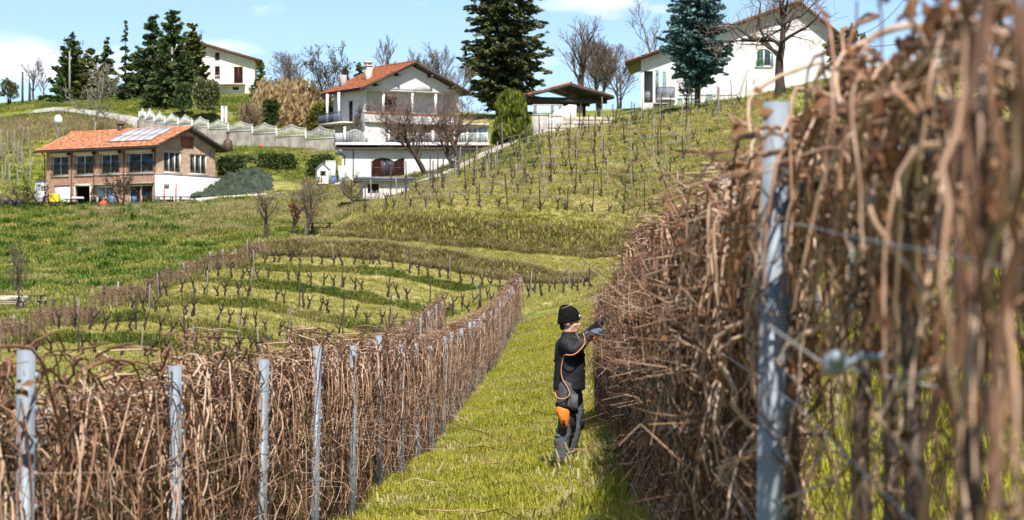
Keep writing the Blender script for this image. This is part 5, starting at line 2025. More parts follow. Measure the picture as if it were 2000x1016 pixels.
def steel_post(x, y, label, group, lean=0.0, hs=1.0):
    z = hz(x, y)
    t = thing('steel_post', label, 'post', (x, y, z), math.radians(8) + rv.normal(0, .1), group)
    t.rotation_euler[0], t.rotation_euler[1] = rv.normal(0, .012), lean + rv.normal(0, .014)
    t.scale = (1, 1, hs)
    obj_from('profile', post_mesh, t)
    k = obj_from('wire_hooks', hook_mesh, t)
    k['kind'] = 'stuff'
    return t


def wire(name, label, s, y0, y1, h, group, r=.0016):
    y = np.arange(y0, y1, 1.0)
    x = row_x(s, y)
    z = np.array(height(x, y)) + h
    zs = np.convolve(np.pad(z, 2, 'edge'), np.ones(5) / 5, 'valid')
    m = MB()
    m.tubes(np.column_stack([x, y, zs + rng.normal(0, .003, len(y))]), r, 4)
    return tag(m.build(name, 'wire'), label, 'wire', group)


def nth(n):
    return ORD[n - 1] if n <= 12 else f'{n}' + {1: 'st', 2: 'nd', 3: 'rd'}.get(n % 10 if n % 100 not in (11, 12, 13) else 0, 'th')


def bay(y, y0, d=3.98):
    return int((y - y0) / d) + 1


# row to the left of the grass alley
ROWS = (('L', -1.98, 7.0, 104.0, 10.2, 'left'), ('M', -4.48, 19.0, 98.0, 20.1, 'second'), ('R', .512, 3.0, 43.5, 3.12, 'right'), ('Q', 3.01, 17.0, 60.0, 13.1, 'far'))
NAMES = {'L': 'long cane row left of the grass alley', 'M': 'cane row behind the left row', 'R': 'near cane row right of the worker', 'Q': 'cane row beyond the near right row'}
post_n = {'L': 0, 'M': 0, 'R': 0, 'Q': 0}
for key, s, y0, y1, yp, nm in ROWS:
    y = yp
    k = 0
    while y < y1 - .5:
        x = float(row_x(s, y))
        if key == 'L' and k < 10:
            lab = f'{ORD[k]} steel post of the left cane row, counted from the left edge'
        elif key == 'R' and k < 4:
            lab = ('blurred steel post at the bottom right corner', 'broad steel post in the near right cane row',
                   'third steel post of the near right row, half hidden by canes', 'fourth steel post of the near right row, deep in the canes')[k]
        else:
            lab = {'L': 'thin steel post far along the left cane row', 'M': 'steel post in the cane row behind the left row',
                   'R': 'steel post buried in canes near the worker', 'Q': 'steel post seen through the near right cane row'}[key]
        steel_post(x + (.16 if key == 'R' and k > 1 else 0), y, lab, 'steel posts of the ' + NAMES[key], hs={'L': .965, 'R': (.76, 1.07, .95, .95)[min(k, 3)]}.get(key, 1.0))
        k += 1
        y += 3.98
    y, n_v, last_b = y0, 0, None
    while y < y1:
        x = float(row_x(s, y)) + rv.normal(0, .03) + {'L': -.135, 'M': -.12, 'R': .14, 'Q': .1}[key] + (.13 if key == 'R' and 26.5 < y < 37 else 0)
        z = hz(x, y)
        b_ = bay(y, yp)
        n_v = n_v + 1 if b_ == last_b or key != 'L' else 1
        last_b = b_
        if key == 'R':
            st = 'open' if y < 9.2 else ('full')
        elif key == 'L':
            st = 'mid' if y < 14 else 'dense'
        else:
            st = 'light' if key == 'M' else 'sparse'
        if key == 'L':
            lab = f'{nth(n_v)} tangled grapevine beyond the {ORD[b_ - 1] if b_ > 0 else ORD[0]} steel post of the left cane row' if b_ < 11 else 'bare tangled grapevine far along the left cane row'
            if b_ < 1:
                lab = f'{nth(n_v)} tangled grapevine left of the first post of the left cane row'
        elif key == 'R':
            lab = f'{nth(n_v)} blurred grapevine counted inwards from the right edge of the near right row' if y < 7 else f'{nth(n_v - 6)} grapevine beyond the broad steel post in the near right row'
        elif key == 'M':
            lab = 'bare grapevine in the row behind the left cane row'
        else:
            lab = 'bare grapevine seen through the near right cane row'
        hs = .94 if key == 'L' else 1.0
        if key == 'R':
            hs = np.interp(y, [3, 5, 7, 10, 14.5, 18, 24, 43], [1.02, 1.03, 1.03, .92, .87, .93, .99, 1.0])
        place_vine(st, x, y, z, -SLOPE, (np.interp(y, [8, 9.5, 18, 24, 34, 42], [.75, .95, 1.0, .8, .8, .8]) if key == 'R' else 1.0, 1.0, hs * rv.uniform(.96, 1.05)), lab, 'grapevines of the ' + NAMES[key])
        y += {'L': .78 if y < 60 else 1.0, 'M': 1.25, 'R': .72, 'Q': 3.4}[key]
    for h in ((.75, 1.15, 1.55) if key in 'LR' else (1.5,)):
        hl = {.75: 'low', 1.15: 'middle', 1.55: 'top', 1.5: 'top'}[h]
        wire('trellis_wire', f'{hl} trellis wire of the {NAMES[key]}', s, y0, y1, h, 'trellis wires')

nv = thing('grapevine', 'very blurred thick vine canes hanging at the right edge, closest to the camera', 'grapevine', (0, 0, 0))
r_ = np.random.default_rng(12)
nv.location = (0, 3.0, hz(.55, 3.0))
for k, (px, Z, rr_, tint) in enumerate(((1880, 3.0, .0045, .25), (1862, 3.3, .004, .75), (1925, 2.8, .0055, .2), (1948, 2.9, .0045, .45), (1972, 2.7, .006, .3), (1990, 2.9, .004, .7), (1905, 3.5, .004, .5), (1845, 3.4, .0035, .2))):
    q = MB()
    yv = np.linspace(-60, 720 + 70 * k, 12)
    P = np.array([W(px + 26 * math.sin(y_ / 210 + k * 1.7) + r_.normal(0, 5) + (y_ > 300) * r_.normal(0, 9), y_, Z + .05 * math.sin(y_ / 150 + k)) for y_ in yv]) - np.array(nv.location)
    q.tubes(P, rr_ * np.linspace(1.1, .75, 12) * r_.uniform(.9, 1.15, 12), 7, tint=tint)
    q.build('cane', 'cane', nv, smooth=True)
# wire tensioner hanging on the middle wire at the right
tn = thing('wire_tensioner', 'shiny blurred wire tensioner clipped on the trellis wire at right', 'tensioner', W(1632, 712, 4.9))
m_ = MB()
m_.loft([[(x, y, z) for y, z in ((-.012, -.018), (.012, -.018), (.012, .018), (-.012, .018))] for x in (-.02, 0, .02)])
m_.tubes(np.array([(-.0, -.02, .012), (-.0, .02, .012)]), .014, 8, caps=True)
m_.build('frame', 'steel', tn)
m_ = MB()
m_.tubes(np.array([(.02, 0, 0), (.045, -.005, .016), (.075, 0, .012), (.085, 0, .02)]), np.array([.007, .009, .008, .005]), 6)
m_.build('spool', 'steel', tn)
m_ = MB()
m_.tubes(np.array([(-.12, 0, .07), (-.02, 0, 0), (.05, 0, -.012), (.2, .02, -.045)]), .0022, 5)
m_.build('wire_end', 'wire', tn)

# the cane row bordering the terraced block on the left
DI = [(508, 186), (478, 180), (445, 175), (412, 170), (375, 166), (340, 162), (306, 156), (270, 150), (235, 145), (200, 141), (165, 137), (135, 133), (100, 130), (66, 127), (30, 124), (0, 122), (-30, 120)]
di = np.array(DI, float)
tq = np.linspace(0, len(DI) - 1, 44)
n_st = 0
bpy.context.view_layer.update()
# wooden stake prototypes
stake_meshes = []
for i in range(4):
    r_ = np.random.default_rng(300 + i)
    m_ = MB()
    z = np.linspace(-.3, 1.0, 5)
    m_.tubes(np.column_stack([r_.normal(0, .006, 5), r_.normal(0, .006, 5), z]), np.array([.05, .05, .048, .046, .044]) * r_.uniform(.8, 1.15), 6, caps=True)
    stake_meshes.append(m_.build('wooden_stake', 'darkwood' if i < 2 else 'wood', None, smooth=False, link=False).data)


def stake(px, Z, h, label, group, kind=None, s=1.0):
    p = G(px, Z)
    o = obj_from('wooden_stake', stake_meshes[rv.integers(0, 4) if kind is None else kind], None)
    o.location, o.scale = tuple(p), (s, s, h)
    o.rotation_euler = (rv.normal(0, .04), rv.normal(0, .05), rv.uniform(0, 6))
    return tag(o, label, 'stake', group)


for k, t_ in enumerate(tq):
    px = np.interp(t_, np.arange(len(DI)), di[:, 0])
    Z = np.interp(t_, np.arange(len(DI)), di[:, 1])
    p = G(px, Z)
    if k % 2 == 0:
        stake(px, Z, rv.uniform(1.1, 1.4), f'{nth(k // 2 + 1)} weathered stake from the top in the twiggy row bordering the meadow', 'stakes of the meadow border row', 3 if rv.random() < .6 else 1, 1.5)
    d_ = math.atan2(-(np.interp(t_ + .1, np.arange(len(DI)), di[:, 0]) - px), 6)
    place_vine('light', p[0], p[1], p[2] - .05, .75, (.8, 1.15, .62 * rv.uniform(.85, 1.15)), f'{nth(k + 1)} twiggy grapevine from the top in the row bordering the meadow', 'grapevines of the meadow border row')

# ------------------------------------------------------------------ pruned vines on the terraces
pruned = []
for i in range(8):
    r_ = np.random.default_rng(400 + i)
    m_ = MB()
    S = 6
    z = np.linspace(-.08, r_.uniform(.34, .5), S)
    tp = np.column_stack([np.cumsum(r_.normal(0, .03, S)), np.cumsum(r_.normal(0, .03, S)), z])
    m_.tubes(tp, np.linspace(.065, .05, S) * r_.uniform(.8, 1.25, S), 6, mi=0, caps=True)
    for a_ in range(r_.integers(2, 4)):
        s_ = (-1, 1, .3)[a_]
        L = r_.uniform(.06, .24)
        q = np.array([tp[-1], tp[-1] + (s_ * L * .5, r_.normal(0, .05), .08), tp[-1] + (s_ * L, r_.normal(0, .08), .2 + r_.uniform(0, .14))])
        m_.tubes(q, np.array([.045, .038, .028]), 5, mi=0, caps=True)
        if r_.random() < .75:                       # last year's cane, tied up or bent over
            e = q[-1]
            b_ = [e, e + (s_ * .05, 0, .3), e + (s_ * r_.uniform(-.1, .3), r_.normal(0, .08), r_.uniform(.45, .75)), e + (s_ * r_.uniform(.0, .5), r_.normal(0, .1), r_.uniform(.35, .95))]
            m_.tubes(np.array(b_), np.array([.011, .010, .009, .007]), 4, mi=1, tint=.3)
    me = m_.build('pruned_vine', ['stump', 'cane'], None, smooth=True, link=False).data
    pruned.append(me)


def pruned_vine(px, Z, label, group, s=1.0):
    p = G(px, Z)
    o = obj_from('pruned_vine', pruned[rv.integers(len(pruned))], None)
    o.location, o.scale = tuple(p), (s * rv.choice([-1, 1]), s, s * rv.uniform(.85, 1.2))
    o.rotation_euler = (rv.normal(0, .1), rv.normal(0, .1), rv.normal(0, .4))
    return tag(o, label, 'pruned vine', group)


TERR = [(180, 470, 1000, 'uppermost'), (166, 405, 985, 'second'), (153, 288, 960, 'third'), (140, 262, 800, 'fourth'), (128, 118, 640, 'fifth'), (118, 10, 520, 'lowest')]
for Z, a_, b_, nm in TERR:
    px = a_
    k = q_v = q_s = 0
    while px < b_:
        if rv.random() < .9:
            q_v += 1
            pruned_vine(px + rv.normal(0, 2.5), Z + rv.normal(0, .12), f'{nth(q_v)} pruned vine from the left in the {nm} row of the lower terraces', f'pruned vines of the {nm} lower terrace', 1.15)
        if k % 4 == 1:
            q_s += 1
            stake(px + rv.normal(0, 4), Z + .1, rv.uniform(1.35, 1.75), f'{nth(q_s)} thin stake from the left in the {nm} row of the lower terraces', f'stakes of the {nm} lower terrace', rv.integers(0, 3), .95)
        k += 1
        px += rv.uniform(19, 27) * 150 / Z
for px, Z in ((1028, 150), (1042, 160), (1056, 145), (1070, 158), (1085, 166), (1100, 150), (1118, 160), (1130, 150), (1142, 168), (1155, 158)):
    pruned_vine(px, Z, 'pruned vine at the far end of the grass alley', 'pruned vines beyond the grass alley', 1.15)
for px, Z in ((1036, 150), (1112, 165), (1140, 175), (1150, 150), (1046, 170)):
    stake(px, Z, 1.6, 'stake at the far end of the grass alley', 'stakes beyond the grass alley', None, 1.0)
# upper vineyard
UP_ = [(203.5, 715, 1330), (208, 735, 1330), (213, 755, 1340), (218, 790, 1350), (223, 838, 1370), (228, 862, 1390), (233, 890, 1420), (238, 928, 1440), (243, 975, 1450), (248, 1020, 1470), (254, 1060, 1470)]
extra = MB()
n_pr = 0
for ri, (Z, a_, b_) in enumerate(UP_):
    px, k, q_v, q_s = a_, 0, 0, 0
    pos = ('bottom', 'second', 'third', 'fourth', 'fifth', 'sixth', 'seventh', 'eighth', 'ninth', 'tenth', 'top')[ri]
    while px < b_:
        Zp = Z + (px - 1000) * .004 + rv.normal(0, .15)
        if rv.random() < .72:
            n_pr += 1
            q_v += 1
            pruned_vine(px + rv.normal(0, 3), Zp, f'{nth(q_v)} pruned vine from the left in the {pos} row of the upper vineyard', f'pruned vines of the {pos} upper row', 1.1)
        if k % 2 == 0:
            q_s += 1
            stake(px + rv.normal(0, 5), Zp, rv.uniform(1.7, 2.7), f'{nth(q_s)} dark stake from the left in the {pos} row of the upper vineyard', f'stakes of the {pos} upper row', rv.integers(0, 3), 1.15)
        k += 1
        px += rv.uniform(22, 34)
    x = (np.linspace(a_, b_, 30) - 1000)
    Zl = Z + x * .004
    x = x * Zl / F
    m_ = MB()
    m_.tubes(np.column_stack([x, Zl, height(x, Zl) + 1.0 + rng.normal(0, .04, 30)]), .012, 3)
    tag(m_.build('trellis_wire', 'wire'), f'thin wire along the {pos} row of the upper vineyard', 'wire', 'wires of the upper vineyard')
# old vineyard behind the farmhouse at the left edge
for k in range(34):
    px, Z = rv.uniform(-15, 62), rv.uniform(262, 284)
    stake(px, Z, rv.uniform(1.5, 2.4), 'pale stake on the slope behind the farmhouse at the left edge', 'stakes behind the farmhouse', 2 + k % 2, 1.3)
for px, h in ((1738, 1.5), (1765, 2.4), (1792, 3.6), (1808, 2.0), (1720, 2.0), (1690, 1.8), (1660, 1.6)):
    stake(px, 205, h, 'dark stake on the crest at the right, against the sky', 'stakes on the right crest', 0, 1.7)
for lst in SETS.values():
    for t, kids in lst:
        remove_thing(t, kids)
# ------------------------------------------------------------------ the worker
def remeshed(mb, name, mats, parent, voxel=.01, smooth=4, loc=None):
    """Grow the collected overlapping volumes into ONE continuous skin."""
    o = mb.build(name, mats, None)
    rm = o.modifiers.new('skin', 'REMESH')
    rm.mode, rm.voxel_size, rm.use_smooth_shade = 'VOXEL', voxel, True
    s_ = o.modifiers.new('soft', 'SMOOTH')
    s_.iterations, s_.factor = smooth, .5
    bpy.context.view_layer.update()
    dg = bpy.context.evaluated_depsgraph_get()
    me = bpy.data.meshes.new_from_object(o.evaluated_get(dg))
    bpy.data.objects.remove(o)
    if not me.materials:
        me.materials.append(MT[mats])
    n = obj_from(name, me, parent)
    return n


def limb_tube(m, pts, rad, sides=14):
    pts, rad = np.array(pts, float), np.array(rad, float)
    k = len(pts)
    t = np.linspace(0, k - 1, (k - 1) * 5 + 1)
    P = np.column_stack([np.interp(t, np.arange(k), pts[:, i]) for i in range(3)])
    for _ in range(2):
        P[1:-1] = .25 * P[:-2] + .5 * P[1:-1] + .25 * P[2:]
    R = np.interp(t, np.arange(k), rad)
    m.tubes(P, R, sides, caps=True)
    m.ball(P[0], R[0] * .99)
    m.ball(P[-1], R[-1] * .99)


def torso(m, rows, n=24, pw=2.4):
    rings = []
    for cx, cy, z, rx, ry in rows:
        an = np.linspace(0, 2 * math.pi, n, endpoint=False)
        c, s = np.cos(an), np.sin(an)
        rings.append(np.column_stack([cx + rx * np.sign(c) * np.abs(c)**(2 / pw), cy + ry * np.sign(s) * np.abs(s)**(2 / pw), np.full(n, z)]))
    m.loft([list(map(tuple, r)) for r in rings])


wp = W(1100, 898, 32.0)
wp[2] = hz(wp[0], wp[1]) + .06
man = thing('person', 'worker in black jacket, black beanie and grey trousers reaching into the cane row', 'person', wp, math.radians(-3), None, 1.045)
SHO_R, ELB_R, WRI_R = (.035, -.19, 1.33), (.135, -.27, 1.25), (.30, -.165, 1.43)
SHO_L, ELB_L, WRI_L = (.075, .19, 1.33), (.225, .22, 1.38), (.405, .11, 1.555)
HIP_R, KNE_R, ANK_R = (.045, -.09, .88), (.035, -.115, .48), (-.035, -.115, .08)
HIP_L, KNE_L, ANK_L = (.075, .09, .88), (.145, .105, .49), (.035, .11, .08)
b = MB()
torso(b, [(.05, 0, .80, .105, .15), (.055, 0, .92, .11, .155), (.06, 0, 1.05, .105, .145), (.065, 0, 1.2, .115, .17), (.055, 0, 1.32, .10, .18), (.05, 0, 1.37, .07, .10)])
limb_tube(b, [(.04, 0, 1.33), (.055, 0, 1.42), (.065, 0, 1.49)], [.062, .056, .058])
# head: cranium, face wedge, jaw, nose, brows, lips, ears
b.ball((.06, 0, 1.60), (.098, .077, .105), seg=20, rings=14)
b.ball((.095, 0, 1.535), (.075, .062, .092), seg=18, rings=12)
b.ball((.118, 0, 1.475), (.045, .046, .036), seg=14, rings=10)
b.loft([[(.155, -.012, 1.585), (.155, .012, 1.585), (.166, .004, 1.588), (.166, -.004, 1.588)], [(.155, -.02, 1.535), (.155, .02, 1.535), (.197, .009, 1.537), (.197, -.009, 1.537)], [(.15, -.014, 1.524), (.15, .014, 1.524), (.18, .006, 1.526), (.18, -.006, 1.526)]])
b.ball((.160, 0, 1.508), (.016, .026, .008))
b.ball((.157, 0, 1.494), (.015, .023, .008))
b.ball((.148, -.03, 1.597), (.016, .024, .009))
b.ball((.148, .03, 1.597), (.016, .024, .009))
for s_ in (-1, 1):
    b.ball((.055, s_ * .077, 1.555), (.026, .012, .034))
    b.ball((.125, s_ * .042, 1.535), (.03, .022, .024))
for a_, e_, w__ in ((SHO_R, ELB_R, WRI_R), (SHO_L, ELB_L, WRI_L)):
    limb_tube(b, [a_, e_, w__], [.058, .044, .03])
for h_, k_, n_ in ((HIP_R, KNE_R, ANK_R), (HIP_L, KNE_L, ANK_L)):
    limb_tube(b, [h_, k_, n_], [.085, .055, .04])
    b.ball((n_[0] + .05, n_[1] - .02, .03), (.11, .04, .03))
body = remeshed(b, 'body', 'skin', man, .0068, 3)
for s_ in (-1, 1):
    m_ = MB()
    m_.ball((.150, s_ * .036, 1.576), (.012, .013, .009), seg=10, rings=8)
    m_.build('eye', 'eyewhite', man, smooth=True)
    m_ = MB()
    m_.ball((.160, s_ * .038, 1.576), (.004, .006, .006), seg=8, rings=6)
    m_.build('pupil', 'hat', man, smooth=True)
m_ = MB()
for s_ in (-1, 1):
    m_.loft([[(.03, s_ * .076, 1.60), (.09, s_ * .073, 1.60), (.09, s_ * .079, 1.60), (.03, s_ * .082, 1.60)], [(.045, s_ * .07, 1.545), (.068, s_ * .07, 1.54), (.068, s_ * .078, 1.54), (.045, s_ * .078, 1.545)]])
m_.ball((-.012, 0, 1.535), (.03, .06, .06))
m_.build('hair', 'hair', man, smooth=True)['kind'] = 'stuff'
# beanie with turned-up edge and a peak slumped backwards
m_ = MB()
rows = [(.062, 0, 1.572, .114, .094), (.062, 0, 1.605, .119, .098), (.060, 0, 1.65, .118, .096), (.054, 0, 1.69, .108, .088), (.042, 0, 1.725, .085, .07), (.028, 0, 1.75, .055, .046), (.018, 0, 1.762, .02, .018)]
an = np.linspace(0, 2 * math.pi, 24, endpoint=False)
rings = []
for i, (cx, cy, z, rx, ry) in enumerate(rows):
    tilt = .30 * (1 - i / 6)
    rings.append([(cx + rx * math.cos(q), cy + ry * math.sin(q), z + tilt * rx * (math.cos(q) - .1) * .75) for q in an])
m_.loft(rings)
rings = []
for dz, sc in ((-.012, 1.03), (-.018, 1.075), (.052, 1.085), (.062, 1.03)):
    rings.append([(.062 + .115 * sc * math.cos(q), .095 * sc * math.sin(q), 1.582 + dz + .30 * .115 * (math.cos(q) - .1) * .75) for q in an])
m_.loft(rings, cap=False)
beanie = remeshed(m_, 'beanie', 'hat', man, .007, 4)
m_ = MB()
m_.loft([[(.176, -.052, 1.615), (.186, -.022, 1.62), (.186, -.022, 1.652), (.176, -.052, 1.648)], [(.180, -.053, 1.615), (.190, -.022, 1.62), (.190, -.022, 1.652), (.180, -.053, 1.648)]])
m_.build('badge', 'whitepaint', man)
# jacket
m_ = MB()
torso(m_, [(.065, 0, .82, .172, .195), (.065, 0, .86, .178, .2), (.07, 0, .98, .172, .195), (.075, 0, 1.1, .170, .2), (.07, 0, 1.22, .166, .21), (.055, 0, 1.32, .142, .205), (.045, 0, 1.375, .105, .14), (.05, 0, 1.40, .078, .085), (.055, 0, 1.44, .075, .078), (.062, 0, 1.462, .076, .078)])
limb_tube(m_, [SHO_R, ELB_R, WRI_R], [.086, .074, .048])
limb_tube(m_, [SHO_L, ELB_L, WRI_L], [.086, .070, .048])
rj = np.random.default_rng(3)
for a_, e_, w__ in ((SHO_R, ELB_R, WRI_R), (SHO_L, ELB_L, WRI_L)):          # folds round the elbows
    for k in range(7):
        f = .55 + k * .13
        p = np.array(a_) * (1 - f) + np.array(e_) * f if f < 1 else np.array(e_) * (2 - f) + np.array(w__) * (f - 1)
        m_.ball(p, (.072 - .004 * k, .074 - .004 * k, .024), seg=14, rings=8)
for k in range(18):
    q = rj.uniform(0, 6.28)
    m_.ball((.067 + .128 * math.cos(q), .152 * math.sin(q), rj.uniform(.88, 1.22)), (.055, .055, .022), seg=12, rings=8)
jacket = remeshed(m_, 'jacket', 'jacket', man, .009, 5)
m_ = MB()
m_.tubes(np.array([(.142, -.03, 1.455), (.165, -.04, 1.40), (.215, -.03, 1.33), (.24, -.02, 1.1)]), .006, 5)
m_.build('zip', 'steel', man)
m_ = MB()
m_.ball((.19, -.135, 1.14), (.012, .006, .008))
m_.build('zip_pull', 'steel', man)
m_ = MB()
m_.ball((.235, -.08, 1.06), (.008, .006, .008))
m_.build('zip_pull', 'steel', man)
# trousers
m_ = MB()
torso(m_, [(.06, 0, .78, .135, .175), (.06, 0, .84, .135, .175), (.06, 0, .93, .132, .17)])
limb_tube(m_, [HIP_R, (.045, -.105, .68), KNE_R, (-.005, -.115, .26), (ANK_R[0], ANK_R[1], .085)], [.122, .106, .084, .078, .072])
limb_tube(m_, [HIP_L, (.115, .1, .68), KNE_L, (.09, .11, .26), (ANK_L[0], ANK_L[1], .085)], [.122, .106, .084, .078, .072])
for k in range(9):
    z = rj.uniform(.14, .75)
    for x0, y0, z0, sgn in ((0, -.115, z, 1), (.1, .11, z, 1)):
        cx = np.interp(z, [.08, .48, .88], [ANK_R[0], KNE_R[0], HIP_R[0]] if y0 < 0 else [ANK_L[0], KNE_L[0], HIP_L[0]])
        m_.ball((cx + rj.normal(0, .012), y0, z), (.079 + .024 * (z > .5), .079 + .02 * (z > .5), .022), seg=12, rings=6)
trous = remeshed(m_, 'trousers', 'trouser', man, .009, 3)
for kx_, ky_, nm in ((KNE_R[0] + .048, KNE_R[1], 0), (KNE_L[0] + .048, KNE_L[1], 1)):
    m_ = MB()
    m_.ball((kx_, ky_, .49), (.047, .075, .115), seg=14, rings=10)
    m_.build('knee_patch', 'kneepad', man, smooth=True)
m_ = MB()
m_.loft([[(.09, -.225, .60), (.165, -.20, .60), (.165, -.18, .60), (.09, -.2, .60)], [(.09, -.235, .78), (.17, -.21, .78), (.17, -.19, .78), (.09, -.21, .78)]])
m_.build('thigh_pocket', 'trouser', man, smooth=False)
# boots
for n_, in ((ANK_R,), (ANK_L,)):
    m_ = MB()
    limb_tube(m_, [(n_[0], n_[1], .16), (n_[0] - .005, n_[1], .06)], [.062, .06])
    m_.ball((n_[0] + .075, n_[1] - .03, .045), (.115, .052, .045), seg=16, rings=10)
    m_.box(n_[0] - .07, n_[1] - .055, -.01, n_[0] + .16, n_[1] + .03, .022)
    remeshed(m_, 'boot', 'boot', man, .009, 3)


def hand(name, m_name, wrist, d, nrm, curl, grip=0.0, side=1):
    """Palm, four unequal bent fingers and a thumb; d fingers' direction, nrm back of the hand."""
    d, nrm = norm(np.array(d, float)), norm(np.array(nrm, float))
    s = np.cross(d, nrm)
    m = MB()
    w = np.array(wrist, float)
    limb_tube(m, [w - d * .05, w, w + d * .03], [.043, .036, .034])
    for k in range(4):
        m.tubes(np.array([w + d * .02 + s * (k - 1.5) * .016, w + d * .095 + s * (k - 1.5) * .021]), np.array([.018, .0165]), 8, caps=True)
    for k, L in enumerate((.070, .080, .075, .058)):
        p = w + d * .092 + s * (k - 1.5) * .0215
        dirv, pts = d.copy(), [p]
        for j, f in enumerate((.45, .32, .25)):
            ang = curl * (.8, 1.1, .9)[j] * (1 + .12 * k)
            dirv = norm(dirv * math.cos(ang) - nrm * math.sin(ang))
            p = p + dirv * L * f
            pts.append(p)
            nn_ = None
        m.tubes(np.array(pts), np.array([.0125, .0118, .0108, .009]), 8, caps=True)
        m.ball(pts[-1], .0092, seg=8, rings=6)
        m.ball(pts[1], .0118, seg=8, rings=6)
    tb = w + d * .03 - s * side * -.026
    t1 = tb + norm(d * .6 + s * side * .8 - nrm * .3) * .045
    t2 = t1 + norm(d * .8 + s * side * .15 - nrm * .75) * .035
    m.tubes(np.array([w + d * .015 + s * side * .012, tb + s * side * .006, t1, t2]), np.array([.018, .017, .0135, .011]), 8, caps=True)
    m.ball(t2, .011, seg=8, rings=6)
    return remeshed(m, name, m_name, man, .0042, 2)


hand('glove', 'glovegrey', (.315, -.155, 1.445), (.87, .25, .42), (-.35, -.45, .82), .75, side=1)
hand('glove', 'gloveblack', (.42, .10, 1.57), (.62, -.25, .74), (-.75, -.1, .62), .45, side=-1)
# belt piece, thigh straps, holster
m_ = MB()
an = np.linspace(-2.9, -1.9, 7)
for k in range(6):
    a0, a1 = an[k], an[k + 1]
    p0 = (.06 + .16 * math.cos(a0), .19 * math.sin(a0), .82)
    p1 = (.06 + .16 * math.cos(a1), .19 * math.sin(a1), .825)
    m_.bar(p0, p1, .02, .06)
m_.build('belt_pad', 'orange', man)
m_ = MB()
an = np.linspace(0, 2 * math.pi, 17)
for z, r0_ in ((.64, .118), (.615, .117)):
    for k in range(16):
        m_.bar((.045 + r0_ * math.cos(an[k]), -.1 + r0_ * math.sin(an[k]), z - .04 * math.cos(an[k])), (.045 + r0_ * math.cos(an[k + 1]), -.1 + r0_ * math.sin(an[k + 1]), z - .04 * math.cos(an[k + 1])), .014, .026)
m_.bar((.03, -.215, .64), (.07, -.205, .82), .012, .03, up=(1, 0, 0))
m_.build('thigh_strap', 'kneepad', man)
hol = thing('holster', 'orange tool holster with black slot strapped to the worker thigh', 'holster', (0, 0, 0), 0)
hol.location, hol.rotation_euler, hol.scale = man.location, man.rotation_euler, man.scale
m_ = MB()
pr = [(x * .88, z + .015) for x, z in [(-.085, .615), (-.05, .635), (.07, .60), (.088, .575), (.065, .43), (.045, .405), (-.005, .41), (-.02, .44), (-.045, .52), (-.08, .56)]]
pts0 = [(x, -.235, z) for x, z in pr]
pts1 = [(x * .9 + .002, -.275, z * .985 + .009) for x, z in pr]
m_.loft([pts0, [(x * 1.02, -.255, z) for x, z in pr], pts1])
m_.build('sheath', 'orange', hol)
m_ = MB()
m_.box(.005, -.2775, .44, .03, -.268, .50)
m_.build('slot', 'kneepad', hol)
m_ = MB()
m_.tubes(np.array([(-.02, -.25, .62), (-.01, -.25, .665), (.06, -.245, .65), (.12, -.225, .61)]), np.array([.02, .019, .018, .014]), 8, caps=True)
m_.build('strap_loop', 'kneepad', hol)
# pruning shears in the grey glove
sh_ = thing('pruning_shears', 'orange handled electric pruning shears held in the grey glove', 'shears')
sh_.location, sh_.rotation_euler, sh_.scale = man.location, man.rotation_euler, man.scale
m_ = MB()
m_.tubes(np.array([(.30, -.155, 1.375), (.335, -.15, 1.395), (.385, -.135, 1.435), (.43, -.12, 1.47)]), np.array([.014, .021, .021, .015]), 10, caps=True)
m_.build('handle', 'orange', sh_, smooth=True)
m_ = MB()
m_.tubes(np.array([(.425, -.122, 1.465), (.455, -.11, 1.49)]), np.array([.018, .016]), 8, caps=True)
m_.build('head', 'blackiron', sh_, smooth=True)
for s_ in (-1, 1):
    m_ = MB()
    m_.loft([[(.45, -.112 + s_ * .003, 1.482), (.46, -.110 + s_ * .003, 1.50), (.46, -.106 + s_ * .003, 1.50), (.45, -.108 + s_ * .003, 1.482)],
             [(.50, -.10, 1.505 + s_ * .014), (.50, -.10, 1.515 + s_ * .014), (.50, -.097, 1.515 + s_ * .014), (.50, -.097, 1.505 + s_ * .014)]])
    m_.build('blade', 'steel', sh_)
cb_ = MB()
pc = np.array([(-.085, -.15, .80), (-.075, -.19, .745), (-.02, -.225, .725), (.045, -.235, .735), (.085, -.235, .775), (.07, -.222, .84), (.015, -.222, .91), (-.02, -.215, .99), (-.015, -.222, 1.08), (.005, -.235, 1.17), (.02, -.275, 1.215), (.05, -.335, 1.215), (.11, -.345, 1.205), (.165, -.335, 1.235), (.215, -.30, 1.29), (.25, -.265, 1.335), (.245, -.255, 1.40), (.225, -.24, 1.45)])
t = np.linspace(0, len(pc) - 1, 90)
P = np.column_stack([np.interp(t, np.arange(len(pc)), pc[:, i]) for i in range(3)])
for _ in range(12):
    P[1:-1] = .25 * P[:-2] + .5 * P[1:-1] + .25 * P[2:]
cb_.tubes(P, .0062, 7)
pc = np.array([(.25, -.265, 1.335), (.28, -.215, 1.35), (.30, -.155, 1.375)])
cb_.tubes(pc, .006, 7)
cable = cb_.build('power_cable', 'cable', None, smooth=True)
cable.location, cable.rotation_euler, cable.scale = man.location, man.rotation_euler, man.scale
tag(cable, 'orange power cable looping from the worker hip to the shears', 'cable')

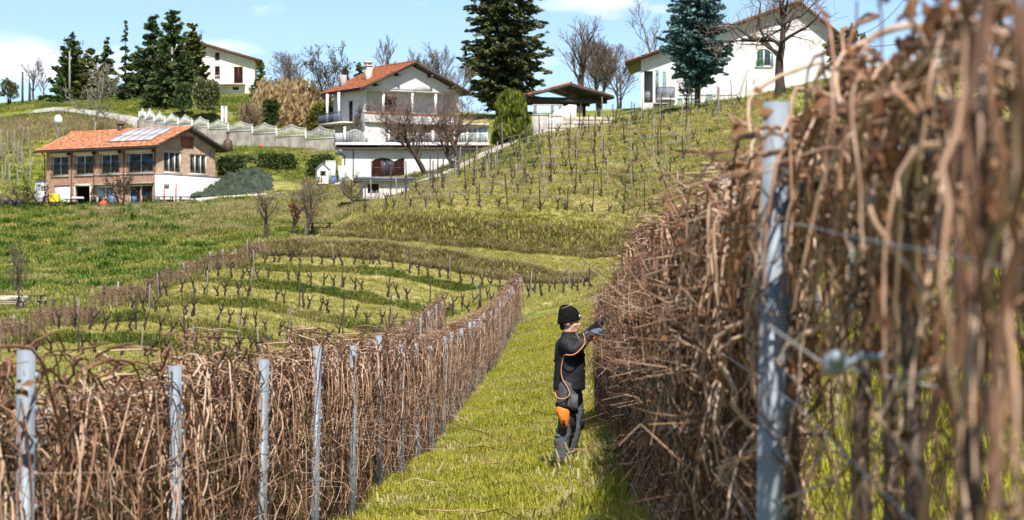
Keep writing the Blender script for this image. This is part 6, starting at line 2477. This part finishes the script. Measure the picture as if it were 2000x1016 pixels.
# ------------------------------------------------------------------ things round the houses
def picnic_table(px, Z, label, rz, m='darkwood', s=1.0, p=None, group=None):
    p = G(px, Z) if p is None else p
    t = thing('picnic_table', label, 'picnic table', p, rz, group, s)
    for k in range(5):
        q = MB()
        q.box(-.9, -.36 + k * .145, .72, .9, -.36 + k * .145 + .13, .76)
        q.build('top_board', m, t)
    for s_ in (-1, 1):
        q = MB()
        q.box(-.9, s_ * .66 - .13, .42, .9, s_ * .66 + .13, .46)
        q.build('seat_board', m, t)
        q = MB()
        q.bar((s_ * .62, -.62, 0), (s_ * .62, -.22, .72), .09, .05)
        q.bar((s_ * .62, .62, 0), (s_ * .62, .22, .72), .09, .05)
        q.bar((s_ * .56, -.75, .38), (s_ * .56, .75, .38), .05, .09)
        q.build('leg_frame', m, t)
    return t


def px_on(px, py, Z):
    return W(px, py, Z)


def ground_at(px, Z):
    return G(px, Z)


picnic_table(62, 149, 'small dark picnic table on the mown grass at the meadow foot', .5, 'wood')
for px, Z, rz_b, lab in ((16, 150.5, .2, 'pale wooden bench nearest the left edge at the meadow foot'), (24, 153, .15, 'pale wooden bench behind the other one beside the young tree')):
    t = thing('bench', lab, 'bench', G(px, Z), rz_b, None, .85)
    m_ = MB()
    m_.box(-1, -.2, .4, 1, .2, .46)
    m_.build('seat', 'stone', t)
    m_ = MB()
    m_.box(-1, .2, .6, 1, .25, .85)
    m_.build('backrest', 'stone', t)
    for x in (-.8, .8):
        m_ = MB()
        m_.box(x - .06, -.2, 0, x + .06, .2, .4)
        m_.box(x - .04, .2, 0, x + .04, .245, .6)
        m_.build('leg', 'wood', t)
picnic_table(627, 200, 'dark picnic table under the trees at the meadow edge', .2, 'blackiron')
picnic_table(322, 246.2, 'dark picnic table in front of the white terrace wall', math.radians(-10), 'darkwood')
picnic_table(366, 246.8, 'second dark picnic table by the foot of the netting', math.radians(-5), 'darkwood')
picnic_table(145, 245.8, 'dark picnic table with white cloths in front of the open doorway', math.radians(-30), 'darkwood')
m_ = MB()
for k in range(3):
    m_.ball((.0 + k * .3, .0, .84), (.3, .25, .12), seg=8, rings=6)
o = remeshed(m_, 'cloth_heap', 'whitepaint', None, .05, 3)
o.location = tuple(G(145, 245.8))
tag(o, 'heap of white cloths lying on the picnic table', 'cloths')
zf0 = G(100, 246)
ym = thing('water_tank_cart', 'bright yellow tank on a black wheeled frame before the white door', 'cart', G(105, 245.5), .2)
m_ = MB()
m_.box(-.45, -.3, .45, .45, .3, 1.15)
tk = remeshed(m_, 'tank', 'yellow', ym, .05, 4)
m_ = MB()
m_.box(-.5, -.35, .36, .5, .35, .43)
for x, y in ((-.45, -.36), (.45, -.36), (-.45, .36), (.45, .36)):
    m_.box(x - .03, y - .03, .2, x + .03, y + .03, 1.2)
m_.bar((.5, 0, .4), (1.1, 0, .8), .05)
m_.build('frame', 'blackiron', ym)
for s_ in (-1, 1):
    m_ = MB()
    m_.tubes(np.array([(0, s_ * .4 - .05, .22), (0, s_ * .4 + .05, .22)]), .22, 14, caps=True)
    m_.build('wheel', 'blackiron', ym)
# machines and tubs at the left end of the yard
for px, Z, lab, rx0, mt, sc in ((38, 245.5, 'dark folded garden machine by the short white wall', .9, 'blackiron', 1.0), (12, 246.5, 'dark garden machine with orange hood at the left edge', .9, 'blackiron', 1.1)):
    t = thing('garden_machine', lab, 'machine', G(px, Z), .3, None, sc)
    m_ = MB()
    m_.loft([[(-.5, -.3, .25), (.5, -.3, .25), (.5, .3, .25), (-.5, .3, .25)], [(-.45, -.28, .6), (.35, -.28, .7), (.35, .28, .7), (-.45, .28, .6)], [(-.3, -.2, .8), (.15, -.2, .9), (.15, .2, .9), (-.3, .2, .8)]])
    m_.build('hood', 'copper' if px < 20 else 'blackiron', t)
    m_ = MB()
    m_.bar((-.4, -.25, .5), (-1.1, -.25, 1.1), .05)
    m_.bar((-.4, .25, .5), (-1.1, .25, 1.1), .05)
    m_.bar((-1.1, -.25, 1.1), (-1.1, .25, 1.1), .05)
    m_.build('handlebar', 'steel' if px < 20 else 'blackiron', t)
    for x in (-.35, .35):
        for s_ in (-1, 1):
            m_ = MB()
            m_.tubes(np.array([(x, s_ * .34 - .05, .22), (x, s_ * .34 + .05, .22)]), .22, 12, caps=True)
            m_.build('wheel', 'blackiron', t)
m_ = MB()
an = np.linspace(0, 2 * math.pi, 16, endpoint=False)
m_.loft([[(.9 * math.cos(q), .5 * math.sin(q), 0) for q in an], [(1.15 * math.cos(q), .62 * math.sin(q), .5) for q in an], [(1.08 * math.cos(q), .56 * math.sin(q), .5) for q in an], [(.85 * math.cos(q), .45 * math.sin(q), .15) for q in an]])
o = m_.build('trough', 'kneepad')
o.location = tuple(G(54, 245))
tag(o, 'low dark trough beside the short white wall', 'trough')


def chair(px, Z, lab, m='blue', rz=0.0):
    t = thing('garden_chair', lab, 'chair', G(px, Z), rz)
    q = MB()
    q.box(-.25, -.25, .4, .25, .25, .45)
    q.build('seat', m, t)
    q = MB()
    q.loft([[(-.25, .22, .45), (.25, .22, .45), (.25, .26, .45), (-.25, .26, .45)], [(-.22, .34, .95), (.22, .34, .95), (.22, .37, .95), (-.22, .37, .95)]])
    q.build('backrest', m, t)
    for x in (-.22, .22):
        for y in (-.22, .22):
            q = MB()
            q.bar((x, y, 0), (x * .9, y * .9, .4), .05)
            q.build('leg', m, t)
    return t


chair(265, 245.2, 'blue plastic chair in front of the dark glazed door', 'blue', .5)
chair(184, 245.2, 'dark metal chair before the pale curtained door', 'blackiron', .4)
chair(194, 245.0, 'second dark metal chair before the pale curtained door', 'blackiron', -.4)
m_ = MB()
m_.bar((-.4, 0, 0), (.4, .1, .7), .6, .06, up=(0, 1, 0))
o = m_.build('parasol_board', 'redpaint')
o.location = tuple(G(201, 244.6))
tag(o, 'red and white board leaning low before the curtained door', 'board')
m_ = MB()
m_.tubes(np.array([(0, 0, 0), (0, 0, .92)]), .32, 16, caps=True)
for z in (.3, .6):
    m_.tubes(np.array([(0, 0, z), (0, 0, z + .03)]), .335, 16, caps=True)
o = m_.build('barrel', 'blue')
o.location = tuple(G(219, 246))
tag(o, 'blue barrel between the curtained door and the gnarled vine tree', 'barrel')
m_ = MB()
m_.loft([[(-1.1, 0, .05), (1.2, 0, 1.1), (1.2, .1, 1.1), (-1.1, .1, .05)], [(-1.0, 0, -.05), (1.3, 0, 1.0), (1.3, .1, 1.0), (-1.0, .1, -.05)]])
o = m_.build('leaning_plank', 'wood')
o.location = tuple(G(248, 244.6))
o.rotation_euler = (0, 0, math.pi)
tag(o, 'long grey plank leaning at the gnarled vine tree', 'plank')
for px, Z, h, lab in ((274, 245.6, 1.6, 'short red post standing in front of the dark glazed door'), (320, 246, 1.9, 'red post with blue box in front of the white terrace wall'), (343, 245, 2.0, 'leaning red post at the right of the white terrace wall')):
    t = thing('red_post', lab, 'post', G(px, Z))
    m_ = MB()
    m_.bar((0, 0, -.2), (.05, 0, h), .11)
    m_.build('shaft', 'redshut', t)
    if px == 320:
        m_ = MB()
        m_.box(.12, -.1, h - .4, .45, .1, h)
        m_.build('box', 'bluegrey', t)
m_ = MB()
m_.ball((0, 0, .25), (.45, .35, .3), seg=10, rings=8)
tag(m_.build('green_sack', 'bushy', smooth=True), 'small green bush at the foot of the white terrace wall', 'bush').location = tuple(G(308, 245.5))
# on and behind the farmhouse roof
dish = thing('satellite_dish', 'white satellite dish on a post behind the farmhouse roof', 'satellite dish', W(114, 262, 262))
m_ = MB()
m_.tubes(np.array([(0, 0, -2), (0, 0, 1.2)]), .06, 6)
m_.build('post', 'steel', dish)
m_ = MB()
rings = []
for r_, y in ((.02, .12), (.3, .08), (.5, .0), (.52, -.03)):
    rings.append([(r_ * math.cos(q) * .75, y - .1, 1.3 + r_ * math.sin(q)) for q in np.linspace(0, 2 * math.pi, 16, endpoint=False)])
m_.loft(rings)
m_.build('dish', 'whitepaint', dish, smooth=True)
stv = thing('garden_stove', 'dark iron garden stove with chimney pipe on the lawn', 'stove', G(445, 275.5), .2)
m_ = MB()
an = np.linspace(0, 2 * math.pi, 12, endpoint=False)
m_.loft([[(r_ * math.cos(q), r_ * math.sin(q), z) for q in an] for z, r_ in ((.15, .42), (.2, .5), (1.15, .42), (1.3, .2), (1.34, .1), (1.95, .09))])
m_.build('firebox', 'copper', stv, smooth=False)
m_ = MB()
m_.tubes(np.array([(0, 0, 1.9), (0, 0, 2.05)]), .2, 10, caps=True)
m_.build('cap', 'copper', stv)
for q in (.6, 2.2, 3.9, 5.5):
    m_ = MB()
    m_.bar((.35 * math.cos(q), .35 * math.sin(q), .25), (.6 * math.cos(q), .6 * math.sin(q), -.1), .07)
    m_.build('leg', 'copper', stv)
gt_ = thing('gas_tank', 'white horizontal gas tank on the slope before the conifers', 'tank', G(280, 322), math.radians(12))
m_ = MB()
m_.tubes(np.array([(-.8, 0, .55), (-.72, 0, .55), (-.4, 0, .55), (.4, 0, .55), (.72, 0, .55), (.8, 0, .55)]), np.array([.2, .38, .5, .5, .38, .2]), 18, caps=True)
m_.build('vessel', 'tank', gt_, smooth=True)
m_ = MB()
m_.tubes(np.array([(0, 0, 1.0), (0, 0, 1.18)]), .14, 10, caps=True)
m_.build('valve_dome', 'tank', gt_)
for x in (-.45, .45):
    m_ = MB()
    m_.box(x - .08, -.35, -.3, x + .08, .35, .2)
    m_.build('foot', 'concrete', gt_)
# poles and overhead lines
def pole(px, Z, top, base, lab, m='wood', r=.11, arms=False):
    p = W(px, base, Z)
    t = thing('utility_pole', lab, 'utility pole', p)
    h = (base - top) * Z / F
    q = MB()
    q.tubes(np.array([(0, 0, -1.0), (0, 0, h)]), np.array([r * 1.2, r * .8]), 8, caps=True)
    q.build('shaft', m, t)
    if arms:
        for s_ in (-1, 1):
            q = MB()
            q.bar((0, 0, h - .9), (s_ * .55, 0, h + .1), .07)
            q.build('arm', 'steel', t)
            q = MB()
            q.tubes(np.array([(s_ * .55, 0, h + .05), (s_ * .55, 0, h + .3)]), .07, 6, caps=True)
            q.build('insulator', 'whitepaint', t)
    return t


pole(336, 318, 92, 190, 'grey utility pole with forked insulator arms before the tallest conifers', 'wood', .12, True)
pole(136, 316, 100, 196, 'grey utility pole in front of the pointed conifer', 'wood', .12)
pole(44, 318, 140, 200, 'dark bare pole at the left edge of the skyline', 'darkwood', .13)
pole(58, 320, 162, 200, 'shorter dark stub pole at the left edge of the skyline', 'darkwood', .16)


def cable_line(pts, lab, r=.02, sag=.5):
    pts = [np.array(p) for p in pts]
    out = []
    for a_, b_ in zip(pts[:-1], pts[1:]):
        for t in np.linspace(0, 1, 14)[:-1]:
            out.append(a_ + (b_ - a_) * t - np.array([0, 0, sag * 4 * t * (1 - t)]))
    out.append(pts[-1])
    q = MB()
    q.tubes(np.array(out), r, 4)
    return tag(q.build('overhead_line', 'blackiron'), lab, 'cable')


cable_line([W(-40, 128, 306), W(113, 100, 306), W(136, 101, 306)], 'thin overhead line at the left edge against the cloud')
cable_line([W(312, 92, 318), W(336, 88, 318), W(415, 112, 345)], 'overhead line from the forked pole to the cream house', .03)
cable_line([W(1650, 84, 150), W(1840, 55, 150), W(2050, 20, 150)], 'overhead line crossing the sky at the upper right', .018)
cable_line([W(1660, 70, 160), W(1765, 0, 160), W(1830, -40, 160)], 'steep overhead line rising in the upper right sky', .016)
# clutter beside the white outbuilding
ph = thing('playhouse', 'small white plastic playhouse with arched window by the ivy bank', 'playhouse', W(620, 352, 252), .25)
m_ = MB()
facade(m_, 1.0, 1.0, [(.25, .4, .75, .85)], I4, gable=[(.5, 1.45)], depth=.06, zb=-.3)
facade(m_, 1.0, 1.0, [], side_matrix('right', 1, 1), zb=-.3)
facade(m_, 1.0, 1.0, [], side_matrix('left', 1, 1), zb=-.3)
m_.build('wall', 'whitepaint', ph)
m_ = MB()
m_.prism([(-.12, .9), (.5, 1.5), (.5, 1.58), (-.12, .98)], -.1, 1.1)
m_.prism([(.502, 1.5), (1.12, .9), (1.12, .98), (.502, 1.58)], -.1, 1.1)
m_.build('roof', 'greyroof', ph)
rn = thing('red_cart', 'low rusty red cart frame beside the playhouse', 'cart', W(612, 368, 249), .1)
m_ = MB()
m_.box(-.8, -.4, .55, .8, .4, .62)
m_.box(-.8, -.42, .62, -.72, .4, 1.0)
m_.box(.72, -.42, .62, .8, .4, 1.0)
m_.build('tray', 'redshut', rn)
m_ = MB()
for x in (-.7, .7):
    m_.bar((x, -.35, 0), (x, -.35, .55), .07)
    m_.bar((x, .35, 0), (x, .35, .55), .07)
m_.build('legs_frame', 'brickred', rn)
for s_ in (-1, 1):
    m_ = MB()
    m_.tubes(np.array([(-.3, s_ * .45 - .04, .25), (-.3, s_ * .45 + .04, .25)]), .26, 14, caps=True)
    m_.build('wheel', 'blackiron', rn)
for px, py, Z, mt, nm, lab, d in ((672, 352, 253, 'whitepaint', 'cabinet', 'white cabinet standing against the outbuilding wall', (1.0, .5, 1.25)), (646, 352, 254, 'tank', 'metal_locker', 'grey metal locker left of the white outbuilding', (.9, .6, 1.7)), (652, 362, 251, 'blue', 'plastic_bin', 'blue plastic bin among the clutter by the outbuilding', (.5, .45, .8))):
    t = thing(nm, lab, nm.split('_')[-1], W(px, py, Z), rng.normal(0, .15))
    m_ = MB()
    m_.loft([[(-d[0] * .47, -d[1] * .5, -.3), (d[0] * .47, -d[1] * .5, -.3), (d[0] * .47, d[1] * .5, -.3), (-d[0] * .47, d[1] * .5, -.3)], [(-d[0] / 2, -d[1] / 2, d[2]), (d[0] / 2, -d[1] / 2, d[2]), (d[0] / 2, d[1] / 2, d[2]), (-d[0] / 2, d[1] / 2, d[2])]])
    m_.build('body', mt, t)
    m_ = MB()
    m_.box(-d[0] * .53, -d[1] * .55, d[2] + .002, d[0] * .53, d[1] * .55, d[2] + .06)
    m_.build('lid', mt, t)
    m_ = MB()
    m_.box(-.01, -d[1] * .5 - .025, .1, .01, -d[1] * .5 - .004, d[2] - .08)
    m_.box(.05, -d[1] * .5 - .05, d[2] * .5, .08, -d[1] * .5 - .004, d[2] * .6)
    m_.build('door_seam', 'blackiron', t)
m_ = MB()
gxn = 10
V = []
for i in range(gxn):
    for k in range(gxn):
        u, v = i / (gxn - 1) - .5, k / (gxn - 1) - .5
        V.append((u * 1.5, v * 1.0, .55 * math.exp(-6 * (u * u + v * v)) + .07 * math.sin(u * 13 + v * 7) - .05))
ix = np.arange(gxn * gxn).reshape(gxn, gxn)
m_.add(V, np.stack([ix[:-1, :-1], ix[:-1, 1:], ix[1:, 1:], ix[1:, :-1]], -1).reshape(-1, 4))
o = m_.build('tarpaulin', 'whitepaint', smooth=True)
o.location = tuple(W(664, 366, 248))
o.modifiers.new('thickness', 'SOLIDIFY').thickness = .02
tag(o, 'crumpled white tarpaulin on the ground by the outbuilding', 'tarpaulin')
# lanterns and toys along the lawn wall
for px, py, mt, lab in ((510, 286, 'redpaint', 'small red garden ornament on the lawn under the fence wall'), (615, 285, 'redpaint', 'red round garden ornament near the end of the fence wall'), (644, 287, 'goldbush', 'yellow garden ornament at the end of the fence wall')):
    t = thing('garden_ornament', lab, 'ornament', G(px, 276.5))
    m_ = MB()
    m_.tubes(np.array([(0, 0, -.4), (0, 0, .35)]), .03, 5)
    m_.build('stick', 'wood', t)
    m_ = MB()
    m_.ball((0, 0, .5), (.2, .12, .18), seg=10, rings=8)
    m_.build('head', mt, t, smooth=True)
for px, py in ((435, 234), (442, 234)):
    pass
tw_ = thing('white_pillars', 'pair of slim white pillars behind the white fence', 'pillars', W(434, 250, 296))
for x in (0, .4):
    m_ = MB()
    m_.tubes(np.array([(x, 0, -.3), (x, 0, 2.2)]), .14, 10, caps=True)
    m_.tubes(np.array([(x, 0, 2.2), (x, 0, 2.3)]), .18, 10, caps=True)
    m_.build('pillar', 'whitepaint', tw_)
# ------------------------------------------------------------------ grasses (stuff)
def tuft(seed, n, h, spread, droop, w, seg=3):
    r = np.random.default_rng(seed)
    m = MB()
    az = r.uniform(0, 6.28, n)
    b = np.column_stack([r.normal(0, spread * .35, n), r.normal(0, spread * .35, n), np.full(n, -.03)])
    L = h * r.uniform(.45, 1.2, n)
    out = np.column_stack([np.cos(az), np.sin(az), np.zeros(n)])
    sd = np.column_stack([-np.sin(az), np.cos(az), np.zeros(n)])
    dr = droop * r.uniform(.4, 1.4, n)
    P1 = b + out * (L * dr * .3)[:, None] + np.array([0, 0, .6]) * L[:, None]
    P2 = b + out * (L * dr)[:, None] + np.array([0, 0, 1.0])[None] * (L * (1 - .45 * dr))[:, None]
    ww = w * r.uniform(.7, 1.3, n)[:, None]
    V = np.stack([b - sd * ww, b + sd * ww, P1 + sd * ww * .8, P1 - sd * ww * .8, P2], 1).reshape(-1, 3)
    o = np.arange(n)[:, None] * 5
    m.add(V, o + np.array([[0, 1, 2, 3]]), o + np.array([[3, 2, 4]]), 0, np.repeat(r.random(n), 5))
    return m


def grass_field(name, label, pts, kinds, mats_, sc, seedv):
    """Grass tufts on the points PTS (N,2): one geometry-nodes object."""
    r = np.random.default_rng(seedv)
    N = len(pts)
    z = height(pts[:, 0], pts[:, 1])
    me = bpy.data.meshes.new(name)
    me.vertices.add(N)
    me.vertices.foreach_set('co', np.column_stack([pts, z]).astype(np.float32).reshape(-1))
    var = r.integers(0, len(kinds), N)
    for nm, typ, arr in (('gvar', 'INT', var.astype(np.int32)), ('gscale', 'FLOAT', (sc * r.uniform(.55, 1.4, N)).astype(np.float32)),
                         ('grot', 'FLOAT', r.uniform(0, 6.28, N).astype(np.float32))):
        at = me.attributes.new(nm, typ, 'POINT')
        at.data.foreach_set('value', arr)
    o = bpy.data.objects.new(name, me)
    COL.objects.link(o)
    o['kind'], o['label'] = 'stuff', label
    ng = bpy.data.node_groups.new(name + '_tufts', 'GeometryNodeTree')
    ng.interface.new_socket('Geometry', in_out='INPUT', socket_type='NodeSocketGeometry')
    ng.interface.new_socket('Geometry', in_out='OUTPUT', socket_type='NodeSocketGeometry')
    n, l = ng.nodes, ng.links
    gi, go = n.new('NodeGroupInput'), n.new('NodeGroupOutput')
    jn = n.new('GeometryNodeJoinGeometry')

    def named(nm, typ):
        x = n.new('GeometryNodeInputNamedAttribute')
        x.data_type = typ
        x.inputs['Name'].default_value = nm
        return x.outputs['Attribute']
    gv, gs, gr = named('gvar', 'INT'), named('gscale', 'FLOAT'), named('grot', 'FLOAT')
    cx = n.new('ShaderNodeCombineXYZ')
    l.new(gr, cx.inputs[2])
    for k, ob in enumerate(kinds):
        cmp_ = n.new('FunctionNodeCompare')
        cmp_.data_type, cmp_.operation = 'INT', 'EQUAL'
        l.new(gv, cmp_.inputs['A'] if cmp_.inputs['A'].type == 'INT' else cmp_.inputs[2])
        (cmp_.inputs['B'] if cmp_.inputs['B'].type == 'INT' else cmp_.inputs[3]).default_value = k
        oi = n.new('GeometryNodeObjectInfo')
        oi.inputs['Object'].default_value = ob
        oi.inputs['As Instance'].default_value = True
        ip = n.new('GeometryNodeInstanceOnPoints')
        l.new(gi.outputs[0], ip.inputs['Points'])
        l.new(cmp_.outputs[0], ip.inputs['Selection'])
        l.new(oi.outputs['Geometry'], ip.inputs['Instance'])
        l.new(cx.outputs[0], ip.inputs['Rotation'])
        l.new(gs, ip.inputs['Scale'])
        l.new(ip.outputs[0], jn.inputs[0])
    l.new(jn.outputs[0], go.inputs[0])
    md = o.modifiers.new('tufts', 'NODES')
    md.node_group = ng
    return o


def tufts(name, mat_, specs):
    return [tuft(900 + i, *sp).build(name, mat_, None, link=False) for i, sp in enumerate(specs)]


rg = np.random.default_rng(77)
ALLEY = tufts('alley_tuft', 'grass', [(34, .13, .2, .5, .0045), (30, .17, .22, .65, .005), (40, .09, .24, .8, .0045)])
TURF = tufts('turf_tuft', 'turf', [(22, .16, .4, .6, .014), (20, .22, .36, .8, .015), (26, .11, .45, .9, .014)])
RANK = tufts('rank_tuft', 'rank', [(26, .42, .55, .9, .02), (24, .5, .6, 1.05, .022), (28, .3, .65, 1.0, .02)])
LUSH = tufts('lush_tuft', 'lush', [(34, .55, .7, .9, .022), (30, .65, .6, 1.1, .024)])
STRAW = tufts('straw_tuft', 'straw', [(30, .55, .5, 1.2, .016), (28, .7, .5, 1.35, .017), (30, .4, .6, 1.1, .016)])


def sz(n, s0, s1, Z0, Z1, p=1.0):
    """Points by lateral offset from the row direction; P>1 crowds them towards the camera."""
    Z = Z0 + (Z1 - Z0) * rg.random(n)**p
    s = rg.uniform(s0, s1, n)
    return np.column_stack([SLOPE * Z + s, Z])


def pz(n, px0, px1, Z0, Z1):
    Z = rg.uniform(Z0, Z1, n)
    return np.column_stack([(rg.uniform(px0, px1, n) - 1000) * Z / F, Z])


def clumpy(pts, sc, thr, seed):
    r = np.random.default_rng(seed)
    a_, b_, c_ = r.uniform(0, 6.28, 3)
    v = np.sin(pts[:, 0] / sc + a_ + np.sin(pts[:, 1] / sc * .7)) * np.sin(pts[:, 1] / sc * .8 + b_) + .6 * np.sin(pts[:, 0] / sc * 2.3 + pts[:, 1] / sc * 1.7 + c_)
    return pts[(v + r.normal(0, .5, len(pts))) > thr]


grass_field('alley_grass', 'bright yellow green grass of the alley between the cane rows', np.concatenate([sz(52000, -2.3, .95, 22, 100, 1.5), sz(15000, .3, 4.2, 7, 45, 1.2), sz(9000, -5, -1.8, 10, 60), sz(7000, 3, 8, 10, 50)]), ALLEY, None, .78, 1)
CLUMP = tufts('weed_clump', 'grass', [(34, .3, .3, .8, .0055), (30, .22, .34, .95, .006), (26, .38, .26, .6, .005)])
grass_field('alley_weeds', 'taller weedy clumps in the grass alley and under the cane rows', np.concatenate([clumpy(sz(9000, -2.3, 1.0, 22, 100, 1.4), .9, .75, 21), sz(1500, -2.5, -1.4, 20, 100), sz(1200, .0, .8, 20, 60), clumpy(sz(5000, .8, 6, 8, 50), .9, .6, 22)]), CLUMP, None, .44, 11)
DEAD = tufts('dead_tuft', 'straw', [(16, .14, .4, 1.3, .006), (14, .1, .5, 1.5, .007)])
grass_field('alley_straw', 'dead straw and leaves lying in the grass alley', clumpy(sz(12000, -2.4, 1.0, 22, 100, 1.4), .7, .35, 23), DEAD, None, 1.0, 12)
# terraces: short turf
pt = np.concatenate([pz(52000, -20, 1190, 105, 187), pz(9000, 480, 1230, 188.2, 199)])
pxv = 1000 + F * pt[:, 0] / pt[:, 1]
edge = np.interp(pt[:, 1], [118, 128, 140, 153, 166, 180, 187, 199], [-30, 60, 190, 290, 372, 470, 520, 520])
grass_field('terrace_turf', 'short yellowish turf of the vine terraces', pt[pxv > edge], TURF, None, .6, 2)
up_ = pz(46000, 660, 1520, 200, 256)


def off_track(p):
    """Keeps the dirt track and the trodden strip beside it free of tall grass."""
    d = 1000 + F * p[:, 0] / p[:, 1] - np.interp(p[:, 1], [231, 236, 244, 253, 262], [828, 880, 940, 1000, 1048])
    return p[~((d > -42) & (d < 85) & (p[:, 1] > 226) & (p[:, 1] < 264))]


up_ = off_track(up_)
grass_field('upper_turf', 'grass between the rows of the upper vineyard', up_, TURF, None, .85, 3)
# meadow with rank clumps
mp_ = pz(54000, -140, 720, 122, 248)
pxv = 1000 + F * mp_[:, 0] / mp_[:, 1]
edge = np.interp(mp_[:, 1], [118, 128, 140, 153, 166, 180, 187, 199, 205, 248], [-30, 60, 190, 290, 372, 470, 520, 560, 690, 720])
mp_ = mp_[pxv < edge + 10]
grass_field('meadow_grass', 'rank green and straw coloured grass of the meadow slope', clumpy(mp_, 1.6, -.15, 5), RANK, None, .8, 4)
wild = clumpy(pz(9000, -30, 420, 170, 247), 1.3, .95, 31)
pw = 1000 + F * wild[:, 0] / wild[:, 1]
wild = wild[pw < np.interp(wild[:, 1], [166, 180, 187, 199], [372, 420, 420, 420])]
grass_field('meadow_tussocks', 'taller deep green grass clumps on the upper meadow', wild, LUSH, None, 1.0, 17)
grass_field('meadow_turf', 'short grass of the meadow slope', mp_[::2], TURF, None, 1.3, 8)
# dry grass on the banks and the feet of the vine rows
bk, fk = [], []
for Z, (a_, b_) in BANKROWS.items():
    n = 1200
    b = pz(n, a_, b_ + 40, Z - 1.6, Z - .5)
    fk.append(b)
bk.append(pz(3800, 500, 1160, 186.2, 188.2))
bk.append(pz(2600, 640, 1260, 197.4, 199.8))
bk.append(off_track(clumpy(pz(6000, 660, 1500, 201, 250), 1.2, .5, 9)))
bk.append(clumpy(pz(9000, 150, 720, 205, 246), 1.5, .3, 10))
grass_field('bank_turf', 'pale hanging turf of the two long terrace banks', np.concatenate([pz(5200, 640, 1260, 198.2, 201.4), pz(2600, 500, 1160, 186.8, 188.3)]), TURF, None, 1.7, 16)
grass_field('row_foot_grass', 'rank darker grass at the feet of the terraced vine rows', np.concatenate(fk), RANK, None, .62, 15)
grass_field('bank_grass', 'long dry grass hanging over the terrace banks', np.concatenate(bk), STRAW, None, .85, 5)
# gardens and slopes round the houses
gp = np.concatenate([pz(9000, -20, 660, 255, 300), pz(9000, -40, 700, 298, 330), pz(3500, 800, 1060, 225, 258), pz(6000, 1200, 1900, 205, 290)])
onroad = (np.abs(gp[:, 1] - np.interp(1000 + F * gp[:, 0] / gp[:, 1], [60, 110, 190, 275, 330], [303, 302, 301, 298, 296])) < 2.2) & (1000 + F * gp[:, 0] / gp[:, 1] < 335)
onpath = np.abs((1000 + F * gp[:, 0] / gp[:, 1]) - np.interp(gp[:, 1], [231, 236, 244, 253, 262], [828, 880, 940, 1000, 1048])) < 45
gp = gp[~onroad & ~(onpath & (gp[:, 1] < 264) & (gp[:, 1] > 229))]
grass_field('garden_grass', 'grass round the houses on the hill', gp, RANK, None, .7, 6)

# canes cut off and dropped in the alley
m_ = MB()
r_ = np.random.default_rng(44)
Np = 240
pts = sz(Np, -2.0, .6, 22, 60, 1.3)
an = r_.uniform(0, 6.28, Np)
L = r_.uniform(.2, .8, Np)
z = height(pts[:, 0], pts[:, 1]) + .06
A = np.column_stack([pts, z])
D = np.column_stack([np.cos(an), np.sin(an), r_.normal(0, .12, Np)]) * L[:, None]
P = np.stack([A, A + D * .35 + r_.normal(0, .03, (Np, 3)), A + D * .7 + r_.normal(0, .04, (Np, 3)), A + D], 1)
m_.tubes(P, np.array([[.006, .0055, .005, .004]]) * np.ones((Np, 1)), 4, tint=r_.random(Np))
o = m_.build('cut_canes', 'cane', kind='stuff')
o['label'] = 'pruned cane pieces scattered on the grass alley'
